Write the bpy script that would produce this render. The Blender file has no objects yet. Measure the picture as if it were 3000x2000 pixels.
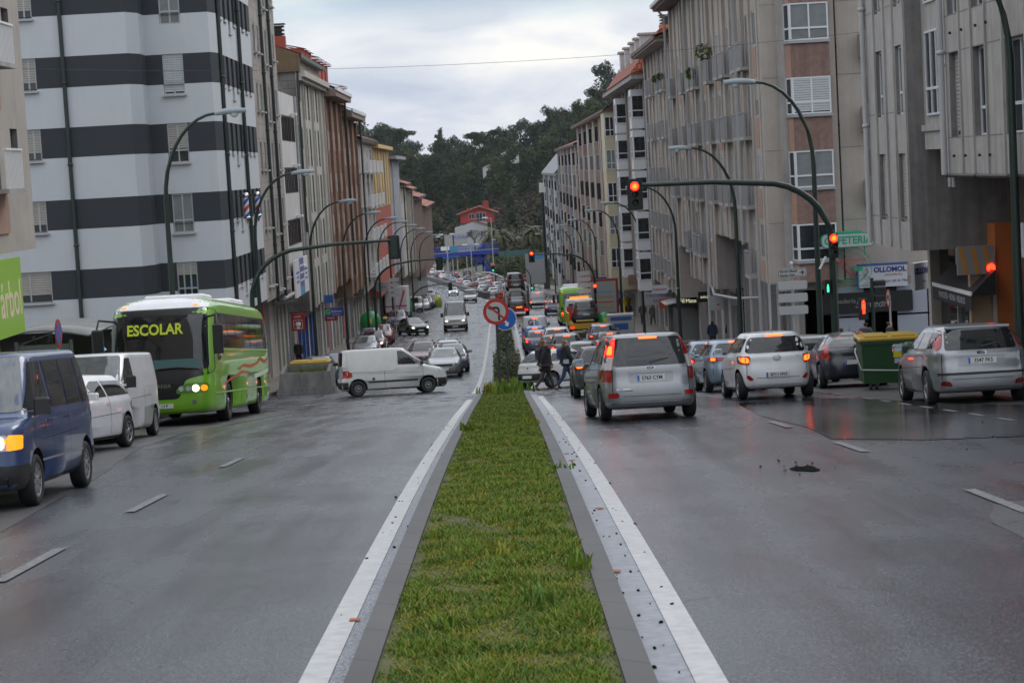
import bpy, bmesh, math, random
import numpy as np
from mathutils import Vector, Matrix
from mathutils.bvhtree import BVHTree
from math import radians as R, sin, cos, pi
SC = bpy.context.scene; COL = SC.collection
random.seed(7); NPR = np.random.RandomState(7)
# ---------------------------------------------------------------- camera
F_PX = 5800.0
def camera():
    d = Vector(((1450-1500)/F_PX, -(497-1000)/F_PX, -1)).normalized()
    r = R(3.2); u = Vector((-sin(r), cos(r), 0)); z = (u-u.dot(d)*d).normalized(); x = d.cross(z)
    cd = bpy.data.cameras.new('camera'); co = bpy.data.objects.new('camera', cd); COL.objects.link(co)
    co.matrix_world = Matrix((x, d, z)).to_4x4()
    cd.sensor_width = 36; cd.lens = 36*F_PX/3000; cd.clip_start = 0.5; cd.clip_end = 6000
    cd.dof.use_dof = True; cd.dof.focus_distance = 27; cd.dof.aperture_fstop = 7.1
    SC.camera = co
camera()
# ---------------------------------------------------------------- sky, sun, exposure
SUN_EL, SUN_AZ = R(38), R(40)      # veiled sun, ahead and to the right
def world():
    w = bpy.data.worlds.new('World'); SC.world = w; w.use_nodes = True
    nt = w.node_tree; N = nt.nodes; L = nt.links; N.clear()
    out = N.new('ShaderNodeOutputWorld'); bg = N.new('ShaderNodeBackground'); bg.inputs['Strength'].default_value = 0.1
    sky = N.new('ShaderNodeTexSky'); sky.sky_type = 'NISHITA'; sky.sun_disc = False
    sky.sun_elevation = SUN_EL; sky.sun_rotation = SUN_AZ; sky.air_density = 1.3; sky.dust_density = 2.5
    tc = N.new('ShaderNodeTexCoord'); mp = N.new('ShaderNodeMapping'); mp.inputs['Scale'].default_value = (8.0, 8.0, 30.0)
    mp.inputs['Location'].default_value = (1.3, 0.2, .55)
    n1 = N.new('ShaderNodeTexNoise'); n1.inputs['Scale'].default_value = 1.3; n1.inputs['Detail'].default_value = 7; n1.inputs['Roughness'].default_value = .5
    n1.inputs['Distortion'].default_value = .4
    L.new(tc.outputs['Generated'], mp.inputs['Vector']); L.new(mp.outputs['Vector'], n1.inputs['Vector'])
    cr = N.new('ShaderNodeValToRGB')      # cloud tone
    e = cr.color_ramp.elements
    e[0].position = .36; e[0].color = (6.5, 7.2, 8.3, 1); e[1].position = .64; e[1].color = (10.6, 10.5, 10.3, 1)
    m = e.new(.48); m.color = (8.2, 8.6, 9.4, 1)
    L.new(n1.outputs['Fac'], cr.inputs['Fac'])
    # height bands: grey near the ridge, white higher, blue grey at the top
    sx = N.new('ShaderNodeSeparateXYZ'); L.new(tc.outputs['Generated'], sx.inputs['Vector'])
    hb = N.new('ShaderNodeValToRGB'); h = hb.color_ramp.elements
    h[0].position = 0.0; h[0].color = (.80, .84, .92, 1); h[1].position = .75; h[1].color = (1.7, 1.7, 1.72, 1)
    for p, c in ((.018, (.82, .86, .93, 1)), (.040, (.86, .89, .95, 1)), (.056, (1.06, 1.05, 1.03, 1)), (.072, (1.06, 1.05, 1.03, 1)), (.084, (.68, .80, .88, 1)), (.11, (.75, .82, .90, 1)), (.22, (1.15, 1.17, 1.2, 1)), (.42, (1.4, 1.41, 1.43, 1))):
        a = h.new(p); a.color = c
    wob = N.new('ShaderNodeMath'); wob.operation = 'MULTIPLY_ADD'; wob.inputs[1].default_value = .03; 
    ns = N.new('ShaderNodeMath'); ns.operation = 'SUBTRACT'; ns.inputs[1].default_value = .5
    L.new(n1.outputs['Fac'], ns.inputs[0]); L.new(ns.outputs[0], wob.inputs[0]); L.new(sx.outputs['Z'], wob.inputs[2])
    L.new(wob.outputs[0], hb.inputs['Fac'])
    mu = N.new('ShaderNodeMixRGB'); mu.blend_type = 'MULTIPLY'; mu.inputs['Fac'].default_value = 1
    L.new(cr.outputs['Color'], mu.inputs['Color1']); L.new(hb.outputs['Color'], mu.inputs['Color2'])
    mx = N.new('ShaderNodeMixRGB'); mx.inputs['Fac'].default_value = .93
    L.new(sky.outputs['Color'], mx.inputs['Color1']); L.new(mu.outputs['Color'], mx.inputs['Color2'])
    L.new(mx.outputs['Color'], bg.inputs['Color']); L.new(bg.outputs['Background'], out.inputs['Surface'])
world()
def sun():
    l = bpy.data.lights.new('sun', 'SUN'); l.energy = 0.7; l.angle = R(25); l.color = (1, .96, .9)
    o = bpy.data.objects.new('sun', l); COL.objects.link(o)
    v = Vector((sin(SUN_AZ)*cos(SUN_EL), cos(SUN_AZ)*cos(SUN_EL), sin(SUN_EL)))
    o.rotation_euler = v.to_track_quat('Z', 'Y').to_euler(); o.location = (0, 0, 60)
sun()
SC.view_settings.view_transform = 'Standard'; SC.view_settings.look = 'None'
SC.view_settings.exposure = 0.0; SC.view_settings.gamma = 1
SC.render.engine = 'CYCLES'
try:
    SC.cycles.max_bounces = 6; SC.cycles.diffuse_bounces = 3; SC.cycles.glossy_bounces = 3; SC.cycles.transmission_bounces = 4
    SC.cycles.use_denoising = True; SC.cycles.caustics_reflective = False; SC.cycles.caustics_refractive = False
except Exception: pass
# ---------------------------------------------------------------- materials
MATS = {}
def mat(name, col=(.5, .5, .5), rough=.7, metal=0., emit=None, es=0., spec=.5, noise=None, bump=0., coat=0., alpha=1., bscale=40., streak=0., trans=0.):
    """principled surface; noise=(scale, amount) mottles the colour, streak adds vertical runs of grime"""
    if name in MATS: return MATS[name]
    m = bpy.data.materials.new(name); m.use_nodes = True; nt = m.node_tree; N = nt.nodes; L = nt.links
    b = N['Principled BSDF']; b.inputs['Base Color'].default_value = (*col, 1); b.inputs['Roughness'].default_value = rough
    b.inputs['Metallic'].default_value = metal; b.inputs['Specular IOR Level'].default_value = spec
    b.inputs['Coat Weight'].default_value = coat; b.inputs['Coat Roughness'].default_value = .04; b.inputs['Alpha'].default_value = alpha
    b.inputs['Transmission Weight'].default_value = trans
    if emit: b.inputs['Emission Color'].default_value = (*emit, 1); b.inputs['Emission Strength'].default_value = es
    last = None
    if noise or streak or bump: tc = N.new('ShaderNodeTexCoord')
    if noise:
        n = N.new('ShaderNodeTexNoise'); n.inputs['Scale'].default_value = noise[0]; n.inputs['Detail'].default_value = 6; n.inputs['Roughness'].default_value = .65
        L.new(tc.outputs['Object'], n.inputs['Vector'])
        mr = N.new('ShaderNodeMapRange'); mr.inputs['From Min'].default_value = .25; mr.inputs['From Max'].default_value = .75
        mr.inputs['To Min'].default_value = 1-noise[1]; mr.inputs['To Max'].default_value = 1+noise[1]; L.new(n.outputs['Fac'], mr.inputs['Value'])
        last = mr.outputs[0]
    if streak:
        mp = N.new('ShaderNodeMapping'); mp.inputs['Scale'].default_value = (2.6, 2.6, .16); L.new(tc.outputs['Object'], mp.inputs['Vector'])
        n2 = N.new('ShaderNodeTexNoise'); n2.inputs['Scale'].default_value = 1.6; n2.inputs['Detail'].default_value = 8; n2.inputs['Roughness'].default_value = .7
        L.new(mp.outputs[0], n2.inputs['Vector'])
        m2 = N.new('ShaderNodeMapRange'); m2.inputs['From Min'].default_value = .36; m2.inputs['From Max'].default_value = .58
        m2.inputs['To Min'].default_value = 1-streak; m2.inputs['To Max'].default_value = 1; L.new(n2.outputs['Fac'], m2.inputs['Value'])
        if last:
            q = N.new('ShaderNodeMath'); q.operation = 'MULTIPLY'; L.new(last, q.inputs[0]); L.new(m2.outputs[0], q.inputs[1]); last = q.outputs[0]
        else: last = m2.outputs[0]
    if last:
        vm = N.new('ShaderNodeVectorMath'); vm.operation = 'SCALE'; vm.inputs[0].default_value = col; L.new(last, vm.inputs['Scale']); L.new(vm.outputs[0], b.inputs['Base Color'])
    if bump:
        nb = N.new('ShaderNodeTexNoise'); nb.inputs['Scale'].default_value = bscale; nb.inputs['Detail'].default_value = 4; L.new(tc.outputs['Object'], nb.inputs['Vector'])
        bp = N.new('ShaderNodeBump'); bp.inputs['Strength'].default_value = bump; bp.inputs['Distance'].default_value = .02
        L.new(nb.outputs['Fac'], bp.inputs['Height']); L.new(bp.outputs['Normal'], b.inputs['Normal'])
    MATS[name] = m; return m
def tiled(name, c1, c2, cm, w, h, mortar=.01, rough=.8, axis='YZ', offset=.5, streak=.25):
    """brick or panel cladding from the Brick texture, w x h metres per piece"""
    if name in MATS: return MATS[name]
    m = bpy.data.materials.new(name); m.use_nodes = True; nt = m.node_tree; N = nt.nodes; L = nt.links; b = N['Principled BSDF']; b.inputs['Roughness'].default_value = rough
    tc = N.new('ShaderNodeTexCoord'); s = N.new('ShaderNodeSeparateXYZ'); c = N.new('ShaderNodeCombineXYZ'); L.new(tc.outputs['Object'], s.inputs[0])
    ad = N.new('ShaderNodeMath'); ad.operation = 'ADD'; L.new(s.outputs['X'], ad.inputs[0]); L.new(s.outputs['Y'], ad.inputs[1])
    L.new(ad.outputs[0], c.inputs['X']); L.new(s.outputs['Z'], c.inputs['Y'])
    br = N.new('ShaderNodeTexBrick'); br.inputs['Scale'].default_value = 1; br.inputs['Brick Width'].default_value = w; br.inputs['Row Height'].default_value = h
    br.inputs['Mortar Size'].default_value = mortar; br.offset = offset; br.inputs['Color1'].default_value = (*c1, 1); br.inputs['Color2'].default_value = (*c2, 1); br.inputs['Mortar'].default_value = (*cm, 1)
    L.new(c.outputs[0], br.inputs['Vector'])
    n2 = N.new('ShaderNodeTexNoise'); n2.inputs['Scale'].default_value = .9; n2.inputs['Detail'].default_value = 8; L.new(tc.outputs['Object'], n2.inputs['Vector'])
    m2 = N.new('ShaderNodeMapRange'); m2.inputs['From Min'].default_value = .3; m2.inputs['From Max'].default_value = .65; m2.inputs['To Min'].default_value = 1-streak; m2.inputs['To Max'].default_value = 1.05
    L.new(n2.outputs['Fac'], m2.inputs['Value'])
    vm = N.new('ShaderNodeVectorMath'); vm.operation = 'SCALE'; L.new(br.outputs['Color'], vm.inputs[0]); L.new(m2.outputs[0], vm.inputs['Scale']); L.new(vm.outputs[0], b.inputs['Base Color'])
    MATS[name] = m; return m
# ---------------------------------------------------------------- mesh helpers
class MB:
    def __init__(s): s.v = []; s.f = []; s.m = []; s.mats = []; s.sm = []
    def mi(s, m):
        if m not in s.mats: s.mats.append(m)
        return s.mats.index(m)
    def add(s, vs, fs, m, smooth=False):
        b = len(s.v); i = s.mi(m); s.v.extend([tuple(v) for v in vs]); s.f.extend([tuple(b+k for k in f) for f in fs]); s.m.extend([i]*len(fs)); s.sm.extend([smooth]*len(fs)); return s
    def quad(s, a, b, c, d, m): return s.add([a, b, c, d], [(0, 1, 2, 3)], m)
    def box(s, x0, x1, y0, y1, z0, z1, m, T=None):
        vs = [(x0, y0, z0), (x1, y0, z0), (x1, y1, z0), (x0, y1, z0), (x0, y0, z1), (x1, y0, z1), (x1, y1, z1), (x0, y1, z1)]
        if T is not None: vs = [T @ Vector(v) for v in vs]
        return s.add(vs, [(0, 3, 2, 1), (4, 5, 6, 7), (0, 1, 5, 4), (1, 2, 6, 5), (2, 3, 7, 6), (3, 0, 4, 7)], m)
    def bbox(s, x0, x1, y0, y1, z0, z1, m, c=.02):
        """box with chamfered vertical edges and top"""
        pl = [(x0+c, y0), (x1-c, y0), (x1, y0+c), (x1, y1-c), (x1-c, y1), (x0+c, y1), (x0, y1-c), (x0, y0+c)]
        pt = [(x0+2*c if x < (x0+x1)/2 else x1-2*c, y0+c if y < (y0+y1)/2 else y1-c) for x, y in pl]
        pt = [(min(max(x, x0+c), x1-c), min(max(y, y0+c), y1-c)) for x, y in pl]
        vs = [(x, y, z0) for x, y in pl]+[(x, y, z1-c) for x, y in pl]+[(x, y, z1) for x, y in pt]
        fs = [tuple(range(7, -1, -1)), tuple(range(16, 24))]
        for k in range(8):
            j = (k+1) % 8; fs += [(k, j, 8+j, 8+k), (8+k, 8+j, 16+j, 16+k)]
        return s.add(vs, fs, m)
    def tube(s, pts, r, m, n=8, r2=None, cap=True):
        pts = [Vector(p) for p in pts]; vs = []; K = len(pts)
        up = Vector((0, 0, 1)); prev = None
        for i, p in enumerate(pts):
            t = (pts[min(i+1, K-1)]-pts[max(i-1, 0)]).normalized()
            a = t.cross(up) if abs(t.dot(up)) < .95 else t.cross(Vector((0, 1, 0)))
            a.normalize()
            if prev and a.dot(prev) < 0: a = -a
            prev = a; b = t.cross(a); rr = r if r2 is None else r+(r2-r)*i/(K-1)
            if isinstance(r, (list, tuple)): rr = r[i]
            vs += [p+a*cos(2*pi*k/n)*rr+b*sin(2*pi*k/n)*rr for k in range(n)]
        fs = [(i*n+k, i*n+(k+1) % n, (i+1)*n+(k+1) % n, (i+1)*n+k) for i in range(K-1) for k in range(n)]
        s.add(vs, fs, m, True)
        if cap: s.add([vs[k] for k in range(n)], [tuple(range(n))], m); s.add([vs[(K-1)*n+k] for k in range(n)], [tuple(range(n))], m)
        return s
    def prism(s, poly, a0, a1, m, axis='z', m2=None):
        """extrude a 2D polygon along axis; poly in the other two coordinates in x,y,z order"""
        def P(u, v, a): return {'z': (u, v, a), 'y': (u, a, v), 'x': (a, u, v)}[axis]
        n = len(poly); vs = [P(u, v, a0) for u, v in poly]+[P(u, v, a1) for u, v in poly]
        s.add(vs, [tuple(range(n-1, -1, -1)), tuple(range(n, 2*n))], m2 or m)
        return s.add(vs, [(k, (k+1) % n, n+(k+1) % n, n+k) for k in range(n)], m)
    def lathe(s, prof, m, n=24, c=(0, 0, 0), axis='z', smooth=True):
        vs = []
        for r, h in prof:
            for k in range(n):
                a = 2*pi*k/n; u, v = r*cos(a), r*sin(a)
                p = {'z': (u, v, h), 'x': (h, u, v), 'y': (u, h, v)}[axis]; vs.append((p[0]+c[0], p[1]+c[1], p[2]+c[2]))
        fs = [(i*n+k, i*n+(k+1) % n, (i+1)*n+(k+1) % n, (i+1)*n+k) for i in range(len(prof)-1) for k in range(n)]
        return s.add(vs, fs, m, smooth)
    def mesh(s, name):
        me = bpy.data.meshes.new(name); me.from_pydata(s.v, [], s.f)
        for m in s.mats: me.materials.append(m)
        me.polygons.foreach_set('material_index', s.m); me.polygons.foreach_set('use_smooth', s.sm)
        bm = bmesh.new(); bm.from_mesh(me); bmesh.ops.recalc_face_normals(bm, faces=bm.faces); bm.to_mesh(me); bm.free(); me.update(); return me
    def build(s, name, parent=None, loc=None, rz=None, **k): return obj(name, s.mesh(name), parent, loc, rz, **k)
def obj(name, me, parent=None, loc=None, rz=None, label=None, cat=None, group=None, kind=None):
    o = bpy.data.objects.new(name, me); COL.objects.link(o)
    if parent: o.parent = parent
    if loc is not None: o.location = loc
    if rz is not None: o.rotation_euler = (0, 0, rz)
    return tag(o, label, cat, group, kind)
def tag(o, label=None, cat=None, group=None, kind=None):
    for k, v in (('label', label), ('category', cat), ('group', group), ('kind', kind)):
        if v: o[k] = v
    return o
def thing(name, label, cat, loc=(0, 0, 0), rz=0, group=None):
    return obj(name, None, None, loc, rz, label, cat, group)
def copy_tree(o, parent=None, loc=None, rz=None, label=None, group=None):
    c = o.copy(); COL.objects.link(c)
    if parent: c.parent = parent
    if loc is not None: c.location = loc
    if rz is not None: c.rotation_euler = (c.rotation_euler[0], c.rotation_euler[1], rz)
    if label: c['label'] = label
    if group: c['group'] = group
    for ch in CH.get(o.name, []) or [x for x in o.children]: copy_tree(ch, c)
    return c
CH = {}
def text_mesh(body, size, m, ext=.004, align='CENTER', bold=0., name='lettering', sx=1., shear=0.):
    cu = bpy.data.curves.new('t', 'FONT'); cu.body = body; cu.size = size; cu.extrude = ext; cu.align_x = align; cu.align_y = 'CENTER'; cu.offset = bold; cu.shear = shear; cu.resolution_u = 3
    o = bpy.data.objects.new('t', cu); COL.objects.link(o); dg = bpy.context.evaluated_depsgraph_get(); me = bpy.data.meshes.new_from_object(o.evaluated_get(dg))
    bpy.data.objects.remove(o); me.name = name; me.materials.clear(); me.materials.append(m)
    for p in me.polygons: p.material_index = 0
    if sx != 1: me.transform(Matrix.Diagonal((sx, 1, 1, 1)))
    return me
def text(body, size, m, T, parent=None, name='lettering', **k):
    """T: 4x4 whose local X runs along the line of writing and local Z is the outward normal"""
    me = text_mesh(body, size, m, name=name, **k); me.transform(T); return obj(name, me, parent)
def face_T(loc, yaw=0., pitch=0., roll=0.):
    """writing plane facing -Y (towards the camera), turned by yaw about Z"""
    return Matrix.Translation(loc) @ Matrix.Rotation(yaw, 4, 'Z') @ Matrix.Rotation(pi/2+pitch, 4, 'X') @ Matrix.Rotation(roll, 4, 'Z')
# ---------------------------------------------------------------- lie of the land
_P = [(-60, -.5), (0, -2.25), (10, -2.75), (20, -3.42), (40, -5.1), (60, -6.95), (80, -8.72), (100, -10.15), (130, -11.75), (160, -13.0), (250, -17.1), (350, -21.6), (450, -25), (550, -27.5), (700, -29), (900, -29), (1500, -29), (4000, -29)]
_ys = np.array([p[0] for p in _P], float); _zs = np.array([p[1] for p in _P], float); _ms = np.gradient(_zs, _ys)
def gz(y):
    i = int(np.clip(np.searchsorted(_ys, y)-1, 0, len(_ys)-2)); h = _ys[i+1]-_ys[i]; t = (y-_ys[i])/h
    return float((2*t**3-3*t*t+1)*_zs[i]+(t**3-2*t*t+t)*h*_ms[i]+(-2*t**3+3*t*t)*_zs[i+1]+(t**3-t*t)*h*_ms[i+1])
def gs(y): return (gz(y+.5)-gz(y-.5))
def cx(y):  # sideways bend of the avenue
    return 0. if y < 250 else -19*((y-250)/248)**1.5
def sst(a, b, x):
    t = min(max((x-a)/(b-a), 0), 1); return t*t*(3-2*t)
def terrain(x, y):
    """natural ground away from the street: banks beside the far road and the wooded hill"""
    z = gz(y)-.12; dx = x-cx(min(y, 620))
    if y > 330:
        k = sst(330, 420, y)
        if dx > 13.5: z += k*min((dx-13.5)*.16, 3.0) + k*sst(20, 90, dx)*6
    if y > 560:
        z += sst(560, 820, y)*15 + sst(-10, 90, x)*sst(560, 800, y)*30 + sst(800, 1300, y)*10 + sst(600, 800, y)*(1-sst(-60, 0, x))*12
    return z
# ================================================================ palette
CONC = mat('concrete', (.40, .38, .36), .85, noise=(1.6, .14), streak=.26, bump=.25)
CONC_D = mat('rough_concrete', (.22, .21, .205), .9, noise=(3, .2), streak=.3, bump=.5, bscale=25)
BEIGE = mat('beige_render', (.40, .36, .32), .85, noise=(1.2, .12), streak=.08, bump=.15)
BEIGE_D = mat('beige_render_shaded_kind', (.30, .27, .245), .85, noise=(1.5, .12), streak=.12, bump=.2)  # darker beige for reveals, end walls and some facades
SALM = mat('salmon_render', (.40, .25, .19), .85, noise=(2, .12), streak=.12, bump=.2)
BROWNP = mat('brown_roughcast', (.235, .15, .125), .9, noise=(5, .25), streak=.2, bump=.5, bscale=30)
WHITE_R = mat('white_render', (.52, .545, .565), .8, noise=(.7, .04), streak=.03)
DARK_R = mat('charcoal_render', (.032, .037, .044), .8, noise=(1, .08))
WHITEP = mat('white_panel', (.62, .61, .59), .6, noise=(2, .08), streak=.22)
PLAST = mat('cream_render', (.47, .44, .39), .85, noise=(1.2, .1), streak=.2)
YEL = mat('yellow_render', (.58, .42, .19), .85, noise=(1, .08), streak=.08)
REDR = mat('red_render', (.34, .075, .05), .8, noise=(1, .08))
GREYB = mat('grey_blue_render', (.30, .31, .35), .85, noise=(1, .1), streak=.12)
PINKB = mat('pink_beige_render', (.36, .28, .25), .85, noise=(1.4, .14), streak=.2)
TILE_B = tiled('beige_cladding', (.35, .32, .285), (.33, .30, .27), (.22, .20, .18), 1.15, .7, .018, offset=.5)
GRAN = tiled('grey_granite', (.24, .23, .21), (.20, .19, .18), (.13, .12, .11), .95, .48, .02, streak=.55)
BRICK = tiled('orange_brick', (.27, .125, .065), (.21, .095, .05), (.26, .22, .19), .26, .085, .012, streak=.35)
GTILE = tiled('grey_green_slab', (.27, .275, .265), (.24, .245, .24), (.17, .17, .17), 1.4, .9, .02)
ROOFT = tiled('clay_roof_tile', (.42, .12, .06), (.30, .09, .05), (.10, .035, .025), .28, .38, .035, streak=.5)
SLATE = tiled('slate_roof', (.12, .11, .12), (.09, .085, .095), (.04, .04, .045), .4, .3, .02, rough=.4)
CORR = mat('rusty_corrugated_sheet', (.16, .105, .055), .7, noise=(2, .2), streak=.3)
GLASS = mat('window_glass', (.018, .023, .028), .06, spec=.8, noise=(.35, .5))
GLASS_C = mat('curtained_glass', (.20, .22, .22), .12, spec=.6, noise=(.9, .35))
FRW = mat('white_frame', (.66, .68, .70), .4)
FRA = mat('aluminium_frame', (.42, .43, .44), .35, metal=.4)
FRD = mat('brown_frame', (.045, .028, .024), .5)
FRG = mat('green_frame', (.03, .09, .07), .5)
BLIND = mat('slatted_blind', (.36, .345, .31), .6, noise=(.8, .08))
BLINDW = mat('pale_blind', (.46, .49, .51), .6)
PIPE_D = mat('dark_green_pipe', (.018, .032, .028), .45)
PIPE_L = mat('pale_pipe', (.45, .45, .45), .5, streak=.2)
RAIL = mat('grey_railing', (.30, .305, .31), .5)
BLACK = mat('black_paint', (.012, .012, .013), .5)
SHUT = tiled('roller_shutter_steel', (.30, .30, .30), (.27, .27, .27), (.10, .10, .10), 40, .09, .012, rough=.5)
SHUTB = tiled('beige_roller_shutter', (.42, .38, .32), (.40, .36, .31), (.2, .18, .15), 40, .09, .012, rough=.5)
RED = mat('red_paint', (.52, .045, .03), .45)
BLUE = mat('blue_paint', (.035, .10, .33), .45)
BLUE_L = mat('light_blue_paint', (.09, .34, .62), .45)
WHITE = mat('white_paint', (.75, .75, .74), .45)
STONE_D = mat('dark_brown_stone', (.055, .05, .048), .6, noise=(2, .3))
POLE = mat('green_painted_steel', (.014, .030, .022), .42, spec=.5)
GALV = mat('galvanised_steel', (.42, .43, .44), .4, metal=.5)
LAMPH = mat('lamp_housing', (.30, .36, .38), .35)
LAMPG = mat('lamp_bowl', (.62, .66, .66), .15)
# ================================================================ ground, carriageways, pavements
def asphalt(name, base, rough, patch, wet=.5, grain=210., bm=.45):
    m = bpy.data.materials.new(name); m.use_nodes = True; nt = m.node_tree; N = nt.nodes; L = nt.links; b = N['Principled BSDF']
    tc = N.new('ShaderNodeTexCoord'); g = N.new('ShaderNodeTexNoise'); g.inputs['Scale'].default_value = grain/5; g.inputs['Detail'].default_value = 2.5; g.inputs['Roughness'].default_value = .9
    L.new(tc.outputs['Object'], g.inputs['Vector'])
    n = N.new('ShaderNodeTexNoise'); n.inputs['Scale'].default_value = .32; n.inputs['Detail'].default_value = 5; n.inputs['Roughness'].default_value = .6; L.new(tc.outputs['Object'], n.inputs['Vector'])
    mp = N.new('ShaderNodeMapping'); mp.inputs['Scale'].default_value = (1.3, .07, 1); L.new(tc.outputs['Object'], mp.inputs['Vector'])
    n3 = N.new('ShaderNodeTexNoise'); n3.inputs['Scale'].default_value = 1.5; n3.inputs['Detail'].default_value = 3; L.new(mp.outputs[0], n3.inputs['Vector'])   # wheel tracks
    w = N.new('ShaderNodeMath'); w.operation = 'ADD'; L.new(n.outputs['Fac'], w.inputs[0]); L.new(n3.outputs['Fac'], w.inputs[1])
    r = N.new('ShaderNodeMapRange'); r.inputs['From Min'].default_value = .8; r.inputs['From Max'].default_value = 1.2; r.inputs['To Min'].default_value = rough-patch; r.inputs['To Max'].default_value = rough+patch
    L.new(w.outputs[0], r.inputs['Value']); L.new(r.outputs[0], b.inputs['Roughness'])
    cr = N.new('ShaderNodeValToRGB'); e = cr.color_ramp.elements; e[0].position = .36; e[0].color = (*[c*.22 for c in base], 1); e[1].position = .68; e[1].color = (*[c*2.8 for c in base], 1)
    q = e.new(.5); q.color = (*base, 1); L.new(g.outputs['Fac'], cr.inputs['Fac'])
    r2 = N.new('ShaderNodeMapRange'); r2.inputs['From Min'].default_value = .8; r2.inputs['From Max'].default_value = 1.2; r2.inputs['To Min'].default_value = .80; r2.inputs['To Max'].default_value = 1.2; L.new(w.outputs[0], r2.inputs['Value'])
    mc = N.new('ShaderNodeMapping'); mc.inputs['Scale'].default_value = (1, .45, 1); dn = N.new('ShaderNodeTexNoise'); dn.inputs['Scale'].default_value = 1.1; dn.inputs['Detail'].default_value = 5; L.new(tc.outputs['Object'], dn.inputs['Vector'])
    dm = N.new('ShaderNodeMixRGB'); dm.blend_type = 'ADD'; dm.inputs['Fac'].default_value = .8; L.new(tc.outputs['Object'], mc.inputs[0]); L.new(mc.outputs[0], dm.inputs['Color1']); L.new(dn.outputs['Color'], dm.inputs['Color2'])
    vo = N.new('ShaderNodeTexVoronoi'); vo.feature = 'DISTANCE_TO_EDGE'; vo.inputs['Scale'].default_value = .33; L.new(dm.outputs[0], vo.inputs['Vector'])       # hairline cracks, present only here and there
    c1 = N.new('ShaderNodeMapRange'); c1.inputs['From Min'].default_value = .001; c1.inputs['From Max'].default_value = .0045; c1.inputs['To Min'].default_value = .35; L.new(vo.outputs['Distance'], c1.inputs['Value'])
    c2 = N.new('ShaderNodeMapRange'); c2.inputs['From Min'].default_value = .50; c2.inputs['From Max'].default_value = .56; L.new(n.outputs['Fac'], c2.inputs['Value'])
    c3 = N.new('ShaderNodeMath'); c3.operation = 'MAXIMUM'; L.new(c1.outputs[0], c3.inputs[0]); L.new(c2.outputs[0], c3.inputs[1]); c4 = N.new('ShaderNodeMath'); c4.operation = 'MULTIPLY'; L.new(c3.outputs[0], c4.inputs[0]); L.new(r2.outputs[0], c4.inputs[1])
    vm = N.new('ShaderNodeVectorMath'); vm.operation = 'SCALE'; L.new(cr.outputs['Color'], vm.inputs[0]); L.new(c4.outputs[0], vm.inputs['Scale']); L.new(vm.outputs[0], b.inputs['Base Color'])
    bp = N.new('ShaderNodeBump'); bp.inputs['Strength'].default_value = bm; bp.inputs['Distance'].default_value = .012; L.new(g.outputs['Fac'], bp.inputs['Height']); L.new(bp.outputs['Normal'], b.inputs['Normal'])
    b.inputs['Specular IOR Level'].default_value = wet
    return m
ROAD = asphalt('wet_asphalt', (.036, .039, .046), .24, .09, .58)
ROAD_R = asphalt('coarse_asphalt', (.045, .045, .046), .46, .12, .4, 300.)
ROAD_W = asphalt('soaked_asphalt', (.036, .037, .040), .11, .04, .85, 160., .12)
PAVE = tiled('paving_slabs', (.24, .21, .19), (.21, .19, .17), (.12, .11, .10), .4, .4, .012, rough=.45)
KERB = tiled('kerb_concrete', (.060, .059, .058), (.048, .047, .046), (.012, .012, .012), 1.0, 60, .014, rough=.55, offset=0, streak=.3)
GUT = mat('gutter_paint_worn', (.22, .235, .26), .45, noise=(9, .35), bump=.3)
PAINT = mat('road_paint', (.40, .40, .395), .45, noise=(9, .22), streak=0, bump=.15, bscale=60)
PAINT_W = mat('road_paint_worn', (.15, .15, .155), .5, noise=(14, .6), bump=.2)
GRASSG = mat('turf_soil', (.075, .078, .028), .95, noise=(4, .4), bump=.5)
def strip(xa, xb, y0, y1, dz, m, name, step=2., kind='structure', curve=True, nx=1, hide_side=False, **k):
    """sheet lying on the slope between offsets xa and xb (numbers or functions of y)"""
    fa = xa if callable(xa) else (lambda y: xa); fb = xb if callable(xb) else (lambda y: xb)
    n = max(1, int(math.ceil((y1-y0)/step))); V = []; Fc = []
    for i in range(n+1):
        y = y0+(y1-y0)*i/n; c = cx(y) if curve else 0
        for j in range(nx+1):
            t = j/nx; V.append((fa(y)*(1-t)+fb(y)*t+c, y, gz(y)+dz))
    for i in range(n):
        for j in range(nx):
            a = i*(nx+1)+j; Fc.append((a, a+1, a+nx+2, a+nx+1))
    mb = MB(); mb.add(V, Fc, m); return mb.build(name, kind=kind, **k) if name else mb
def slab(xa, xb, y0, y1, h, m, name, base=-.1, step=2., **k):
    """raised strip with vertical sides that follows the slope"""
    fa = xa if callable(xa) else (lambda y: xa); fb = xb if callable(xb) else (lambda y: xb)
    n = max(1, int(math.ceil((y1-y0)/step))); mb = MB(); V = []
    for i in range(n+1):
        y = y0+(y1-y0)*i/n; z = gz(y); c = cx(y); a, b = fa(y)+c, fb(y)+c
        V += [(a, y, z+base), (a, y, z+h), (b, y, z+h), (b, y, z+base)]
    Fc = [(0, 1, 2, 3), tuple(4*n+k for k in (3, 2, 1, 0))]
    for i in range(n):
        for j in range(3): p = 4*i+j; Fc.append((p, p+1, p+5, p+4))
    mb.add(V, Fc, m)
    if name is None: return mb
    k.setdefault('kind', 'structure'); return mb.build(name, **k)
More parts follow.
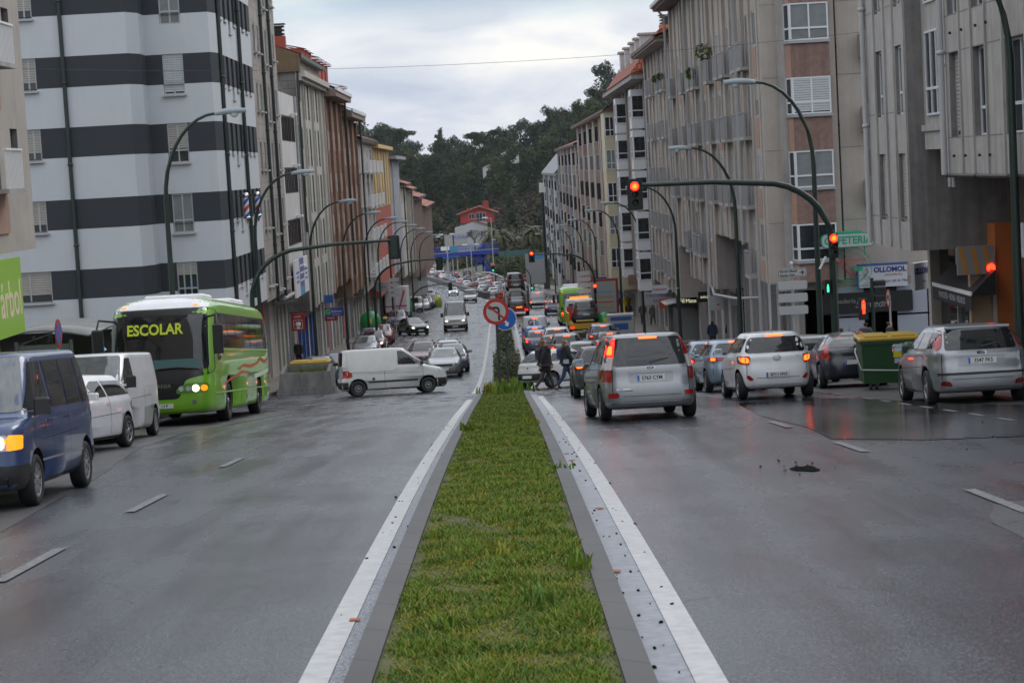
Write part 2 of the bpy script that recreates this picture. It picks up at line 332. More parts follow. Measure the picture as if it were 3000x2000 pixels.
def ground():
    mb = MB(); xs = [-900, -600, -400, -300, -220, -160, -120, -90, -70, -50, -40, -30, -22, -14, -8, 0, 8, 14, 20, 26, 34, 44, 56, 70, 90, 110, 140, 180, 230, 300, 400, 600, 900]
    ys = list(range(-30, 330, 12))+list(range(330, 900, 15))+list(range(900, 1500, 50))+[1500, 2000, 3000]
    V = []
    for y in ys:
        for x in xs:
            xx = x+cx(min(y, 620)) if y > 250 else x
            V.append((xx, y, terrain(xx, y)))
    n = len(xs); Fc = [(i*n+j, i*n+j+1, (i+1)*n+j+1, (i+1)*n+j) for i in range(len(ys)-1) for j in range(n-1)]
    g = mat('hillside_ground', (.055, .062, .026), .95, noise=(.05, .45), bump=.3)
    mb.add(V, Fc, g, True); mb.build('ground', kind='structure')
ground()
strip(-10.4, 10.4, -12, 62, -.012, ROAD, 'road', nx=4)
MB2 = strip(-10.4, 10.4, 62, 300, -.012, ROAD, None, nx=4)
MB2.build('road_lower_stretch', kind='structure')
strip(-11.6, 12.9, 300, 640, -.012, ROAD, 'road_far_stretch', nx=4)
for nm, x0, x1, y0, y1 in (('side_street', -45, -10.4, 64.5, 80), ('side_street_cafe', 10.4, 45, 59.5, 76)): strip(x0, x1, y0, y1, -.016, ROAD_R, nm, curve=False)
# different surfacings of the parking lanes and wet patches, cut as real shapes
def patch(name, pts, m, dz=.0):
    from mathutils.geometry import tessellate_polygon
    bm = bmesh.new(); vs = [bm.verts.new((x, y, 0)) for x, y in pts]; bm.faces.new(vs)
    y0 = min(p[1] for p in pts); y1 = max(p[1] for p in pts); y = y0+1.5
    while y < y1:
        bmesh.ops.bisect_plane(bm, geom=bm.verts[:]+bm.edges[:]+bm.faces[:], plane_co=(0, y, 0), plane_no=(0, 1, 0)); y += 1.5
    for v in bm.verts: v.co.z = gz(v.co.y)+dz
    me = bpy.data.meshes.new(name); bm.to_mesh(me); bm.free(); me.materials.append(m); return obj(name, me, kind='structure')
patch('parking_lane_surface', [(-10.39, -11), (-6.3, -11), (-5.6, 12), (-5.3, 20), (-5.9, 28), (-6.9, 36), (-7.3, 44), (-6.7, 52), (-6.4, 58), (-7.9, 62), (-10.39, 62)], ROAD_R, -.008)
patch('parking_lane_surface_right', [(7.7, 10), (10.39, 10), (10.39, 62), (7.6, 62), (7.7, 36), (7.5, 24)], ROAD_R, -.008)
def blob(cxx, cyy, rx, ry, n=26, j=.25, seed=1):
    rr = random.Random(seed); a = [1+rr.uniform(-j, j) for _ in range(n)]; a = [(a[i-1]+2*a[i]+a[(i+1) % n])/4 for i in range(n)]
    return [(cxx+rx*a[i]*cos(2*pi*i/n), cyy+ry*a[i]*sin(2*pi*i/n)) for i in range(n)]
patch('soaked_road_patch', [(4.5, 27.5), (5.6, 26.2), (8.3, 25.4), (10.3, 24.4), (10.35, 32), (8.4, 36), (7.4, 42), (6.6, 44), (5.0, 43), (4.6, 36), (4.7, 31)], ROAD_W, -.004)
patch('damp_road_stain', blob(4.6, 15.4, .75, 2.2, seed=4), ROAD_R, -.0085)
# pothole: ragged pit of broken asphalt with crumbs round it
POT = mat('broken_asphalt', (.016, .016, .016), 1., noise=(30, .5), spec=0.)
patch('pothole', blob(3.38, 22.57, .15, .40, 22, .5, 3), POT, -.002)
cr = MB()
for i in range(150):
    a = random.uniform(0, 2*pi); d = random.gauss(0, 1)
    if i < 22: x, y = 3.4+d*.25, 22.8+random.gauss(0, .7)
    elif i < 100: x, y = random.uniform(.66, 1.1), random.uniform(10, 45)
    elif i < 135: x, y = random.uniform(-1.3, -.95), random.uniform(10, 40)
    else: x, y = random.uniform(5.5, 9), random.uniform(18, 30)
    s = random.uniform(.004, .013); z = gz(y)
    T = Matrix.Translation((x, y, z)) @ Matrix.Rotation(a, 4, 'Z') @ Matrix.Rotation(a*2, 4, 'X'); cr.box(-s, s, -s*.7, s*.7, -s*.5, s*.6, POT, T)
cr.build('asphalt_crumbs', kind='stuff', label='loose crumbs of broken asphalt scattered on the wet road', cat='gravel')
lf = MB(); LEAF = mat('fallen_leaf', (.30, .09, .03), .6)
for x, y in ((.78, 27.4), (.80, 25.9), (.74, 14.6), (.84, 19.2), (-1.1, 13)): lf.box(-.035, .035, -.03, .03, .0, .006, LEAF, Matrix.Translation((x, y, gz(y)+.004)) @ Matrix.Rotation(x*40, 4, 'Z'))
lf.build('fallen_leaves', kind='stuff', label='few brown fallen leaves on the white gutter strip', cat='leaves')
# markings -------------------------------------------------------
def lines(name, segs, w, m, dz=.0, **k):
    mb = MB()
    for x, y0, y1 in segs:
        s = strip(x-w/2, x+w/2, y0, y1, dz, m, None, step=2.5); mb.add(s.v, s.f, m)
    return mb.build(name, kind='structure', **k)
ED = lambda a, b: [(a, y0, y1) for y0, y1 in b]
lines('edge_line', ED(-1.18, [(4, 61), (69, 300)])+ED(1.0, [(4, 60.5), (78, 300)]), .17, PAINT)
strip(.68, .915, 4, 63.5, -.006, GUT, 'gutter_strip'); strip(-1.095, -.95, 4, 61, -.006, asphalt('gutter_asphalt', (.125, .135, .155), .38, .08, .5), 'gutter_strip_left')
lines('lane_line', ED(4.45, [(y, y+2.2) for y in (6, 11.5, 16.9, 24.6, 31.2)])+ED(-4.27, [(y, y+2.3) for y in (5, 10.6, 16.1, 21.8, 29.0)]), .12, PAINT_W)
lines('lane_line_lower', ED(-4.4, [(y, y+3) for y in range(92, 300, 8)])+ED(4.6, [(y, y+3) for y in range(84, 300, 8)])+ED(-5.2, [(y, y+4) for y in range(304, 600, 12)])+ED(4.6, [(y, y+4) for y in range(304, 600, 12)])+ED(8.4, [(y, y+4) for y in range(304, 600, 12)]), .13, PAINT)
lines('parking_line', ED(7.58, [(y, y+.9) for y in np.arange(20, 60, 1.9)])+ED(-8.25, [(y, y+1.0) for y in np.arange(98, 176, 2.0)]), .10, PAINT_W)
lines('edge_line_far', ED(-1.3, [(300, 640)])+ED(-11.2, [(300, 640)]), .18, PAINT)
# crossing marks of square studs, and a stop line
mb = MB()
for yy in (61.2, 65.2):
    for i in range(11):
        x = -9.2+i*.78; s = strip(x, x+.46, yy, yy+.5, -.0005, PAINT_W, None); mb.add(s.v, s.f, PAINT_W)
    for i in range(11):
        x = 1.2+i*.8; s = strip(x, x+.46, yy+1, yy+1.5, -.0005, PAINT_W, None); mb.add(s.v, s.f, PAINT_W)
for yy in (158, 161.5):
    for i in range(9):
        x = -8.6+i*.8; s = strip(x, x+.5, yy, yy+.6, -.0005, PAINT, None); mb.add(s.v, s.f, PAINT)
s = strip(-7.6, -1.3, 151, 151.6, -.0005, PAINT, None); mb.add(s.v, s.f, PAINT); s = strip(1.2, 7.5, 57.8, 58.2, -.0005, PAINT_W, None); mb.add(s.v, s.f, PAINT_W)
for x in (-7.0, -4.0, -2.0): s = strip(x-.05, x+.35, 150.2, 156, -.0008, PAINT_W, None); mb.add(s.v, s.f, PAINT_W)
mb.build('crossing_marks', kind='structure')
# median ---------------------------------------------------------
def tap(a, b, y0, y1): return lambda y: a+(b-a)*sst(y0, y1, y)
slab(-.95, -.80, 0, 63.8, .12, KERB, 'median_kerb'); slab(.52, .68, 0, 64.5, .12, KERB, 'median_kerb_right')
slab(-.80, .52, 0, 66.5, .10, GRASSG, 'median_turf')
slab(-.62, -.50, 72, 300, .15, KERB, 'median_kerb_lower'); slab(.55, .70, 78, 300, .15, KERB, 'median_kerb_lower_right'); slab(-.50, .55, 74, 300, .11, GRASSG, 'median_turf_lower')
slab(-.80, -.1, 300, 640, .95, mat('barrier_concrete', (.085, .085, .085), .7, noise=(1, .3)), 'road_barrier', kind=None, label='long dark concrete barrier parting the far carriageways', cat='barrier')
# pavements ------------------------------------------------------
PV = []
slab(-40, -10.4, -12, 64.2, .13, PAVE, 'pavement'); slab(-40, -9.9, 81, 120, .14, PAVE, 'pavement_left_lower'); slab(-40, -10.3, 120, 330, .14, PAVE, 'pavement_left_far')
slab(10.4, 40, -12, 59.2, .13, PAVE, 'pavement_right'); slab(9.2, 40, 76.5, 330, .14, PAVE, 'pavement_right_lower'); slab(13.2, 18, 330, 440, .12, PAVE, 'pavement_right_far'); slab(-40, -11.7, 330, 640, .1, PAVE, 'pavement_left_end')
# grass ----------------------------------------------------------
def turf(name, x0, x1, y0, y1, n, hmin, hmax, label, seed=1, wmin=.004, cols=((.115, .18, .016), (.19, .20, .020), (.078, .145, .018), (.27, .21, .05))):
    rs = np.random.RandomState(seed)
    y = y0*(y1/y0)**rs.rand(n) if y0 > 0 else y0+(y1-y0)*rs.rand(n)
    x = x0+(x1-x0)*rs.rand(n)
    z = np.array([gz(v) for v in np.linspace(y0, y1, 400)]); z = np.interp(y, np.linspace(y0, y1, 400), z)+.09
    cl = .5+.5*np.sin(x*5.1+y*1.7+np.sin(y*2.3)*2)*np.sin(x*3.3-y*2.9+1); bare = (np.sin(y*1.9+x*2)+np.sin(y*.71+2)+np.sin(x*7+y)+.9*rs.randn(n))+.7*np.sin(x*13+y*5)>2.2
    h = (hmin+(hmax-hmin)*rs.rand(n)**2)*(.45+.9*cl)*np.where(bare, .25, 1)
    h *= np.where(np.minimum(x-x0, x1-x) < .06, .6, 1)*(.75+.5*np.sin(y*.8+x*3)**2); a = rs.rand(n)*2*np.pi; w = wmin*.8+y*.00022; lean = (.25+.9*rs.rand(n))*h; la = rs.rand(n)*2*np.pi
    dx, dy = np.cos(a)*w, np.sin(a)*w; lx, ly = np.cos(la)*lean, np.sin(la)*lean
    V = np.zeros((n, 5, 3)); V[:, 0] = np.c_[x-dx, y-dy, z]; V[:, 1] = np.c_[x+dx, y+dy, z]
    V[:, 2] = np.c_[x+dx*.7+lx*.35, y+dy*.7+ly*.35, z+h*.6]; V[:, 3] = np.c_[x-dx*.7+lx*.35, y-dy*.7+ly*.35, z+h*.6]; V[:, 4] = np.c_[x+lx, y+ly, z+h]
    me = bpy.data.meshes.new(name); me.vertices.add(5*n); me.vertices.foreach_set('co', V.reshape(-1))
    idx = np.arange(n)[:, None]*5; tri = np.concatenate([idx+[[0, 1, 2, 3]], ], 1); L = np.concatenate([tri, idx+[[3, 2, 4]]], 1).reshape(-1)
    me.loops.add(7*n); me.loops.foreach_set('vertex_index', L.astype(np.int32)); me.polygons.add(2*n)
    st = (np.arange(n)[:, None]*7+[[0, 4]]).reshape(-1); me.polygons.foreach_set('loop_start', st.astype(np.int32)); me.polygons.foreach_set('loop_total', np.tile([4, 3], n).astype(np.int32))
    mi = np.where(cl > .62, 0, np.where(cl < .35, 1, 2)); mi = np.where(rs.rand(n) < .35, rs.randint(0, 3, n), mi); mi = np.where(rs.rand(n) < .10, 3, mi)
    ms = [mat('grass_blade_%d' % i, c, .6, spec=.25) for i, c in enumerate(cols)]
    for q in ms: me.materials.append(q)
    me.polygons.foreach_set('material_index', np.repeat(mi, 2).astype(np.int32)); me.update(calc_edges=True); me.validate()
    return obj(name, me, kind='stuff', label=label, cat='grass')
turf('grass', -.785, .505, 9.5, 66.5, 300000, .014, .062, 'short rough green grass covering the narrow median strip', 1)
turf('grass_lower', -.5, .55, 74, 290, 16000, .08, .25, 'short grass on the median beyond the crossing', 2)
def weed(x, y, n, h, w, label, seed, m=None, z0=.1, spread=.5):
    rr = random.Random(seed); mb = MB(); m = m or MATS['grass_blade_0']; z = gz(y)+z0
    for i in range(n):
        a = rr.uniform(0, 2*pi); t = rr.uniform(.05, spread); hh = h*rr.uniform(.5, 1); bx, by = x+rr.gauss(0, w), y+rr.gauss(0, w*2)
        ww = rr.uniform(.008, .018)*(1+y/40); px, py = -sin(a)*ww, cos(a)*ww; pts = []
        for k in range(4):
            s = k/3; o = t*hh*s*s; pts.append((bx+cos(a)*o, by+sin(a)*o, z+hh*(s-.25*s*s*t*2), (1-s)**.6))
        for k in range(3):
            p, q = pts[k], pts[k+1]
            mb.quad((p[0]-px*p[3], p[1]-py*p[3], p[2]), (p[0]+px*p[3], p[1]+py*p[3], p[2]), (q[0]+px*q[3], q[1]+py*q[3], q[2]), (q[0]-px*q[3], q[1]-py*q[3], q[2]), m)
    return mb.build('weed', label=label, cat='weed', group='weeds on the median')
WG = (('broad leaved tall weed leaning over the right kerb in the foreground', .46, 14.2, 26, .17, .05), ('low blue green tuft in the middle of the near grass', -.1, 15.2, 60, .12, .06), ('dark green tuft right of the middle of the grass', .12, 12.6, 50, .15, .05),
      ('bushy weed on the left edge halfway down the median', -.74, 34, 24, .2, .06), ('bushy weed on the right edge halfway down the median', .4, 35, 26, .22, .06), ('clump of blades overhanging the right kerb', .5, 23.2, 26, .11, .09),
      ('large bushy weed clump at the end of the near median', .0, 61, 90, .5, .22), ('leafy weed clump at the left end of the near median', -.62, 63.5, 70, .5, .12), ('tall weeds at the right end of the near median', .3, 65, 60, .45, .18), ('small tuft near the bottom of the picture', -.45, 11.8, 30, .12, .05))
for i, (lb, x, y, n, h, w) in enumerate(WG): weed(x, y, n, h, w, lb, i, MATS['grass_blade_%d' % (i % 3)])
# hedge on the lower median
def shrub(name, c, r, n, label, cat, m, seed=1, leaf=.05, group=None, box=False, trunk=None):
    rr = random.Random(seed); mb = MB()
    for i in range(n):
        while True:
            p = Vector((rr.uniform(-1, 1), rr.uniform(-1, 1), rr.uniform(-1, 1)))
            if box or p.length < 1: break
        k = rr.uniform(.72, 1.06) if not box else 1
        if not box: p = p.normalized()*p.length**.35*k
        p = Vector((c[0]+p.x*r[0], c[1]+p.y*r[1], c[2]+p.z*r[2])); T = Matrix.Translation(p) @ Matrix.Rotation(rr.uniform(0, 6.3), 4, 'Z') @ Matrix.Rotation(rr.uniform(0, 3.1), 4, 'X')
        s = leaf*rr.uniform(.6, 1.4); mb.add([T @ Vector(v) for v in ((-s, 0, 0), (0, -s*.6, 0), (s, 0, .3*s), (0, s*.6, 0))], [(0, 1, 2, 3)], m[i % len(m)] if isinstance(m, (list, tuple)) else m)
    return mb.build(name, label=label, cat=cat, group=group)
HL = [mat('hedge_leaf', (.035, .05, .012), .6), mat('hedge_leaf_rusty', (.07, .05, .016), .6), mat('hedge_leaf_green', (.04, .08, .012), .6)]
shrub('hedge', (.05, 83, gz(83)+.62), (.56, 2.6, .56), 5200, 'clipped dark rusty green hedge around the two sign posts', 'hedge', HL, 3, .045, box=True)
for i, (y, l) in enumerate(((104, 6), (122, 6), (142, 8), (168, 9))): shrub('hedge', (.03, y, gz(y)+.55), (.45, l, .5), 2500, ['first low hedge on the median behind the clipped hedge', 'second low hedge on the median beside the white van', 'low hedge on the median beside the car transporter', 'farthest low hedge on the median before the bend'][i], 'hedge', HL, 5+i, .07, box=True, group='low hedges on the lower median')
# ================================================================ buildings
def facade(mb, P, u, W, H, ops, m, depth=.2, mr=None):
    """wall W x H from corner P along u with openings (u0,u1,z0,z1); outward normal is (u.y,-u.x)"""
    P = Vector(P); u = Vector(u); nrm = Vector((u.y, -u.x, 0)); inn = -nrm*depth; mr = mr or m
    us = sorted(set([0, W]+[round(v, 4) for o in ops for v in o[:2]])); zs = sorted(set([0, H]+[round(v, 4) for o in ops for v in o[2:4]]))
    us = [v for v in us if 0 <= v <= W]; zs = [v for v in zs if 0 <= v <= H]
    pt = lambda a, z: P+u*a+Vector((0, 0, z))
    for j in range(len(zs)-1):
        run = None; zc = (zs[j]+zs[j+1])/2
        for i in range(len(us)):
            solid = i < len(us)-1 and not any(o[0]-1e-4 < (us[i]+us[i+1])/2 < o[1]+1e-4 and o[2]-1e-4 < zc < o[3]+1e-4 for o in ops)
            if solid and run is None: run = us[i]
            if not solid and run is not None:
                mb.quad(pt(run, zs[j]), pt(us[i], zs[j]), pt(us[i], zs[j+1]), pt(run, zs[j+1]), m); run = None
    for o in ops:
        a, b, c, d = o[:4]; q = [pt(a, c), pt(b, c), pt(b, d), pt(a, d)]
        for k in range(4): mb.quad(q[k], q[(k+1) % 4], q[(k+1) % 4]+inn, q[k]+inn, mr)
WC = {}
def win_meshes(w, h, st):
    """window in its own frame: x across, z up, y inwards, origin at the bottom centre"""
    key = (round(w, 2), round(h, 2), st)
    if key in WC: return WC[key]
    fr = {'w': FRW, 'a': FRA, 'd': FRD, 'g': FRG}[st[0]]; gl = GLASS_C if 'c' in st else GLASS; f = .055; mb = MB(); x = w/2
    mb.box(-x, x, -.03, .04, 0, f, fr); mb.box(-x, x, -.03, .04, h-f, h, fr); mb.box(-x, -x+f, -.028, .038, f, h-f, fr); mb.box(x-f, x, -.028, .038, f, h-f, fr)
    nx = 3 if '3' in st else (1 if '1' in st else 2)
    for i in range(1, nx): mb.box(-x+w*i/nx-.03, -x+w*i/nx+.03, -.035, .03, f, h-f, fr)
    if 't' in st: mb.box(-x+f, x-f, -.033, .028, h*.30, h*.30+.07, fr)
    if 's' in st: mb.box(-x-.06, x+.06, -.26, .03, -.07, -.003, PIPE_L)
    if 'p' in st: mb.box(-x+f, x-f, -.02, .02, f, h*.36, fr)
    F = mb.mesh('window'); g = MB().box(-x+f*.5, x-f*.5, .0, .012, f*.5, h-f*.5, gl).mesh('pane'); B = None
    if 'b' in st:
        k = float('0.'+st[st.index('b')+1]) if st[-1] != 'b' and st[st.index('b')+1].isdigit() else .6
        if k == 0: k = 1
        b = MB(); n = max(3, int(h*k/.09)); z1 = h-f
        for i in range(n): b.box(-x+f, x-f, -.022, -.008, z1-h*k*(i+1)/n+.012, z1-h*k*i/n, BLINDW if 'W' in st else BLIND)
        B = b.mesh('blind')
    WC[key] = (F, g, B); return WC[key]
def window(par, P, u, w, h, st, inset=.14):
    F, g, B = win_meshes(w, h, st); u = Vector(u); n = Vector((u.y, -u.x, 0)); o = obj('window', F, par, Vector(P)-n*inset, math.atan2(u.y, u.x)); obj('pane', g, o)
    if B: obj('blind', B, o)
    return o
def pipe(par, pts, r=.06, m=None, name='downpipe'):
    mb = MB().tube(pts, r, m or PIPE_D, 8)
    if len(pts) == 2:
        a, b = Vector(pts[0]), Vector(pts[1]); n = int((b-a).length/3)
        for i in range(1, n+1): p = a+(b-a)*(i/(n+.5)); mb.lathe([(r*1.0, -.05), (r*1.35, -.04), (r*1.35, .04), (r*1.0, .05)], m or PIPE_D, 8, p)
    return mb.build(name, par)
def seg_wall(mb, side, X, y0, y1, z0, z1, ops, m, depth=.2, mr=None, back=12, under=None, nearend=True, fm=None):
    """one block of a street building: street face with openings, near and far end walls and soffit"""
    if side < 0: facade(mb, (X, y0, z0), (0, 1, 0), y1-y0, z1-z0, ops, fm or m, depth, mr)
    else: facade(mb, (X, y1, z0), (0, -1, 0), y1-y0, z1-z0, [(y1-y0-b, y1-y0-a, c, d) for a, b, c, d in ops], fm or m, depth, mr)
    xb = X+side*back
    mb.quad((X, y0, z0), (xb, y0, z0), (xb, y0, z1), (X, y0, z1), m); mb.quad((X, y1, z0), (xb, y1, z0), (xb, y1, z1), (X, y1, z1), m)
    mb.quad((X, y0, z0), (xb, y0, z0), (xb, y1, z0), (X, y1, z0), under or m); mb.quad((X, y0, z1), (xb, y0, z1), (xb, y1, z1), (X, y1, z1), m)
    mb.quad((xb, y0, z0), (xb, y1, z0), (xb, y1, z1), (xb, y0, z1), m)
def put_windows(par, side, X, y0, z0, ops, sts, inset=.14):
    for i, (a, b, c, d) in enumerate(ops):
        yc = y0+(a+b)/2; window(par, (X, yc, z0+c), (0, 1, 0) if side < 0 else (0, -1, 0), b-a-.01, d-c-.01, sts[i % len(sts)], inset)
def shops(par, side, X, y0, z0s, z1, seq, drop=None):
    """ground floor bays along the pavement; seq of (width, kind)"""
    y = y0; xi = X+side*.15
    for w, k in seq:
        zb = gz(y+w)-.1; a, b = y, y+w-.003; mm = {'shut': SHUT, 'shutb': SHUTB, 'glass': GLASS, 'red': RED, 'blue': BLUE, 'blueglass': GLASS, 'stone': STONE_D, 'col': BEIGE, 'conc': CONC, 'white': WHITEP, 'door': FRD, 'cream': PLAST, 'redglass': GLASS}[k]
        if k in ('shut', 'shutb', 'glass', 'blueglass', 'redglass', 'door'):
            fr = {'blueglass': BLUE, 'redglass': RED}.get(k, FRA); mb = MB(); x0, x1 = sorted((X, xi))
            mb.box(*sorted((X, X+side*.1)), a, a+.12, zb, z1, fr); mb.box(*sorted((X, X+side*.1)), b-.12, b, zb, z1, fr); mb.box(*sorted((X+side*.01, X+side*.1)), a+.12, b-.12, z1-.35, z1, fr)
            if k in ('blueglass', 'redglass', 'glass'): mb.box(*sorted((X+side*.012, X+side*.1)), a+.12, b-.12, zb, zb+.55, fr)
            if w > 1.8: mb.box(*sorted((X+side*.014, X+side*.1)), (a+b)/2-.04, (a+b)/2+.04, zb+.55, z1-.35, fr)
            f = mb.build('shop_front', par); nm = {'shut': 'roller_shutter', 'shutb': 'roller_shutter', 'door': 'door'}.get(k, 'shop_window')
            MB().box(*sorted((X+side*.104, X+side*.2)), a+.01, b-.01, zb, z1-.02, mm).build(nm, f)
        else: MB().bbox(min(X, X+side*.3), max(X, X+side*.3), a, b, zb, z1, mm, .02).build('pillar', par)
        y += w
    return y
def gable_roof(mb, side, X, y0, y1, z, over, rise, run, m, mf):
    """lean-to roof rising away from the street with an eave board"""
    xo = X-side*over; xr = X+side*run
    mb.quad((xo, y0, z), (xo, y1, z), (xr, y1, z+rise), (xr, y0, z+rise), m); mb.box(*sorted((xo, xo+side*.12)), y0, y1, z-.22, z-.003, mf)
    mb.quad((xo, y0, z-.16), (xo, y1, z-.16), (X+side*.3, y1, z-.16), (X+side*.3, y0, z-.16), mf)
    xe = X+side*12
    mb.quad((xr, y0, z+rise), (xr, y1, z+rise), (xe, y1, z), (xe, y0, z), m); mb.add([(xo+side*.1, y0+.004, z-.1), (xe, y0+.004, z-.1), (xr, y0+.004, z+rise-.02)], [(0, 1, 2)], mf); mb.add([(xo+side*.1, y1-.004, z-.1), (xe, y1-.004, z-.1), (xr, y1-.004, z+rise-.02)], [(0, 1, 2)], mf)
def chimney(par, x, y, z, h, m, w=.55):
    mb = MB(); mb.box(x-w, x+w, y-w*.6, y+w*.6, z, z+h, m)
    for k in range(3): mb.box(x-w*.9, x+w*.9, y-w*.55, y+w*.55, z+h+.06+k*.22, z+h+.16+k*.22, BLACK)
    mb.box(x-w*.6, x+w*.6, y-w*.4, y+w*.4, z+h, z+h+.6, BLACK); mb.box(x-w*1.05, x+w*1.05, y-w*.7, y+w*.7, z+h+.66, z+h+.72, BLACK); return mb.build('chimney', par)
# ---- left 1: beige block at the left edge -----------------------------------
XL, XR = -11.2, 10.6
def left_near():
    t = thing('apartment_building', 'beige and salmon block cut by the left edge above the green sign', 'building', (XL, 30, gz(30))); t0 = Vector((XL, 30, gz(30)))
    mb = MB(); y0, y1 = 20, 48.05; z0, z1 = -1.28, 12
    ops = []; st = []
    for k in range(5):
        zz = .27+k*2.80-z0
        ops += [(46.32-y0, 47.0-y0, zz, zz+1.30)]; st += ['db8']
        for yy in (44.0, 40.6, 37.2): ops.append((yy-y0, yy+1.15-y0, zz-.1, zz+1.95)); st.append('wt')
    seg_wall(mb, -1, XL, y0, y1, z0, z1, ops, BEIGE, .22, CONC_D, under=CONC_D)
    GR = mat('lime_paint', (.25, .47, .05), .5)
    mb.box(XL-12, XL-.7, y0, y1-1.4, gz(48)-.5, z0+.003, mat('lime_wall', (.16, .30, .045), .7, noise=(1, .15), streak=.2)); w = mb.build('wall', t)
    # salmon spandrels with slim white balconies left of the plain end strip
    for k in range(5):
        zz = .27+k*2.80
        MB().box(XL, XL+.05, 36.8, 45.5, zz-1.1, zz-.15, SALM).build('spandrel_panel', t)
        b = MB(); b.box(XL+.01, XL+.5, 43.8, 45.35, zz-.20, zz-.1, CONC)
        for i in range(14): b.box(XL+.44, XL+.47, 43.82+i*.115, 43.85+i*.115, zz-.1, zz+.75, WHITE)
        b.box(XL+.42, XL+.49, 43.8, 45.35, zz+.75, zz+.8, WHITE); b.build('balcony', t)
    put_windows(t, -1, XL, y0, z0, ops, st, .16)
    for o in t.children: o.location = Vector(o.location)-t0
    s = thing('shop_sign', 'lime green fascia sign with pale lettering at the left edge', 'sign', (XL+.12, 46, -2.25)); GS = mat('sign_lime', (.28, .50, .055), .4)
    MB().box(-.06, .06, -5, -.38, -.86, .86, GS).build('board', s)
    text('árbol', 1.15, mat('sign_pale', (.72, .62, .42), .5), Matrix.Translation((.063, -1.5, -.08)) @ Matrix.Rotation(pi/2, 4, 'Z') @ Matrix.Rotation(pi/2, 4, 'X'), s, sx=.80, bold=.01)
    p = thing('shop_sign', 'dark maroon fascia with white letters low at the left edge', 'sign', (XL+.1, 45.5, -4.45)); MB().box(-.05, .05, -3, -.7, -.42, .42, mat('maroon', (.09, .012, .02), .5)).build('board', p)
    text('CALDERERIA', .62, WHITE, Matrix.Translation((.054, -2.5, 0)) @ Matrix.Rotation(pi/2, 4, 'Z') @ Matrix.Rotation(pi/2, 4, 'X'), p, sx=.8, align='RIGHT' if False else 'CENTER', bold=.01)
    n = thing('street_sign', 'small green plate on the lime wall under the green sign', 'sign', (XL-.69, 46.1, -3.7)); MB().box(-.01, .02, -.18, .18, -.4, .4, mat('sign_green', (.02, .16, .09), .5)).build('plate', n)
    for q in (-.2, 0, .2): MB().box(.021, .025, -.12, .12, q-.05, q+.03, mat('sign_green_pale', (.10, .35, .25), .5)).build('line_of_writing', n)
left_near()
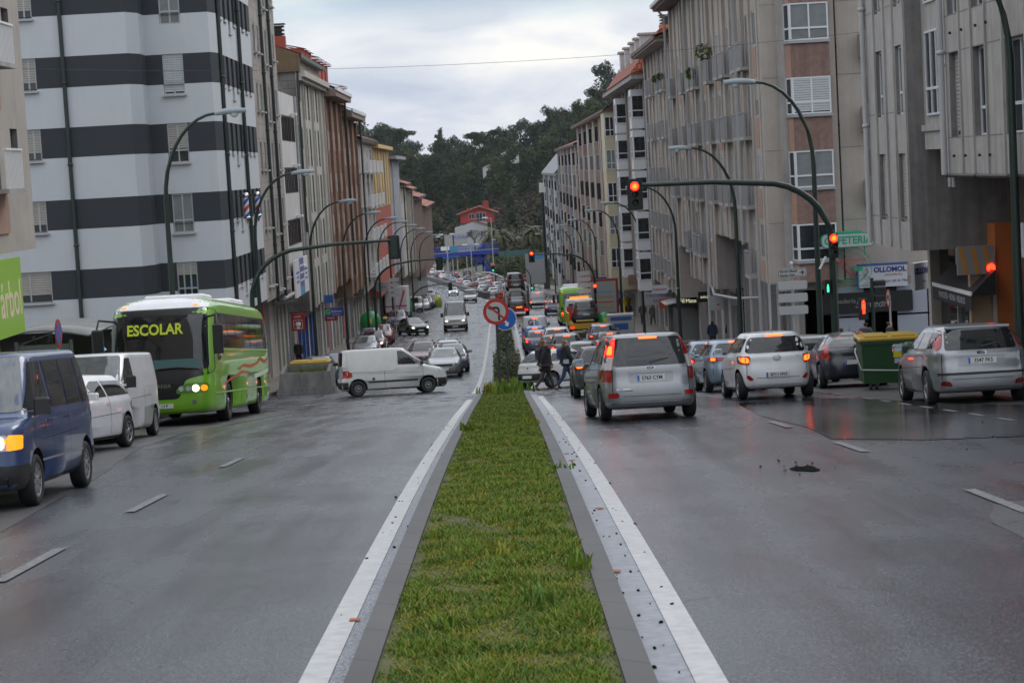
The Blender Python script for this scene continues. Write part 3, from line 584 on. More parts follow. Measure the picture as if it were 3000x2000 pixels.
# ---- left 2: black and white striped block -----------------------------------
BANDS = [(8.30+2.85*k, 7.07+2.85*k) for k in range(2)]+[(5.44, 4.21), (2.62, 1.42), (-.26, -1.46), (-3.09, -4.27)]; BANDS.sort(reverse=True)
def striped():
    t = thing('apartment_building', 'tall corner block striped in white and charcoal bands', 'building', (0, 0, 0)); zt, zb = 12.5, -5.55
    pl = [(-42, 80), (-14.42, 80), (-14.05, 80.9), (-14.05, 82), (-11.4, 82), (-11.2, 82.8), (-11.2, 94.6)]
    slit = []
    for i in range(len(pl)-1):
        a, b = Vector((*pl[i], 0)), Vector((*pl[i+1], 0)); u = (b-a).normalized(); W = (b-a).length; zz = zt; mb = MB(); segs = []
        for top, bot in BANDS: segs += [(zz, top, WHITE_R), (top, bot, DARK_R)]; zz = bot
        segs.append((zz, zb, WHITE_R))
        for z1, z0, m in segs:
            ops = []
            if i == 0 and m is DARK_R: ops = [((23.25 if z1 > -3 else 22.1)-.0, 23.88, 0, z1-z0)]
            if i == 3 and m is DARK_R: ops = [(.66, 1.52, 0, z1-z0)]
            if i == 0 and m is WHITE_R and z1 < 8.3: ops = [((23.25 if z1 > -4 else 22.1), 23.88, z1-z0-.08, z1-z0)]
            if i == 3 and m is WHITE_R and z1 < 8.3: ops = [(.66, 1.52, z1-z0-.42, z1-z0)]
            if i == 5 and m is DARK_R: ops = [(1.0+k*1.5, 1.72+k*1.5, 0, z1-z0) for k in range(7)]
            if i == 5 and m is WHITE_R and z1 < 8.3: ops = [(1.0+k*1.5, 1.72+k*1.5, z1-z0-(.55 if k in (2, 4) else .12), z1-z0) for k in range(7)]
            facade(mb, (a.x, a.y, z0), u, W, z1-z0, ops, m, .20, DARK_R if m is DARK_R else WHITE_R)
        mb.build('wall', t)
        for top, bot in BANDS:
            if i == 0:
                low = top < -3; x0, x1 = (a.x+22.1, a.x+23.88) if low else (a.x+23.25-.0, a.x+23.88)
                window(t, ((x0+x1)/2, 80, bot-.08), (1, 0, 0), x1-x0-.01, top-bot+.07, 'ab7s', .12)
            if i == 3: window(t, (a.x+1.09, 82, bot-.42), (1, 0, 0), .85, top-bot+.41, {2.62: 'atb6s', -.26: 'atcs', -3.09: 'atb3s'}.get(top, 'atb9Ws' if top < 6 else 'atc'), .10)
            if i == 5:
                for k in range(7):
                    d = .55 if k in (2, 4) else .12; window(t, (XL, 82.8+1.36+k*1.5, bot-d), (0, 1, 0), .71, top-bot+d-.01, 'a1s', .19)
    rf = MB(); rf.prism(pl+[(-42, 94.6)], zt-.01, zt+.3, CONC, 'z'); rf.build('roof', t)
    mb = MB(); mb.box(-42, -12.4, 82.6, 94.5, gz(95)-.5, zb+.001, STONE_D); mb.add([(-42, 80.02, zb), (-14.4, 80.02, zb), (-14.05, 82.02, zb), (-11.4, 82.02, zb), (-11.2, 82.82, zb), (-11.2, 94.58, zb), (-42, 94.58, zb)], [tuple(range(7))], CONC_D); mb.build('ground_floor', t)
    mb = MB().quad((-11.2, 94.598, zb), (-42, 94.598, zb), (-42, 94.598, zt), (-11.2, 94.598, zt), WHITE_R); mb.build('back_wall', t)
    for x, y in ((-17.0, 79.9), (-11.12, 83.1), (-11.1, 89.4)): pipe(t, [(x, y, zb+(.2 if y < 80 else .4)), (x, y, zt)], .085, PIPE_D)
    return t
striped()
def barber(y, lb):
    t = thing('barber_pole', lb, 'barber pole', (XL+.42, y, -1.0), 0, 'barber poles on the striped block'); c = mat('chrome', (.6, .6, .6), .15, metal=1)
    MB().lathe([(.0, .62), (.10, .58), (.13, .48), (.13, .42), (.11, .40)], c, 16).lathe([(.11, -.42), (.15, -.44), (.15, -.5), (.06, -.6), (.04, -.7), (0, -.74)], c, 16).box(-.42, .0, -.03, .03, .44, .5, c).box(-.42, 0, -.03, .03, -.5, -.44, c).build('bracket', t)
    m = bpy.data.materials.new('barber_stripes'); m.use_nodes = True; N = m.node_tree.nodes; L = m.node_tree.links; tc = N.new('ShaderNodeTexCoord'); sp = N.new('ShaderNodeSeparateXYZ'); L.new(tc.outputs['Object'], sp.inputs[0])
    a = N.new('ShaderNodeMath'); a.operation = 'ARCTAN2'; L.new(sp.outputs['X'], a.inputs[0]); L.new(sp.outputs['Y'], a.inputs[1]); b = N.new('ShaderNodeMath'); b.operation = 'MULTIPLY_ADD'; b.inputs[1].default_value = 1/(2*pi); L.new(a.outputs[0], b.inputs[0])
    q = N.new('ShaderNodeMath'); q.operation = 'MULTIPLY'; q.inputs[1].default_value = 1.6; L.new(sp.outputs['Z'], q.inputs[0]); L.new(q.outputs[0], b.inputs[2]); f = N.new('ShaderNodeMath'); f.operation = 'FRACT'; L.new(b.outputs[0], f.inputs[0])
    r = N.new('ShaderNodeValToRGB'); r.color_ramp.interpolation = 'CONSTANT'; e = r.color_ramp.elements; e[0].color = (.75, .75, .75, 1); e[1].position = .75; e[1].color = (.03, .1, .5, 1); w = e.new(.5); w.color = (.75, .75, .75, 1); w = e.new(.25); w.color = (.6, .03, .03, 1)
    L.new(f.outputs[0], r.inputs[0]); L.new(r.outputs[0], N['Principled BSDF'].inputs['Base Color'])
    MB().lathe([(.11, -.42), (.11, .40)], m, 20).build('striped_cylinder', t)
barber(85.6, 'nearer barber pole on the striped block wall'); barber(89.6, 'farther barber pole on the striped block, behind the lamp post')
# ---- left 3..: the rest of the row -------------------------------------------
def tiles_block():
    t = thing('apartment_building', 'grey beige tiled block next to the striped one', 'building'); y0, y1, z0, z1 = 94.6, 105.4, -5.7, 12.4; mb = MB(); ops = []; 
    tops = [7.6+2.8, 7.6, 4.78, 1.96, -.86, -3.66+.0]
    ys = [1.0, 2.5, 4.2, 5.9, 7.6, 9.2]
    for k, tp in enumerate(tops):
        for i, a in enumerate(ys): ops.append((a, a+.72, tp-(1.75 if i in (2, 3) else 1.35)-z0, tp-z0))
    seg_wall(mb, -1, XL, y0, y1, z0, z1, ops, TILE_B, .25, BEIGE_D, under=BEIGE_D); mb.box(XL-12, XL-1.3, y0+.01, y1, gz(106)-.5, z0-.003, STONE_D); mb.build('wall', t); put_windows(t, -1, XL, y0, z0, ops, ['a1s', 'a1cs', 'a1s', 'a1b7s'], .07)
    for y in (98.4, 101.9): pipe(t, [(XL+.1, y, z0-.2), (XL+.1, y, z1)], .08)
    pipe(t, [(XL+.12, 101, z0-.25), (XL+.12, 105.3, z0-.25), (XL+.1, 105.36, z0-.6), (XL-.9, 105.3, z0-.8), (XL-1.2, 105.3, gz(105)+.2)], .1, CONC)
    shops(t, -1, XL-1.0, y0+.1, 0, z0-.01, [(3.4, 'stone'), (.5, 'red'), (2.2, 'redglass'), (.7, 'red'), (1.9, 'shutb'), (1.9, 'col')])
tiles_block()
def signboard(name, label, loc, w, h, yaw, m, texts=(), d=.12, group=None, post=None):
    """flat box sign facing -Y before yaw; texts = (string, size, x, z, material, kwargs)"""
    t = thing(name, label, 'sign', loc, yaw, group); MB().bbox(-w/2, w/2, -d/2, d/2, -h/2, h/2, m, .015).build('board', t)
    for s, sz, x, z, mm, kw in texts: text(s, sz, mm, face_T((x, -d/2-.004, z)), t, **kw)
    return t
def white_block():
    t = thing('apartment_building', 'narrow white panelled block with dark brown galleries', 'building'); y0, y1, z0, z1 = 105.4, 113.2, -6.25, 4.75; mb = MB(); ops = []
    for k in range(4): tp = 3.55-k*2.82; ops.append((.5, 7.4, tp-1.4-z0, tp-z0))
    seg_wall(mb, -1, XL, y0, y1, z0, z1, ops, WHITEP, .3, FRD, under=CONC_D, back=3.5); mb.box(XL-9, XL-1.2, y0, y1, gz(114)-.5, z0-.003, CONC_D); mb.build('wall', t)
    for k in range(4):
        for i in range(4): window(t, (XL, y0+.5+.86+i*1.72, 3.55-k*2.82-1.4), (0, 1, 0), 1.70, 1.39, 'd', .05)
        MB().box(XL-.05, XL+.35, y0+5.2, y0+5.9, 3.62-k*2.82, 3.74-k*2.82, WHITE).build('awning_box', t)
    pipe(t, [(XL+.1, y1-.05, z0+.2), (XL+.1, y1-.05, z1)], .06, PIPE_L)
    shops(t, -1, XL-1.0, y0+.1, 0, z0-.01, [(.6, 'col'), (1.5, 'shutb'), (.5, 'cream'), (1.4, 'shutb'), (.5, 'cream'), (1.5, 'shutb'), (.5, 'conc'), (1.1, 'door')])
    s = thing('shop_sign', 'white and blue panel sign under the brown galleries', 'sign', (XL+.2, 109.3, -5.25)); mb = MB()
    mb.box(-.05, .05, -3.6, -1.2, -1.0, 1.0, WHITE); mb.box(-.05, .05, -1.19, 1.19, -1.0, 1.0, mat('sign_violet', (.13, .14, .33), .5)); mb.box(-.05, .05, 1.2, 3.6, -1.0, 1.0, WHITE); mb.build('board', s)
    for z in (.6, .2, -.2): MB().box(.052, .058, -1.0, 1.0, z-.05, z+.05, WHITE).build('line_of_writing', s)
    MB().box(.053, .06, -1.19, 1.19, -1.0, -.55, BLUE_L).build('stripe', s)
    for y in (-2.4, 2.4):
        for z, w in ((.3, .8), (.05, .6), (-.2, .7)): MB().box(.052, .058, y-w, y+w, z-.06, z+.06, mat('sign_ink', (.12, .2, .5), .5)).build('line_of_writing', s)
    r = signboard('shop_sign', 'hanging dark red sign with a white tomato emblem', (-11.0, 106, -7.55), .72, .92, .0, mat('sign_red', (.30, .02, .015), .45), [('amilia', .17, -.01, .30, WHITE, {})])
    e = MB(); e.lathe([(0, -.01), (.15, -.01), (.15, 0)], WHITE, 24, (0, -.066, -.12), 'y'); e.box(-.24, -.22, -.072, -.062, -.35, .12, WHITE).box(.22, .24, -.072, -.062, -.35, .12, WHITE).box(-.22, .22, -.072, -.062, -.35, -.33, WHITE).box(-.22, .22, -.072, -.062, .10, .12, WHITE).box(-.08, .08, -.072, -.062, -.33, -.26, WHITE).box(-.03, .03, -.084, -.078, -.02, .07, mat('sign_red', (.3, .02, .015))); e.build('emblem', r)
white_block()
def stone_block():
    t = thing('apartment_building', 'cream block with green window frames and a bare granite side wall', 'building'); y0, y1, z0, z1 = 115.2, 132.4, -7.6, 6.3; mb = MB(); ops = []; sts = []
    for k in range(5):
        tp = 5.9-k*2.8 if k else 5.9
        for i, a in enumerate((1.4, 4.4, 6.6, 10.0, 12.2, 15.2)):
            tall = i in (1, 2, 3, 4); ops.append((a, a+1.0, tp-(2.3 if tall else 1.3)-z0, tp-z0)); sts.append('gt' if tall else 'g1')
    seg_wall(mb, -1, XL, y0, y1, z0, z1, ops, GRAN, .28, PLAST, fm=PLAST, under=CONC_D); mb.box(XL-12, XL-1.3, y0, y1, gz(133)-.5, z0-.003, GRAN); mb.build('wall', t); put_windows(t, -1, XL, y0, z0, ops, sts, .05)
    p = MB()
    for a in (0, 3.0, 8.6, 14.0, 16.9): p.box(XL, XL+.14, y0+a, y0+a+.3, z0, z1, PLAST)
    p.build('pilaster', t); p = MB(); p.box(XL, XL+.55, y0-.05, y1, z1-.35, z1-.003, PLAST); p.box(XL, XL+.35, y0-.05, y1, z1-.55, z1-.353, PLAST); p.build('cornice', t)
    MB().prism([(XL+.3, z1-.05), (XL+.3, z1+.95), (XL-5, z1+3.0), (XL-12, z1+.6), (XL-12, z1-.05)], y0-.2, y0+.1, CORR, 'y').build('gable_cladding', t)
    r = MB(); gable_roof(r, -1, XL, y0+.1, y1, z1+.98, .4, 2.1, 5.3, ROOFT, PIPE_D); r.box(XL-2, XL-.1, y0+.3, y1-.1, z1, z1+.9, PLAST)
    for k in range(3): yy = y1-1.6-k*2.4; r.box(XL-2.2, XL-.5, yy, yy+1.3, z1+.9, z1+2.0, REDR); r.quad((XL-.3, yy-.15, z1+1.95), (XL-.3, yy+1.45, z1+1.95), (XL-3, yy+1.45, z1+2.6), (XL-3, yy-.15, z1+2.6), ROOFT)
    rf = r.build('roof', t); chimney(rf, XL-2.4, y0+.9, z1+1.6, 1.35, REDR, .6); chimney(rf, XL-1.0, y0+1.2, z1+1.2, .9, REDR, .45)
    pipe(t, [(XL+.3, y0+.05, z1+.9), (XL+.15, y0+.05, z1+.3), (XL+.12, y0-.1, z1-.6), (XL+.12, y0-.1, -3)], .07)
    shops(t, -1, XL-1.0, y0+.1, 0, z0-.01, [(1.2, 'conc'), (.5, 'red'), (1.9, 'blueglass'), (.4, 'blue'), (1.9, 'blueglass'), (.4, 'blue'), (1.9, 'blueglass'), (.6, 'cream'), (1.9, 'blueglass'), (.4, 'blue'), (1.9, 'blueglass'), (1.1, 'col'), (2.0, 'shutb')])
    MB().box(XL-1.15, XL-.9, y0+1.2, y1-2, z0-.75, z0-.1, mat('fascia_red', (.33, .05, .05), .5)).build('fascia', t)
    signboard('shop_sign', 'blue projecting dental clinic sign', (-10.1, 118.6, -7.95), 1.14, .52, 0, mat('sign_blue', (.02, .05, .24), .45), [('GaDent', .20, .12, .03, WHITE, {}), ('981 520 404', .10, .12, -.16, WHITE, {}), ('G', .42, -.38, .0, mat('sign_leaf', (.12, .5, .05), .5), {'bold': .02})])
    signboard('shop_sign', 'small blue sign above the dental clinic sign', (-10.6, 121, -7.3), .55, .5, 0, BLUE, []); signboard('shop_sign', 'red and white projecting sign below the dental clinic sign', (-10.6, 122, -8.55), .8, .32, 0, mat('sign_red', (.3, .02, .015)), [('FARO', .18, 0, 0, WHITE, {})])
stone_block()
def brick_block(y0, y1, z0, z1, label, bands, dorm):
    t = thing('apartment_building', label, 'building'); mb = MB(); W = y1-y0; ops = []; n = max(2, int(W/4.2))
    for k in range(5):
        tp = z1-1.2-k*2.85
        if tp-1.5 < z0+.3: continue
        for i in range(n): a = (i+.5)*W/n-.9; ops.append((a, a+1.8, tp-1.45-z0, tp-z0))
    seg_wall(mb, -1, XL, y0, y1, z0, z1, ops, BRICK, .3, BRICK, under=CONC_D); mb.box(XL-12, XL-1.3, y0, y1, gz(y1)-.5, z0-.003, CONC); mb.build('wall', t); put_windows(t, -1, XL, y0, z0, ops, ['w', 'wb6W', 'wc'], .05)
    p = MB()
    for i in range(n):
        a = y0+(i+.5)*W/n
        for k in range(5):
            tp = z1-1.2-k*2.85
            if tp-2.7 > z0: p.box(XL, XL+.06, a-.9, a+.9, tp-2.75, tp-1.5, bands)
    p.build('spandrel_panel', t); p = MB()
    for i in range(n+1): a = y0+i*W/n; p.box(XL, XL+.20, max(y0, a-.5), min(y1, a+.5), z0, z1-.5, BRICK)
    p.build('brick_pier', t); r = MB(); r.box(XL, XL+.95, y0-.1, y1, z1-.45, z1-.02, mat('eave_board', (.24, .17, .14), .7)); r.box(XL+.9, XL+1.05, y0-.1, y1, z1-.1, z1+.15, FRW); gable_roof(r, -1, XL, y0, y1, z1+.1, 1.0, 2.6, 5, ROOFT, CONC)
    for k in range(dorm):
        yy = y1-1.8-k*3.0; r.box(XL-3, XL-.6, yy, yy+1.5, z1+.5, z1+2.4, REDR); r.quad((XL-.3, yy-.2, z1+2.35), (XL-.3, yy+1.7, z1+2.35), (XL-4, yy+1.7, z1+3.3), (XL-4, yy-.2, z1+3.3), ROOFT); r.box(XL-3.5, XL-.32, yy-.15, yy+1.65, z1+2.2, z1+2.34, FRW)
    r.build('roof', t); pipe(t, [(XL+.5, y1-.2, z0+.3), (XL+.5, y1-.2, z1)], .07)
    shops(t, -1, XL-1.0, y0+.1, 0, z0-.01, [(.8, 'cream'), (1.8, 'shut'), (.8, 'conc'), (1.7, 'glass'), (.9, 'red'), (1.8, 'shutb'), (.9, 'white'), (2.0, 'shut'), (.7, 'col'), (1.6, 'door')][:max(4, int(W/1.4))])
brick_block(132.4, 146.2, -7.4, 5.9, 'taller brown brick block with pinkish spandrels', PINKB, 4); brick_block(146.2, 161.4, -8.8, 4.9, 'lower brown brick block with dormers behind the taller one', PINKB, 1)
def plain_row(side, X, y0, y1, z0, z1, label, m, opts):
    """generic terrace block: window strips, balconies, piers and a roof"""
    t = thing('apartment_building', label, 'building'); mb = MB(); W = y1-y0; ops = []; sts = []; pitch = opts.get('pitch', 3.2); n = max(1, int(W/pitch)); ww = opts.get('ww', 1.2); wh = opts.get('wh', 1.4)
    fl = opts.get('floors', 5); fh = opts.get('fh', 2.85)
    for k in range(fl):
        tp = z1-opts.get('top', .9)-k*fh
        if tp-wh < z0+.2: continue
        for i in range(n):
            a = (i+.5)*W/n-ww/2; ops.append((a, a+ww, tp-wh-z0, tp-z0)); sts.append(opts.get('st', ['w', 'wc', 'wb6'])[(i*7+k*3) % len(opts.get('st', [1, 2, 3]))])
    seg_wall(mb, side, X, y0, y1, z0, z1, ops, opts.get('em', m), opts.get('depth', .12), opts.get('mr', CONC_D), fm=m, under=CONC_D); mb.box(*sorted((X+side*12, X+side*1.3)), y0, y1, gz(y1)-.5, z0-.003, opts.get('gm', CONC)); mb.build('wall', t); put_windows(t, side, X, y0, z0, ops, sts, .045)
    if opts.get('pier'):
        p = MB()
        for i in range(n+1): a = y0+i*W/n; p.box(*sorted((X, X-side*opts['pier'])), max(y0, a-.28), min(y1, a+.28), z0, z1-.1, opts.get('pm', m)); p.box(*sorted((X, X-side*opts['pier']*.6)), min(y1-.3, a+.7), min(y1-.1, a+1.0), z0, z1-.1, opts.get('pm2', m))
        p.build('pilaster', t)
    for i in (range(0, n, opts['bays']) if opts.get('bays') else ()):
        a = y0+(i+.5)*W/n-1.0; d = .62; mm = opts['bm'][(i//opts['bays']) % len(opts['bm'])]; MB().box(*sorted((X, X-side*d)), a, a+2.0, z0, z1-.12, mm).build('bay', t)
        for k in range(fl):
            tp = z1-opts.get('top', .9)-k*fh
            if tp-wh > z0+.2: window(t, (X-side*d*.5, a, tp-wh), (1, 0, 0), d*.8, wh, ('w', 'wc', 'd')[(i+k) % 3]+'1', -.02)
    if opts.get('balc'):
        for k in range(fl):
            tp = z1-opts.get('top', .9)-k*fh-wh
            if tp < z0: continue
            for i in opts['balc'](n):
                a = y0+(i+.5)*W/n; b = MB(); d = opts.get('bd', .9); b.box(*sorted((X, X-side*d)), a-ww*.5-.35, a+ww*.5+.35, tp-.2, tp-.06, CONC); q = max(5, int((ww+.7)/.16)); x2 = X-side*(d-.03)
                for j in range(q): yy = a-ww*.5-.35+(ww+.7)*j/(q-1); b.box(x2-.015, x2+.015, yy-.02, yy+.02, tp-.06, tp+.9, opts.get('rm', RAIL))
                for j in range(4): xx = X-side*d*(j+.5)/4; b.box(xx-.02, xx+.02, a-ww*.5-.35, a-ww*.5-.32, tp-.06, tp+.9, opts.get('rm', RAIL))
                b.box(x2-.03, x2+.03, a-ww*.5-.35, a+ww*.5+.35, tp+.9, tp+.95, opts.get('rm', RAIL)); b.build('balcony', t)
    r = MB(); rt = opts.get('roof', 'tile'); e = opts.get('eave', .6)
    if rt == 'tile': gable_roof(r, side, X, y0-.1, y1, z1+.12, e, opts.get('rise', 2.0), 5, ROOFT, opts.get('fasc', FRD)); r.box(*sorted((X+side*.1, X-side*(e-.1))), y0, y1, z1-.2, z1-.002, m)
    else: r.box(*sorted((X-side*e, X+side*12)), y0, y1, z1+.002, z1+.35, opts.get('fasc', m))
    rr = r.build('roof', t)
    for (dx, yy, h) in opts.get('chim', ()): chimney(rr, X+side*dx, yy, z1+.5, h, opts.get('cm', mat('orange_chimney', (.5, .13, .04), .7)), .5)
    for yy in opts.get('pipes', ()): pipe(t, [(X-side*.12, yy, z0), (X-side*.12, yy, z1)], .08, opts.get('pipem', PIPE_L))
    sh = opts.get('shops', [(1.0, 'conc'), (2.2, 'shut'), (.8, 'col'), (2.0, 'glass'), (.9, 'cream'), (1.4, 'door'), (2.4, 'shutb')]); q = []; tot = 0
    while tot < W-3.2 and len(q) < 34: s = sh[len(q) % len(sh)]; q.append(s); tot += s[0]
    shops(t, side, X+side*1.0, y0+.05, 0, z0-.01, q); return t
plain_row(-1, XL, 161.4, 183.2, -9.6, 3.1, 'raw concrete block with white railed balconies', CONC, dict(pitch=5, ww=2.6, wh=2.1, top=.6, floors=4, st=['wb6', 'w'], balc=lambda n: range(n), rm=WHITE, bd=1.0, chim=((2, 176, 1.3), (3, 170, .6)), em=GRAN))
plain_row(-1, XL, 183.2, 209.5, -3.0, 2.6, 'yellow block with a red lower half', YEL, dict(pitch=4, ww=1.0, wh=1.3, floors=2, roof='flat', e=.1, depth=.3, pier=.12, pipes=(190, 200), gm=REDR))
MB().box(XL-11.9, XL+.02, 183.3, 209.4, -11.2, -3.02, REDR).build('apartment_building', label='red painted lower storeys under the yellow block', cat='building')
plain_row(-1, XL, 209.5, 232, -10.5, 1.7, 'plain grey blue rendered block with a rounded top', GREYB, dict(pitch=7, ww=1.0, wh=1.2, roof='flat', eave=.9, pipes=(215,)))
plain_row(-1, XL, 232, 246, -12, -1.2, 'small cream block with red tiles past the grey blue one', PLAST, dict(floors=4, eave=.8, pipes=(239,), pipem=PIPE_D)); plain_row(-1, XL, 246, 262, -12.5, -1.9, 'dark green edged block in the far left row', PLAST, dict(floors=4, eave=.8, pipes=(250, 258), pipem=PIPE_D, pier=.2, em=YEL))
plain_row(-1, XL, 262, 290, -13.5, -3.2, 'pinkish block with red roof edges in the far left row', PINKB, dict(floors=4, eave=1.0, pier=.3)); plain_row(-1, XL, 290, 330, -15, -4.9, 'last brown block of the left row before the bend', PINKB, dict(floors=4, eave=.9, pier=.3))
# ---- right row ----------------------------------------------------------------
def balcony_set(par, X, ya, yb, zf, m=RAIL):
    """shallow balcony with a close barred rail; floor level zf"""
    b = MB(); b.box(X-.42, X, ya, yb, zf-.16, zf-.02, CONC); n = int((yb-ya)/.11)
    for j in range(n+1): y = ya+(yb-ya)*j/n; b.box(X-.42, X-.395, y-.022, y+.022, zf-.02, zf+.93, m)
    for x in (X-.32, X-.22, X-.12):
        for y in (ya+.012, yb-.012): b.box(x-.02, x+.02, y-.012, y+.012, zf-.02, zf+.93, m)
    b.box(X-.44, X-.375, ya, yb, zf+.93, zf+.97, m); b.box(X-.375, X, ya, ya+.03, zf+.93, zf+.97, m); b.box(X-.375, X, yb-.03, yb, zf+.93, zf+.97, m); return b.build('balcony', par)
RS = lambda k: 5.72-2.83*k      # window head heights of the right corner block
def right_corner():
    t = thing('apartment_building', 'long grey beige corner block with barred balconies behind the cafe sign', 'building')
    blocks = [(77.7, 83.2, -5.1), (83.2, 96.9, -3.7), (96.9, 109.5, -6.45), (109.5, 116, -5.0)]; zt = 8.55
    # openings of the street face: (centre, kind) kind b balcony door, w window
    bays = []; y = 79.6; k = 0
    while y < 115: bays.append((y, 'wbbwbb'[k % 6])); y += 2.15; k += 1
    for (y0, y1, z0) in blocks:
        mb = MB(); ops = []; sts = []
        for f in range(-1, 5):
            tp = RS(f)
            for j, (yc, kd) in enumerate(bays):
                if not y0+.5 < yc < y1-.5: continue
                bot = tp-(2.1 if kd == 'b' else 1.35)
                if bot < z0+.15 or tp > zt-.2: continue
                w = .98 if kd == 'b' else .85; ops.append((yc-w/2-y0, yc+w/2-y0, bot-z0, tp-z0)); sts.append(['a', 'ac', 'w', 'ab5', 'w', 'at', 'w', 'ab8'][(j*5+f*3) % 8])
                if kd == 'b': balcony_set(t, XR, yc-.78, yc+.78, bot)
                else: MB().box(XR-.02, XR+.01, yc-.45, yc+.45, max(bot-1.25, z0+.05), bot-.08, SALM).build('spandrel_panel', t)
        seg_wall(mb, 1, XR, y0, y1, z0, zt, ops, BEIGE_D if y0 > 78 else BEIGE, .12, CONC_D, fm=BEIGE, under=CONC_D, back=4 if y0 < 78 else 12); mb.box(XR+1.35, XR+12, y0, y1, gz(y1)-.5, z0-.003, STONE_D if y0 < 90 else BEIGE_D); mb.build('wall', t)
        put_windows(t, 1, XR, y0, z0, ops, sts, .045)
    p = MB()
    for j in range(len(bays)+1):
        yy = 79.6-1.08+2.15*j
        z0 = [b for b in blocks if b[0]-.01 <= yy < b[1]+.01]
        if z0 and yy < 115.6: d = (.05, .09, .15)[j % 3]; p.box(XR-d, XR, yy-.16-(j % 3)*.05, yy+.16+(j % 3)*.05, z0[0][2], zt-.05, BEIGE)
    p.build('pilaster', t)
    for y in (83.1, 96.7, 104.4, 115.7): pipe(t, [(XR-.35, y, -3.7 if y < 90 else -6.3), (XR-.35, y, zt-.3), (XR-.8, y-.1, zt+.15)], .075, PIPE_L)
    pipe(t, [(XR-.3, 96.7, -6.3), (XR-.25, 96.3, -6.65), (XR+.3, 92, -6.6), (XR+1.3, 90.5, -6.5)], .07, PIPE_L)
    r = MB(); gable_roof(r, 1, XR, 77.6, 116, zt+.35, 1.0, 2.0, 5, ROOFT, mat('brown_eave', (.13, .085, .075), .7)); r.box(XR-.95, XR+.1, 77.6, 116, zt+.02, zt+.1, mat('brown_eave', (.13, .085, .075))); r.box(XR-1.12, XR-1.0, 77.6, 116, zt+.2, zt+.4, PIPE_L); r.build('roof', t)
    # front wall with stacked bays
    fy = 77.7; mb = MB(); z0 = -5.05; ops = []
    for f in range(5): tp = RS(f); ops.append((14.5-XR, 15.1-XR, tp-1.2-z0, tp-z0)) if f < 3 else None
    facade(mb, (XR, fy-.02, z0), (1, 0, 0), 13.4, zt-z0, [o for o in ops if o], BEIGE, .2, BEIGE_D); mb.build('front_wall', t)
    for o in ops:
        window(t, (XR+(o[0]+o[1])/2, fy-.02, z0+o[2]), (1, 0, 0), .58, o[3]-o[2]-.01, 'w1s', .02); MB().box(XR+o[0]-.12, XR+o[1]+.12, fy-.5, fy-.03, z0+o[2]-1.0, z0+o[2]-.1, CONC).build('window_box', t)
    mb = MB(); mb.box(11.2, 11.48, fy-.32, fy-.021, z0, zt, CONC); mb.box(13.12, 13.42, fy-.32, fy-.021, z0, zt, BEIGE)
    for z in (RS(k)+.06 for k in range(5)): mb.box(13.43, 24, fy-.026, fy-.021, z-.012, z+.012, CONC_D); mb.box(XR, 11.19, fy-.026, fy-.021, z-.012, z+.012, CONC_D)
    mb.build('pilaster', t); pipe(t, [(13.52, fy-.06, z0), (13.5, fy-.06, zt)], .025, BLACK)
    for f in range(-1, 5):
        tp = RS(f); sill = tp-1.42; hb = sill-.12
        # sloped cheek and front of the bay, glazed above, roughcast below
        for (a, b, c, d) in (((11.485, fy-.3), (11.62, fy-.85), (13.115, fy-.85), (13.115, fy-.3)),):
            if sill > z0: 
                u = (Vector(b)-Vector(a)).normalized(); W1 = (Vector(b)-Vector(a)).length
                window(t, ((a[0]+b[0])/2, (a[1]+b[1])/2, sill), (u.x, u.y, 0), W1, 1.42, 'wt1', 0); window(t, ((b[0]+c[0])/2, fy-.85, sill), (1, 0, 0), c[0]-b[0]-.01, 1.42, ['at', 'wtc', 'wtb9W', 'wtc', 'wt', 'wt'][f+1], 0.)
                MB().prism([(a[0]-.05, a[1]-.03), (b[0]-.06, b[1]-.09), (c[0]+.05, c[1]-.09), (d[0]+.05, d[1])], sill-.11, sill-.012, FRA, 'z').build('sill', t)
            lo = max(z0, tp-2.83-.0)+.01; pb = MB(); pb.prism([a, b, c, d], lo, sill-.12, BROWNP, 'z', BROWNP)
            pb.quad((a[0]-.004, a[1]-.004, lo), (b[0]-.004, b[1]-.004, lo), (b[0]-.004, b[1]-.004, sill-.13), (a[0]-.004, a[1]-.004, sill-.13), SALM)
            if sill-.12 > lo: pb.build('bay_panel', t)
    # dark shop floor under the front
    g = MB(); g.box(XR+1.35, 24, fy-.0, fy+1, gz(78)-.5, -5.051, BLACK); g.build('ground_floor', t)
    MB().box(XR+.3, 24, fy-.03, fy+.02, -5.4, -5.06, BEIGE_D).build('lintel', t)
    for x in np.arange(13.0, 24, 1.25):
        if 14.1 < x < 15.0 or x > 17: continue
        for z in (-8.9, -7.7, -6.5): MB().box(x+.01, x+1.2, fy-.1, fy-.031, z, z+1.13, mat('pale_wall_panel', (.33, .36, .42), .3)).build('cladding_panel', t)
    shops(t, 1, XR+1.1, 78.2, 0, -5.15, [(1.0, 'conc'), (2.4, 'shut'), (1.0, 'stone')]); shops(t, 1, XR+1.1, 83.4, 0, -3.8, [(.8, 'conc'), (2.0, 'glass'), (.6, 'white'), (2.6, 'shut'), (.8, 'col'), (2.4, 'shut'), (.9, 'col'), (2.2, 'glass')])
    shops(t, 1, XR+1.1, 97, 0, -6.5, [(1.2, 'glass'), (.7, 'stone'), (2.5, 'glass'), (1.0, 'col'), (2.3, 'glass'), (1.1, 'cream'), (2.4, 'shutb'), (.7, 'col'), (2.6, 'glass'), (1.0, 'cream'), (2.0, 'door')])
right_corner()
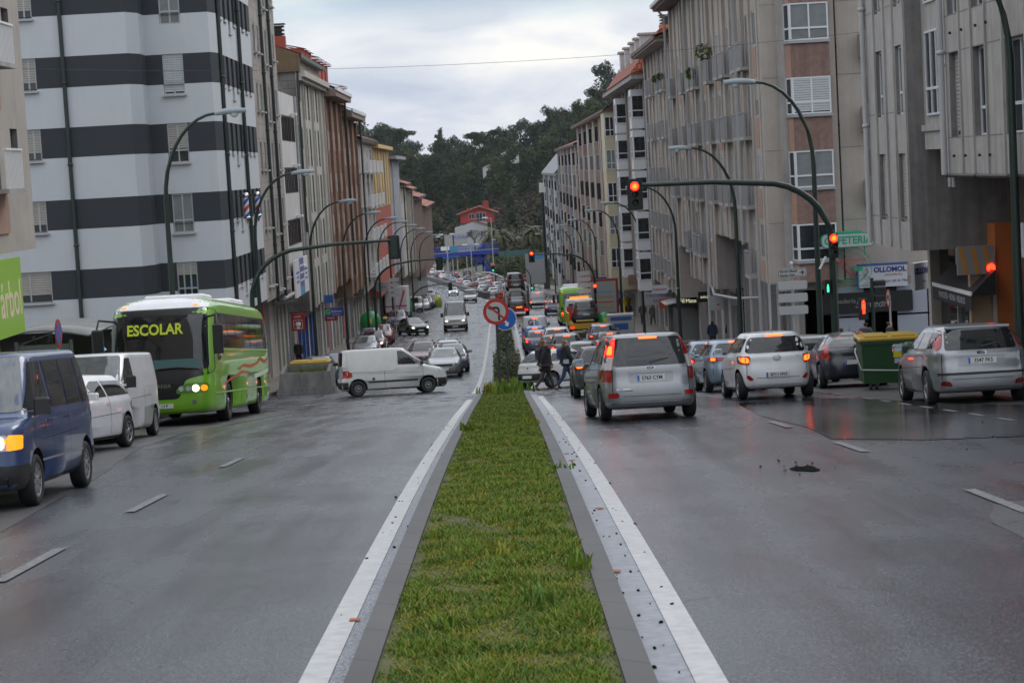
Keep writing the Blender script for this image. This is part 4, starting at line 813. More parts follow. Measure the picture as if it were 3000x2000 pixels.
def flower(x, y, z, lb, s=.5, seed=1): shrub('balcony_plant', (x, y, z), (s*.6, s*.8, s*.6), 260, lb, 'plant', [HL[2], mat('plant_yellow', (.16, .17, .02), .6)], seed, .07, group='plants on the balconies')
flower(XR-.4, 95.0, 5.9-.9, 'large bushy plant hanging on an upper balcony', .75, 2); flower(XR-.4, 101.3, 5.1-.8, 'bushy plant on the balcony beside the largest one', .5, 3); flower(XR-.4, 122.8, 5.0, 'green plant on a balcony of the second right block', .45, 4); flower(XR-.4, 119.6, 5.0, 'small plant beside another on the second right block', .4, 5)
plain_row(1, XR, 116, 135.5, -8.1, 7.1, 'grey beige block with downpipes next to the long corner block', BEIGE, dict(pitch=2.6, ww=1.0, wh=1.9, floors=5, top=.9, fh=2.83, pier=.1, eave=1.0, balc=lambda n: [i for i in range(n) if i % 3], bd=.4, pipes=(116.4, 124.6, 135.2), fasc=mat('brown_eave', (.13, .085, .075)), st=['a', 'ac', 'w', 'ab6']))
def mansard():
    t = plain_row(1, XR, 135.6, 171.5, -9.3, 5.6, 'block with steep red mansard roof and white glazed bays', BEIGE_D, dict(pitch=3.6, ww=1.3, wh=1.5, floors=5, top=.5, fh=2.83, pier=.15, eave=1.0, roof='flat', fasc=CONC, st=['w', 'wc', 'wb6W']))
    for k in range(5):
        z = 4.95-2.83*k-1.9
        if z < -9: break
        for y in (138.5, 156):
            b = MB(); b.box(XR-.9, XR-.02, y, y+2.2, z-.75, z-.02, FRW); b.box(XR-.9, XR-.02, y, y+2.2, z+1.55, z+1.95, FRW); b.box(XR-.88, XR-.02, y+.02, y+2.18, z-.018, z+1.548, FRW); b.build('bay', t)
            window(t, (XR-.45, y, z), (1, 0, 0), .85, 1.54, 'wt1', -.02); window(t, (XR-.9, y+1.1, z), (0, -1, 0), 2.1, 1.54, 'wt', -.02)
        MB().box(XR-1.0, XR-.02, 135.0, 138.4, z-2.0+.9, z-.9+.02, BEIGE_D).build('bay', t) if 0 else None
    r = MB(); r.prism([(XR-1.1, 5.95), (XR-.9, 5.95), (XR+1.5, 9.2), (XR+8, 9.8), (XR+12, 5.96)], 140.5, 171.4, ROOFT, 'y'); r.prism([(XR-1.1, 5.95), (XR+6, 8.4), (XR+12, 5.95)], 135.5, 140.49, ROOFT, 'y')
    for y in (141.5, 146.5, 151.5, 158, 164): r.box(XR+.2, XR+2.4, y, y+1.2, 6.9, 8.9, PIPE_L); r.box(XR+.05, XR+2.6, y-.15, y+1.35, 8.9, 9.05, CONC)
    m = r.build('mansard', t); chimney(m, XR+2.6, 147, 9.2, .7, mat('orange_chimney', (.5, .13, .04))); chimney(m, XR+4.6, 141, 8.2, 1.0, CONC)
mansard()
def cream():
    t = plain_row(1, XR, 171.5, 243, -11.2, 4.55, 'long pinkish block with cream bays and red tiled roof', PINKB, dict(pitch=4.2, ww=1.3, wh=1.6, floors=5, top=.8, fh=2.83, pier=.22, pm=PLAST, pm2=SALM, bays=3, bm=(PLAST, PINKB, BEIGE), eave=1.1, rise=3, fasc=mat('brown_eave', (.13, .085, .075)), st=['w', 'wc', 'd'], chim=((3, 200, 1.0),)))
    CRM = mat('cream_bay', (.50, .46, .32), .6); b = MB(); b.box(XR-1.0, XR-.02, 171.6, 176.5, -11.0, 4.5, CRM); b.build('bay', t)
    for k in range(5): window(t, (XR-.5, 171.6, 4.0-2.83*k-1.7), (1, 0, 0), .9, 1.7, 'wtc' if k % 2 else 'wt', -.03)
    b = MB(); b.box(XR-.02, XR+2.6, 171.36, 171.49, -11.0, 4.5, CRM); b.build('bay', t)
    for k in range(5): window(t, (XR+1.25, 171.36, 4.0-2.83*k-1.7), (1, 0, 0), 2.3, 1.7, 'wtc' if k % 2 else 'wtb5', -.03)
cream()
plain_row(1, XR, 243, 322, -17.3, 2.55, 'pink and grey block with many ribs in the far right row', PINKB, dict(pitch=4.5, ww=1.3, wh=1.7, floors=6, pier=.22, pm=PLAST, pm2=BEIGE_D, bays=3, bm=(PINKB, PLAST, GREYB), eave=.9, chim=((3, 268, 2.2), (3, 272, 2.2)), st=['w', 'd', 'wc']))
def slate():
    t = plain_row(1, XR, 322, 420, -21.5, -1.6, 'grey slab clad block with slate mansard at the end of the right row', GTILE, dict(pitch=6, ww=3.0, wh=1.7, floors=7, pier=.25, pm=GREYB, pm2=WHITEP, bays=3, bm=(GTILE, WHITEP), eave=.8, roof='flat', st=['ac', 'a']))
    r = MB(); r.prism([(XR-.9, -1.2), (XR+2.5, 2.6), (XR+12, 2.6), (XR+12, -1.2)], 330, 420, SLATE, 'y'); r.box(XR+.6, XR+4, 330, 334, -1.2, 2.4, FRW); r.build('mansard', t)
slate()
plain_row(1, XR+1, 440, 470, -22, -6.5, 'pale gabled house past the end of the right row', PLAST, dict(pitch=5, ww=1.2, wh=1.3, floors=4, eave=.7, rise=3))
def near_right():
    t = thing('apartment_building', 'grey streaked concrete block with recessed windows at the right edge', 'building'); X = XR
    # far part: two columns of windows
    y0, y1, z0, z1 = 50.75, 56.1, -2.67, 12; mb = MB(); ops = []; sts = []
    for k in range(5):
        tp = 2.62+2.79-k*2.79 
        for a, b in ((.55, 1.35), (3.15, 3.95)):
            slitw = tp < 2; c = tp-1.78
            if c < z0: c = z0+.06
            if tp-c > .4: ops.append((a, b, c-z0, tp-z0)); sts.append('wt' if tp > 2 else 'ab9')
    for a, b in ((.55, 1.35), (3.15, 3.95)):
        for k in (2, 3): tp = 2.62+2.79*k; ops.append((a, b, tp-1.78-z0, tp-z0)); sts.append('wt')
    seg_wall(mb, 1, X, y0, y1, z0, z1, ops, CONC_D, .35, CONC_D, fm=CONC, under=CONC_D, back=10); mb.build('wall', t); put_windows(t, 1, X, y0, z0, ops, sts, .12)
    p = MB()
    for a in (0, 1.35+.05, 2.55, 3.95): p.box(X-.05, X-.001, y0+a+.02, y0+a+.10, z0, z1, CONC)
    for k in range(6): z = .92+2.79*(k-1); p.box(X-.004, X-.001, y0, y1, z-.012, z+.012, CONC_D)
    p.build('joint', t)
    # recessed stair bay
    mb = MB(); y0, y1 = 46.4, 50.74; mb.box(X+.42, X+8, y0, y1, .35, z1, CONC); mb.box(X+2.5, X+8, y0-10, y1, gz(50)-.4, .349, mat('soot_dark_wall', (.10, .09, .085), .8, noise=(1, .3))); mb.box(X+.30, X+.6, 47.0, 50.6, .36, .52, CONC); mb.box(X+.36, X+.6, 47.1, 50.5, -.1, .352, CONC); mb.build('stair_bay', t)  # darker wall set back under the overhang
    for k in range(4): window(t, (X+.42, 49.3, .75+2.79*k), (0, -1, 0), 1.9, 2.1, 'w3t', -.02)
    for yy in (46.9, 47.3): pipe(t, [(X+.15, yy-.4, -1.0), (X+.15, yy-.4, z1)], .06, PIPE_L)
    # nearer part, one storey higher overhang
    y0, y1, z0, z1 = 28.0, 46.35, -.76, 12; mb = MB(); ops = []; sts = []
    for k in range(5):
        sill = .15+2.79*k; h = 1.95 if k == 0 else 1.6
        for j, (a, b) in enumerate(((44.9, 46.0), (42.6, 43.7), (39.4, 41.0), (36, 37.4), (32, 33.6))):
            ops.append((a-y0, b-y0, sill-z0, sill+h-z0)); sts.append(('ab9' if j == 0 and k == 0 else 'wt'))
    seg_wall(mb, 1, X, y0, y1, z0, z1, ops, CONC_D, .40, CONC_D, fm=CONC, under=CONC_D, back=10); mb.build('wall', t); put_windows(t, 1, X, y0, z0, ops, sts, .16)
    p = MB()
    for a in (44.85, 43.75, 42.5, 41.1, 39.3): p.box(X-.045, X-.001, a-.04, a+.04, z0, z1, CONC)
    for k in range(5):
        for q in (.15, 2.1): z = q+2.79*k; p.box(X-.004, X-.001, y0, y1, z-.012, z+.012, CONC_D)
    for k in range(3):
        for a in (45.5, 44.4, 43.1, 42.2): p.box(X-.10, X-.046, a-.02, a+.02, -.3+2.79*k, -.24+2.79*k, BLACK)
    p.build('joint', t); pipe(t, [(X-.1, 56.0, -2.6), (X-.1, 56.0, 12)], .075, PIPE_L); pipe(t, [(X-.12, 46.3, -.7), (X-.12, 46.3, 12)], .075, PIPE_L); pipe(t, [(X-.06, 46.3, -.72), (X-.06, 28, -.72)], .045, BLACK)
    # street level: pillars in colour, glazing, tan panels
    OR = mat('orange_render', (.42, .12, .028), .7, noise=(3, .08)); TAN = mat('tan_panel', (.36, .26, .17), .7)
    for a, b, c, d, z, m, nm in ((12.5, 12.97, 49.9, 50.7, -2.05, OR, 'pillar'), (12.40, 12.49, 49.85, 50.3, -2.9, PLAST, 'pillar'), (11.86, 12.39, 50.0, 50.2, -3.2, TAN, 'cladding_panel'), (13.0, 16, 50.3, 50.5, -1.0, mat('brown_wall', (.12, .085, .065), .7), 'cladding_panel'), (12.1, 12.4, 55.7, 56.0, -2.7, BEIGE, 'pillar')): MB().box(a, b, c, d, gz(50)-.9, z, m).build(nm, t)
    f = MB(); q = X+1.68; f.box(q, q+.08, 50.9, 55.65, gz(54)-.3, gz(54)+.45, FRA); f.box(q-.01, q+.09, 50.9, 51.05, gz(54)+.45, -2.7, FRA); f.box(q-.01, q+.09, 53.2, 53.32, gz(54)+.45, -2.7, FRA); f = f.build('shop_front', t); MB().box(q+.085, q+.11, 50.95, 55.65, gz(54)-.3, -2.7, mat('shop_glass', (.012, .012, .014), .03, spec=1.)).build('shop_window', f)
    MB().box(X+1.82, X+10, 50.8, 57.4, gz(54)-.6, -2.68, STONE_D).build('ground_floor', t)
    f = MB()
    for i in range(6): f.box(X+1.85+i*.42, X+2.2+i*.42, 57.42, 57.5, gz(56)-.6, -3.0, (WHITEP, CONC, GALV)[i % 3])
    f.build('shop_shutter', t)
near_right()
# ================================================================ vehicles
CGL = mat('car_glass', (.012, .014, .016), .04, spec=1.0); CGL.node_tree.nodes['Principled BSDF'].inputs['IOR'].default_value = 1.42
CGL2 = mat('car_glass_clear', (.10, .115, .12), .05, spec=1.0, noise=(1.5, .5))  # paler opaque glass: reflected sky is put into the base colour
TYRE = mat('tyre_rubber', (.012, .012, .013), .75, noise=(20, .3)); RIMA = mat('alloy', (.38, .39, .40), .35, metal=.8); RIMD = mat('wheel_dark', (.02, .02, .021), .6); HUBC = mat('hubcap', (.22, .225, .23), .45, metal=.3)
TRIM = mat('black_plastic', (.018, .018, .019), .55); UNDER = mat('underbody', (.006, .006, .006), .9); SEAM = mat('panel_gap', (.008, .008, .008), .7)
TL_ON = mat('brake_light_lit', (.5, .01, .005), .3, emit=(1, .010, .004), es=4); TL_CORE = mat('brake_light_core', (.6, .1, .01), .3, emit=(1, .075, .008), es=6); TL = mat('tail_light_lens', (.33, .010, .010), .12, spec=.8); TLW = mat('clear_lens', (.55, .52, .52), .12, spec=.8)
HL_ON = mat('headlight_lit', (.8, .8, .7), .2, emit=(1, .86, .62), es=3.6); HLO = mat('headlight_lens', (.40, .42, .45), .08, spec=1., noise=(9, .5)); AMB = mat('indicator_lit', (.8, .3, .02), .2, emit=(1, .20, .005), es=1.7); AMBO = mat('indicator_lens', (.55, .2, .03), .2); PLATE = mat('plate_white', (.62, .62, .60), .4); PBLUE = mat('plate_blue', (.03, .13, .5), .4); INK = mat('plate_ink', (.015, .015, .02), .5); CHROME = mat('chrome_trim', (.5, .5, .5), .15, metal=1.)
MIRG = mat('mirror_glass', (.30, .36, .38), .03, metal=.9)
def paint(name, c, metal=0., rough=.30): return mat('paint_'+name, c, rough, metal=metal, coat=.7, noise=(2.2, .10))
P_SIL = paint('silver', (.29, .30, .315), .55, .30); P_WHI = paint('white', (.70, .71, .73)); P_BLU = paint('dark_blue', (.022, .050, .135)); P_NAV = paint('navy', (.008, .010, .024)); P_BLK = paint('black', (.010, .010, .012)); P_GRY = paint('grey', (.07, .075, .085), .3); P_LBL = paint('light_blue', (.22, .29, .38), .4); P_RED = paint('red', (.30, .012, .012)); P_BUR = paint('burgundy', (.13, .014, .018)); P_TEA = paint('teal', (.02, .12, .19), .2); P_BRB = paint('bright_blue', (.03, .16, .48)); P_LIM = paint('lime_green', (.20, .47, .025), 0, .35); P_PUR = paint('blue_grey', (.13, .14, .20), .3); P_BLG = paint('brown_grey', (.05, .042, .042), .3); P_CRM = paint('off_white', (.52, .52, .49)); P_SLG = paint('silver_grey', (.24, .25, .27), .4)
def cr1(P, t):
    """Catmull-Rom through list of tuples"""
    i = int(t); i = min(i, len(P)-2); f = t-i; p0, p1, p2, p3 = P[max(i-1, 0)], P[i], P[i+1], P[min(i+2, len(P)-1)]
    return [.5*((2*b)+(-a+c)*f+(2*a-5*b+4*c-d)*f*f+(-a+3*b-3*c+d)*f**3) for a, b, c, d in zip(p0, p1, p2, p3)]
def loft_body(name, rings, m, NT=64, S=3, arches=(), ar=.33, aw=.26):
    K = len(rings); V = []; n = 0
    for k in range((K-1)*S+1):
        yf, zf, yr, zr, W, e = cr1(rings, k/S)
        for j in range(NT):
            a = 2*pi*j/NT; c, s = cos(a), sin(a); x = W*math.copysign(abs(c)**(2/e), c); q = math.copysign(abs(s)**(2/e), s)
            V.append((x, (yf+yr)/2+q*(yf-yr)/2, zr+(zf-zr)*(q+1)/2))
        n += 1
    F = [(i*NT+j, i*NT+(j+1) % NT, (i+1)*NT+(j+1) % NT, (i+1)*NT+j) for i in range(n-1) for j in range(NT)]
    mb = MB(); mb.add(V, F, m, True); mb.add([V[j] for j in range(NT)], [tuple(range(NT-1, -1, -1))], UNDER); mb.add([V[(n-1)*NT+j] for j in range(NT)], [tuple(range(NT))], m, True)
    bm = bmesh.new(); me = mb.mesh(name); bm.from_mesh(me); bmesh.ops.remove_doubles(bm, verts=bm.verts, dist=.0004); bmesh.ops.recalc_face_normals(bm, faces=bm.faces); bvh = BVHTree.FromBMesh(bm); bm.to_mesh(me); bm.free()
    if arches:
        Wm = max(r[4] for r in rings); cut = MB()
        for y in arches:
            for s in (-1, 1): cut.lathe([(0.001, s*(Wm+.3)), (ar, s*(Wm+.3)), (ar, s*(Wm-aw)), (.001, s*(Wm-aw))], UNDER, 28, (0, y, ar-.03), 'x', False)
        cm = cut.mesh('cut'); b2 = bmesh.new(); b2.from_mesh(cm); bmesh.ops.remove_doubles(b2, verts=b2.verts, dist=.002); bmesh.ops.recalc_face_normals(b2, faces=b2.faces); b2.to_mesh(cm); b2.free()
        o = bpy.data.objects.new('b', me); c = bpy.data.objects.new('c', cm); COL.objects.link(o); COL.objects.link(c)
        md = o.modifiers.new('b', 'BOOLEAN'); md.operation = 'DIFFERENCE'; md.object = c; md.solver = 'EXACT'
        try: md.material_mode = 'TRANSFER'
        except Exception: pass
        me2 = bpy.data.meshes.new_from_object(o.evaluated_get(bpy.context.evaluated_depsgraph_get())); bpy.data.objects.remove(o); bpy.data.objects.remove(c); me2.name = name
        # smooth shading only on the painted loft
        names = [x.name if x else '' for x in me2.materials]
        for p in me2.polygons: p.use_smooth = 'paint' in names[p.material_index]
        me = me2
    return me, bvh
def rr(pts, r=.03, k=3):
    """round the corners of a polygon"""
    out = []; n = len(pts)
    for i in range(n):
        p = Vector(pts[i]); a = Vector(pts[i-1])-p; b = Vector(pts[(i+1) % n])-p; d = min(r, a.length*.45, b.length*.45); A = p+a.normalized()*d; B = p+b.normalized()*d
        for j in range(k+1): t = j/k; q = A*(1-t)**2+p*2*t*(1-t)+B*t*t; out.append((q.x, q.y))
    return out
def decal(bvh, poly, view, m, off=.006, cut=None, grid=.09, name='trim', parent=None):
    bm = bmesh.new(); vs = [bm.verts.new((u, v, 0)) for u, v in poly]; bm.faces.new(vs)
    def bis(co, no, **k): bmesh.ops.bisect_plane(bm, geom=bm.verts[:]+bm.edges[:]+bm.faces[:], plane_co=co, plane_no=no, **k)
    if cut: bis((cut[0], 0, 0), (-1, 0, 0), clear_outer=True); bis((cut[1], 0, 0), (1, 0, 0), clear_outer=True)
    if not bm.verts: bm.free(); return None
    us = [v.co.x for v in bm.verts]; vv = [v.co.y for v in bm.verts]
    q = min(us)+grid
    while q < max(us)-.01: bis((q, 0, 0), (1, 0, 0)); q += grid
    q = min(vv)+grid
    while q < max(vv)-.01: bis((0, q, 0), (0, 1, 0)); q += grid
    bmesh.ops.triangulate(bm, faces=bm.faces)
    o_d = {'right': (lambda u, v: (Vector((4, u, v)), Vector((-1, 0, 0)))), 'left': (lambda u, v: (Vector((-4, u, v)), Vector((1, 0, 0)))), 'front': (lambda u, v: (Vector((u, 9, v)), Vector((0, -1, 0)))), 'rear': (lambda u, v: (Vector((u, -9, v)), Vector((0, 1, 0)))), 'top': (lambda u, v: (Vector((u, v, 6)), Vector((0, 0, -1))))}[view]
    for v in bm.verts:
        o, d = o_d(v.co.x, v.co.y); h = bvh.ray_cast(o, d)
        if h[0] is None: h = bvh.find_nearest(o+d*3.2)
        p = h[0]; nn = h[1] if h[1].dot(d) < 0 else -h[1]; v.co = p+(nn-d*.6).normalized()*off
    me = bpy.data.meshes.new(name); bm.to_mesh(me); bm.free(); me.materials.append(m)
    for p in me.polygons: p.use_smooth = True
    return obj(name, me, parent)
def mx(poly): return [(-u, v) for u, v in poly][::-1]
WHC = {}
def wheel(par, x, y, r, w, style):
    """wheel at (x,y) with its outer face turned outwards: tyre and rim are sub-parts"""
    key = (r, w, style)
    if key not in WHC:
        t = MB().lathe([(r*.64, w*.42), (r*.70, w*.5), (r*.90, w*.5), (r*.97, w*.42), (r, w*.25), (r, -w*.3), (r*.95, -w*.48), (r*.6, -w*.5), (0.01, -w*.45)], TYRE, 26, axis='x').mesh('tyre'); q = MB(); rm = r*.645
        m = {'alloy': RIMA, 'hub': HUBC, 'steel': RIMD}[style]; q.lathe([(rm, w*.44), (rm*.93, w*.42), (rm*.88, w*.20), (0.01, w*.20)], RIMD, 26, axis='x'); q.lathe([(rm+.004, w*.445), (rm*.90, w*.455), (rm*.89, w*.40)], m, 26, axis='x')
        n = 5 if style == 'alloy' else (9 if style == 'hub' else 0)
        for i in range(n):
            a = 2*pi*i/n+.3
            for s in ((-.16, .16) if style == 'alloy' else (0,)):
                T = Matrix.Rotation(a+s, 4, 'X'); q.box(w*.26, w*.42, -.018 if s else -.03, .018 if s else .03, rm*.12, rm*.92, m, T)
        q.lathe([(rm*.30, w*.30), (rm*.26, w*.44), (0.005, w*.46)], m if n else HUBC, 14, axis='x'); 
        if style == 'steel': q.lathe([(rm*.75, w*.20), (rm*.6, w*.34), (rm*.45, w*.22)], HUBC, 20, axis='x')
        WHC[key] = (t, q.mesh('rim'))
    h = obj('wheel', None, par, (x, y, r)); h.rotation_euler = (0, 0, 0 if x > 0 else pi); h.empty_display_size = .1; obj('tyre', WHC[key][0], h); obj('rim', WHC[key][1], h)
def mkrings(s):
    L, W, H = s['L'], s['W']/2, s['H']; f, r = L/2, -L/2; g = s.get
    cy, cz, hz, fy, ry, bz = g('cy', 1.0), g('cz', .98), g('hz', .76), g('fy', 1.85), g('ry', .35), g('bz', 1.02); wb, wr, e = g('wb', .95)*W, g('wr', .68)*W, g('e', 5.5); z0 = g('z0', .20)
    zr = H-g('rd', .07); by = g('by', .10); t1 = g('ty', .0)   # by: rear glass foot inset; t1: boot length for saloons
    R_ = [(f-.14, z0, r+.14, z0+.03, W*.90, e), (f-.04, z0+.08, r+.03, z0+.10, W*.965, e), (f, .45, r, .45, W*.995, e), (f-.01, .60, r+.005, .64, W, e)]
    R_ += [(f-.07, hz, r+.05, g('tz', .80), W*.995, e), (f-.16-.45*(cy-.16), hz+.66*(cz-hz), r+.06+t1*.15, bz-.07, W*.985, e), (f-cy, cz, r+by+t1, bz, wb, e)]
    for t in (.35, .72): R_.append((f-cy-(fy-cy)*t, cz+(H-.06-cz)*(t+.04), r+by+t1+(ry-by-t1)*t**1.2, bz+(zr-bz)*(t+.03), wb+(wr-wb)*t**1.15, e*.95))
    R_ += [(f-fy, H-.055, r+ry, zr, wr, e*.9), (f-fy-.10, H-.020, r+ry+.10, zr+.028, wr*.90, e*.85), (f-fy-.28, H-.004, r+ry+.28, zr+.042, wr*.70, 4), (f-fy-.5, H, r+ry+.5, H-.012, wr*.35, 3), (f-fy-.6, H+.002, r+ry+.6, H-.006, wr*.06, 2.5)]
    return R_
def plate(par, bvh, z, view, num, w=.52, tilt=0, x=0):
    o = Vector((x, 9 if view == 'front' else -9, z)); h = bvh.ray_cast(o, Vector((0, -1 if view == 'front' else 1, 0)))[0]; s = 1 if view == 'front' else -1; T = Matrix.Translation((x, h.y+s*.012, z)) @ Matrix.Rotation(0 if s < 0 else pi, 4, 'Z')
    q = MB(); q.box(-w/2, w/2, -.012, .012, -.056, .056, PLATE, T); q.box(-w/2+.002, -w/2+.042, -.0135, -.0125, -.053, .053, PBLUE, T); p = q.build('license_plate', par)
    if num: text(num, .098, INK, T @ face_T((.02, -.0135, -.001)), p, ext=.001, name='number', sx=.92, bold=.002)
    return p
SPECS = dict(
    mpv=dict(L=4.33, W=1.825, H=1.60, cy=.85, cz=1.02, hz=.80, fy=1.75, ry=.28, bz=1.04, wb=.96, wr=.72, wheelb=2.64, fo=.86, r=.325, by=.08, rd=.05, e=6.5, style='alloy'),
    small=dict(L=3.66, W=1.66, H=1.50, cy=.75, cz=.99, hz=.80, fy=1.6, ry=.30, bz=1.0, wb=.955, wr=.68, wheelb=2.39, fo=.70, r=.30, by=.12, style='alloy'),
    hatch=dict(L=4.05, W=1.70, H=1.45, cy=.98, cz=.95, hz=.74, fy=1.80, ry=.45, bz=.98, wb=.955, wr=.67, wheelb=2.48, fo=.82, r=.305, style='hub'),
    focus=dict(L=4.34, W=1.84, H=1.49, cy=1.0, cz=.98, hz=.77, fy=1.85, ry=.42, bz=1.0, wb=.955, wr=.69, wheelb=2.64, fo=.87, r=.325, by=.10, e=6, style='alloy'),
    arched=dict(L=4.27, W=1.77, H=1.46, cy=1.0, cz=.98, hz=.78, fy=1.85, ry=.75, bz=1.02, wb=.955, wr=.62, wheelb=2.61, fo=.9, r=.32, by=.14, rd=.15, style='alloy'),
    clio=dict(L=3.77, W=1.64, H=1.42, cy=.95, cz=.93, hz=.73, fy=1.75, ry=.62, bz=.93, wb=.96, wr=.68, wheelb=2.47, fo=.75, r=.285, by=.14, tz=.76, style='hub', black_bumper=1),
    saloon=dict(L=4.45, W=1.72, H=1.42, cy=1.08, cz=.94, hz=.72, fy=1.95, ry=1.05, bz=.97, ty=.50, wb=.95, wr=.66, wheelb=2.60, fo=.86, r=.305, tz=.80, style='hub'),
    estate=dict(L=4.5, W=1.74, H=1.47, cy=1.05, cz=.95, hz=.74, fy=1.9, ry=.38, bz=.98, wb=.955, wr=.69, wheelb=2.62, fo=.86, r=.31, by=.09, style='alloy'),
    suv=dict(L=4.5, W=1.84, H=1.68, cy=1.0, cz=1.12, hz=.92, fy=1.85, ry=.42, bz=1.15, wb=.955, wr=.70, wheelb=2.65, fo=.86, r=.35, by=.10, z0=.27, style='alloy'),
    minivan=dict(L=4.14, W=1.72, H=1.80, cy=.78, cz=1.08, hz=.86, fy=1.55, ry=.10, bz=1.15, wb=.97, wr=.83, wheelb=2.70, fo=.78, r=.30, by=.04, rd=.04, e=8, style='steel', blank=1, bars=0),
    cmpvan=dict(L=4.8, W=1.90, H=1.94, cy=.62, cz=1.20, hz=.95, fy=1.35, ry=.10, bz=1.25, wb=.975, wr=.85, wheelb=3.0, fo=.90, r=.325, by=.04, rd=.04, e=9, style='steel', blank=1),
    oldvan=dict(L=4.79, W=1.84, H=1.94, cy=.66, cz=1.16, hz=.98, fy=1.32, ry=.32, bz=1.15, wb=.975, wr=.80, wheelb=2.92, fo=.94, r=.325, by=.05, rd=.03, e=9, style='hub', black_bumper=1, z0=.24),
    bigvan=dict(L=5.2, W=1.97, H=2.45, cy=.72, cz=1.28, hz=.98, fy=1.42, ry=.10, bz=1.3, wb=.975, wr=.80, wheelb=3.3, fo=.92, r=.34, by=.04, rd=.05, e=9, style='steel', blank=1, black_bumper=1))
CARP = {}
def lamp_set(t, bvh, view, poly, ms, name, extra=(), lit=None):
    for side in (1, -1):
        p = poly if side > 0 else mx(poly); o = decal(bvh, p, view, ms, .010, grid=.06, name=name, parent=t)
        for q, m in extra: decal(bvh, q if side > 0 else mx(q), view, m, .016, grid=.08, name='lamp', parent=o)
def make_car(key, kind, pt, **k):
    """one vehicle of a body kind; returns its root standing at the origin, nose towards +Y"""
    s = dict(SPECS[kind]); s.update(k); g = s.get; L, W, H = s['L'], s['W']/2, s['H']; f, r = L/2, -L/2; t = obj(key, None)
    fa = f-s['fo']; ra = fa-s['wheelb']; R0 = s['r']; body, bvh = loft_body('body', mkrings(s), pt, arches=(fa, ra), ar=R0+.055); obj('body', body, t); s['bvh'] = bvh
    cy, cz, hz, fy, ry, bz = g('cy', 1.0), g('cz', .98), g('hz', .76), g('fy', 1.85), g('ry', .35), g('bz', 1.02); wr = g('wr', .68)*W; by = g('by', .1); t1 = g('ty', 0); lod = g('lod', 2)
    for y in (fa, ra):
        for x in (1, -1): wheel(t, x*(W-.105), y, R0, .205, s['style'])
    # glass of the sides
    A = [(f-cy-.14, cz+.045), (f-fy-.10, H-.135), (r+ry+.14, H-g('rd', .07)-.085), (r+by+t1+g('qg', .30), bz+.05)]
    cuts = g('cuts') or ((-9, r+ry+.42), (r+ry+.47, (A[0][0]+A[3][0])/2-.12), ((A[0][0]+A[3][0])/2-.06, 9))
    if g('blank'): cuts = (((A[0][0]-1.0), 9),)
    for c in cuts:
        for v in ('right', 'left'): decal(bvh, rr(A, .05), v, CGL, .006, c, .10, 'side_window', t)
    if lod > 1:
        seams = g('seams') or (A[0][0]-.05, (A[0][0]+A[3][0])/2-.09) + (() if g('blank') else (r+ry+.55,))
        for v in ('right', 'left'):
            for y in seams: decal(bvh, [(y-.006, .30), (y+.006, .30), (y+.006, bz+.02), (y-.006, bz+.02)], v, SEAM, .003, None, .12, 'door_seam', t)
            hy = seams[-1]+.22 if g('blank') else seams[1]+.16
            for y in ([seams[1]+.13] if g('blank') else [seams[1]+.14, seams[-1]+.14]): decal(bvh, [(y-.08, bz-.12), (y+.08, bz-.12), (y+.08, bz-.095), (y-.08, bz-.095)], v, g('handle', pt), .022, None, .2, 'door_handle', t)
            decal(bvh, [(ra+R0+.12, bz-.30), (fa-R0-.02, bz-.34), (fa-R0-.02, bz-.332), (ra+R0+.12, bz-.288)], v, SEAM, .002, None, .25, 'crease', t)
            if g('strip'): decal(bvh, [(ra+R0+.1, .50), (fa-R0-.1, .50), (fa-R0-.1, .57), (ra+R0+.1, .57)], v, TRIM, .012, None, .3, 'side_strip', t)
            decal(bvh, [(ra+R0+.03, .215+g('z0', .2)-.2), (fa-R0-.03, .215+g('z0', .2)-.2), (fa-R0-.03, .27+g('z0', .2)-.2), (ra+R0+.03, .27+g('z0', .2)-.2)], v, TRIM, .005, None, .3, 'sill_trim', t)
    # windscreen and bonnet
    mwr = wr*.90
    decal(bvh, rr([(-W*.86, cz+.03), (W*.86, cz+.03), (mwr, H-.075), (-mwr, H-.075)], .07), 'front', g('wsg', CGL), .007, None, .12, 'windscreen', t)
    w0 = H > 1.75
    if lod > 0:
        q = g('grille', [(-.42, hz-.17), (.42, hz-.17), (.46, hz-.05), (-.46, hz-.05)]); decal(bvh, rr(q, .03), 'front', TRIM, .006, None, .15, 'grille', t)
        decal(bvh, rr([(-.60, .24), (.60, .24), (.66, .36), (-.66, .36)], .03), 'front', TRIM, .006, None, .15, 'air_intake', t)
        if g('black_bumper'):
            for v, lim in (('front', 1), ('rear', 1)): decal(bvh, [(-W*.97, g('z0', .2)+.02), (W*.97, g('z0', .2)+.02), (W*.985, .56), (-W*.985, .56)], v, TRIM, .012, None, .1, 'bumper', t)
            for v in ('right', 'left'):
                decal(bvh, [(fa+R0+.07, g('z0', .2)+.03), (f-.02, g('z0', .2)+.03), (f-.02, .56), (fa+R0+.07, .56)], v, TRIM, .011, None, .08, 'bumper', t); decal(bvh, [(r+.02, g('z0', .2)+.03), (ra-R0-.07, g('z0', .2)+.03), (ra-R0-.07, .56), (r+.02, .56)], v, TRIM, .011, None, .08, 'bumper', t)
        h0 = hz-.03; HLp = g('hlp', [(W*.52, h0-.13), (W*.90, h0-.10), (W*.95, h0+.04), (W*.60, h0+.01)]); on = g('hl', 0)
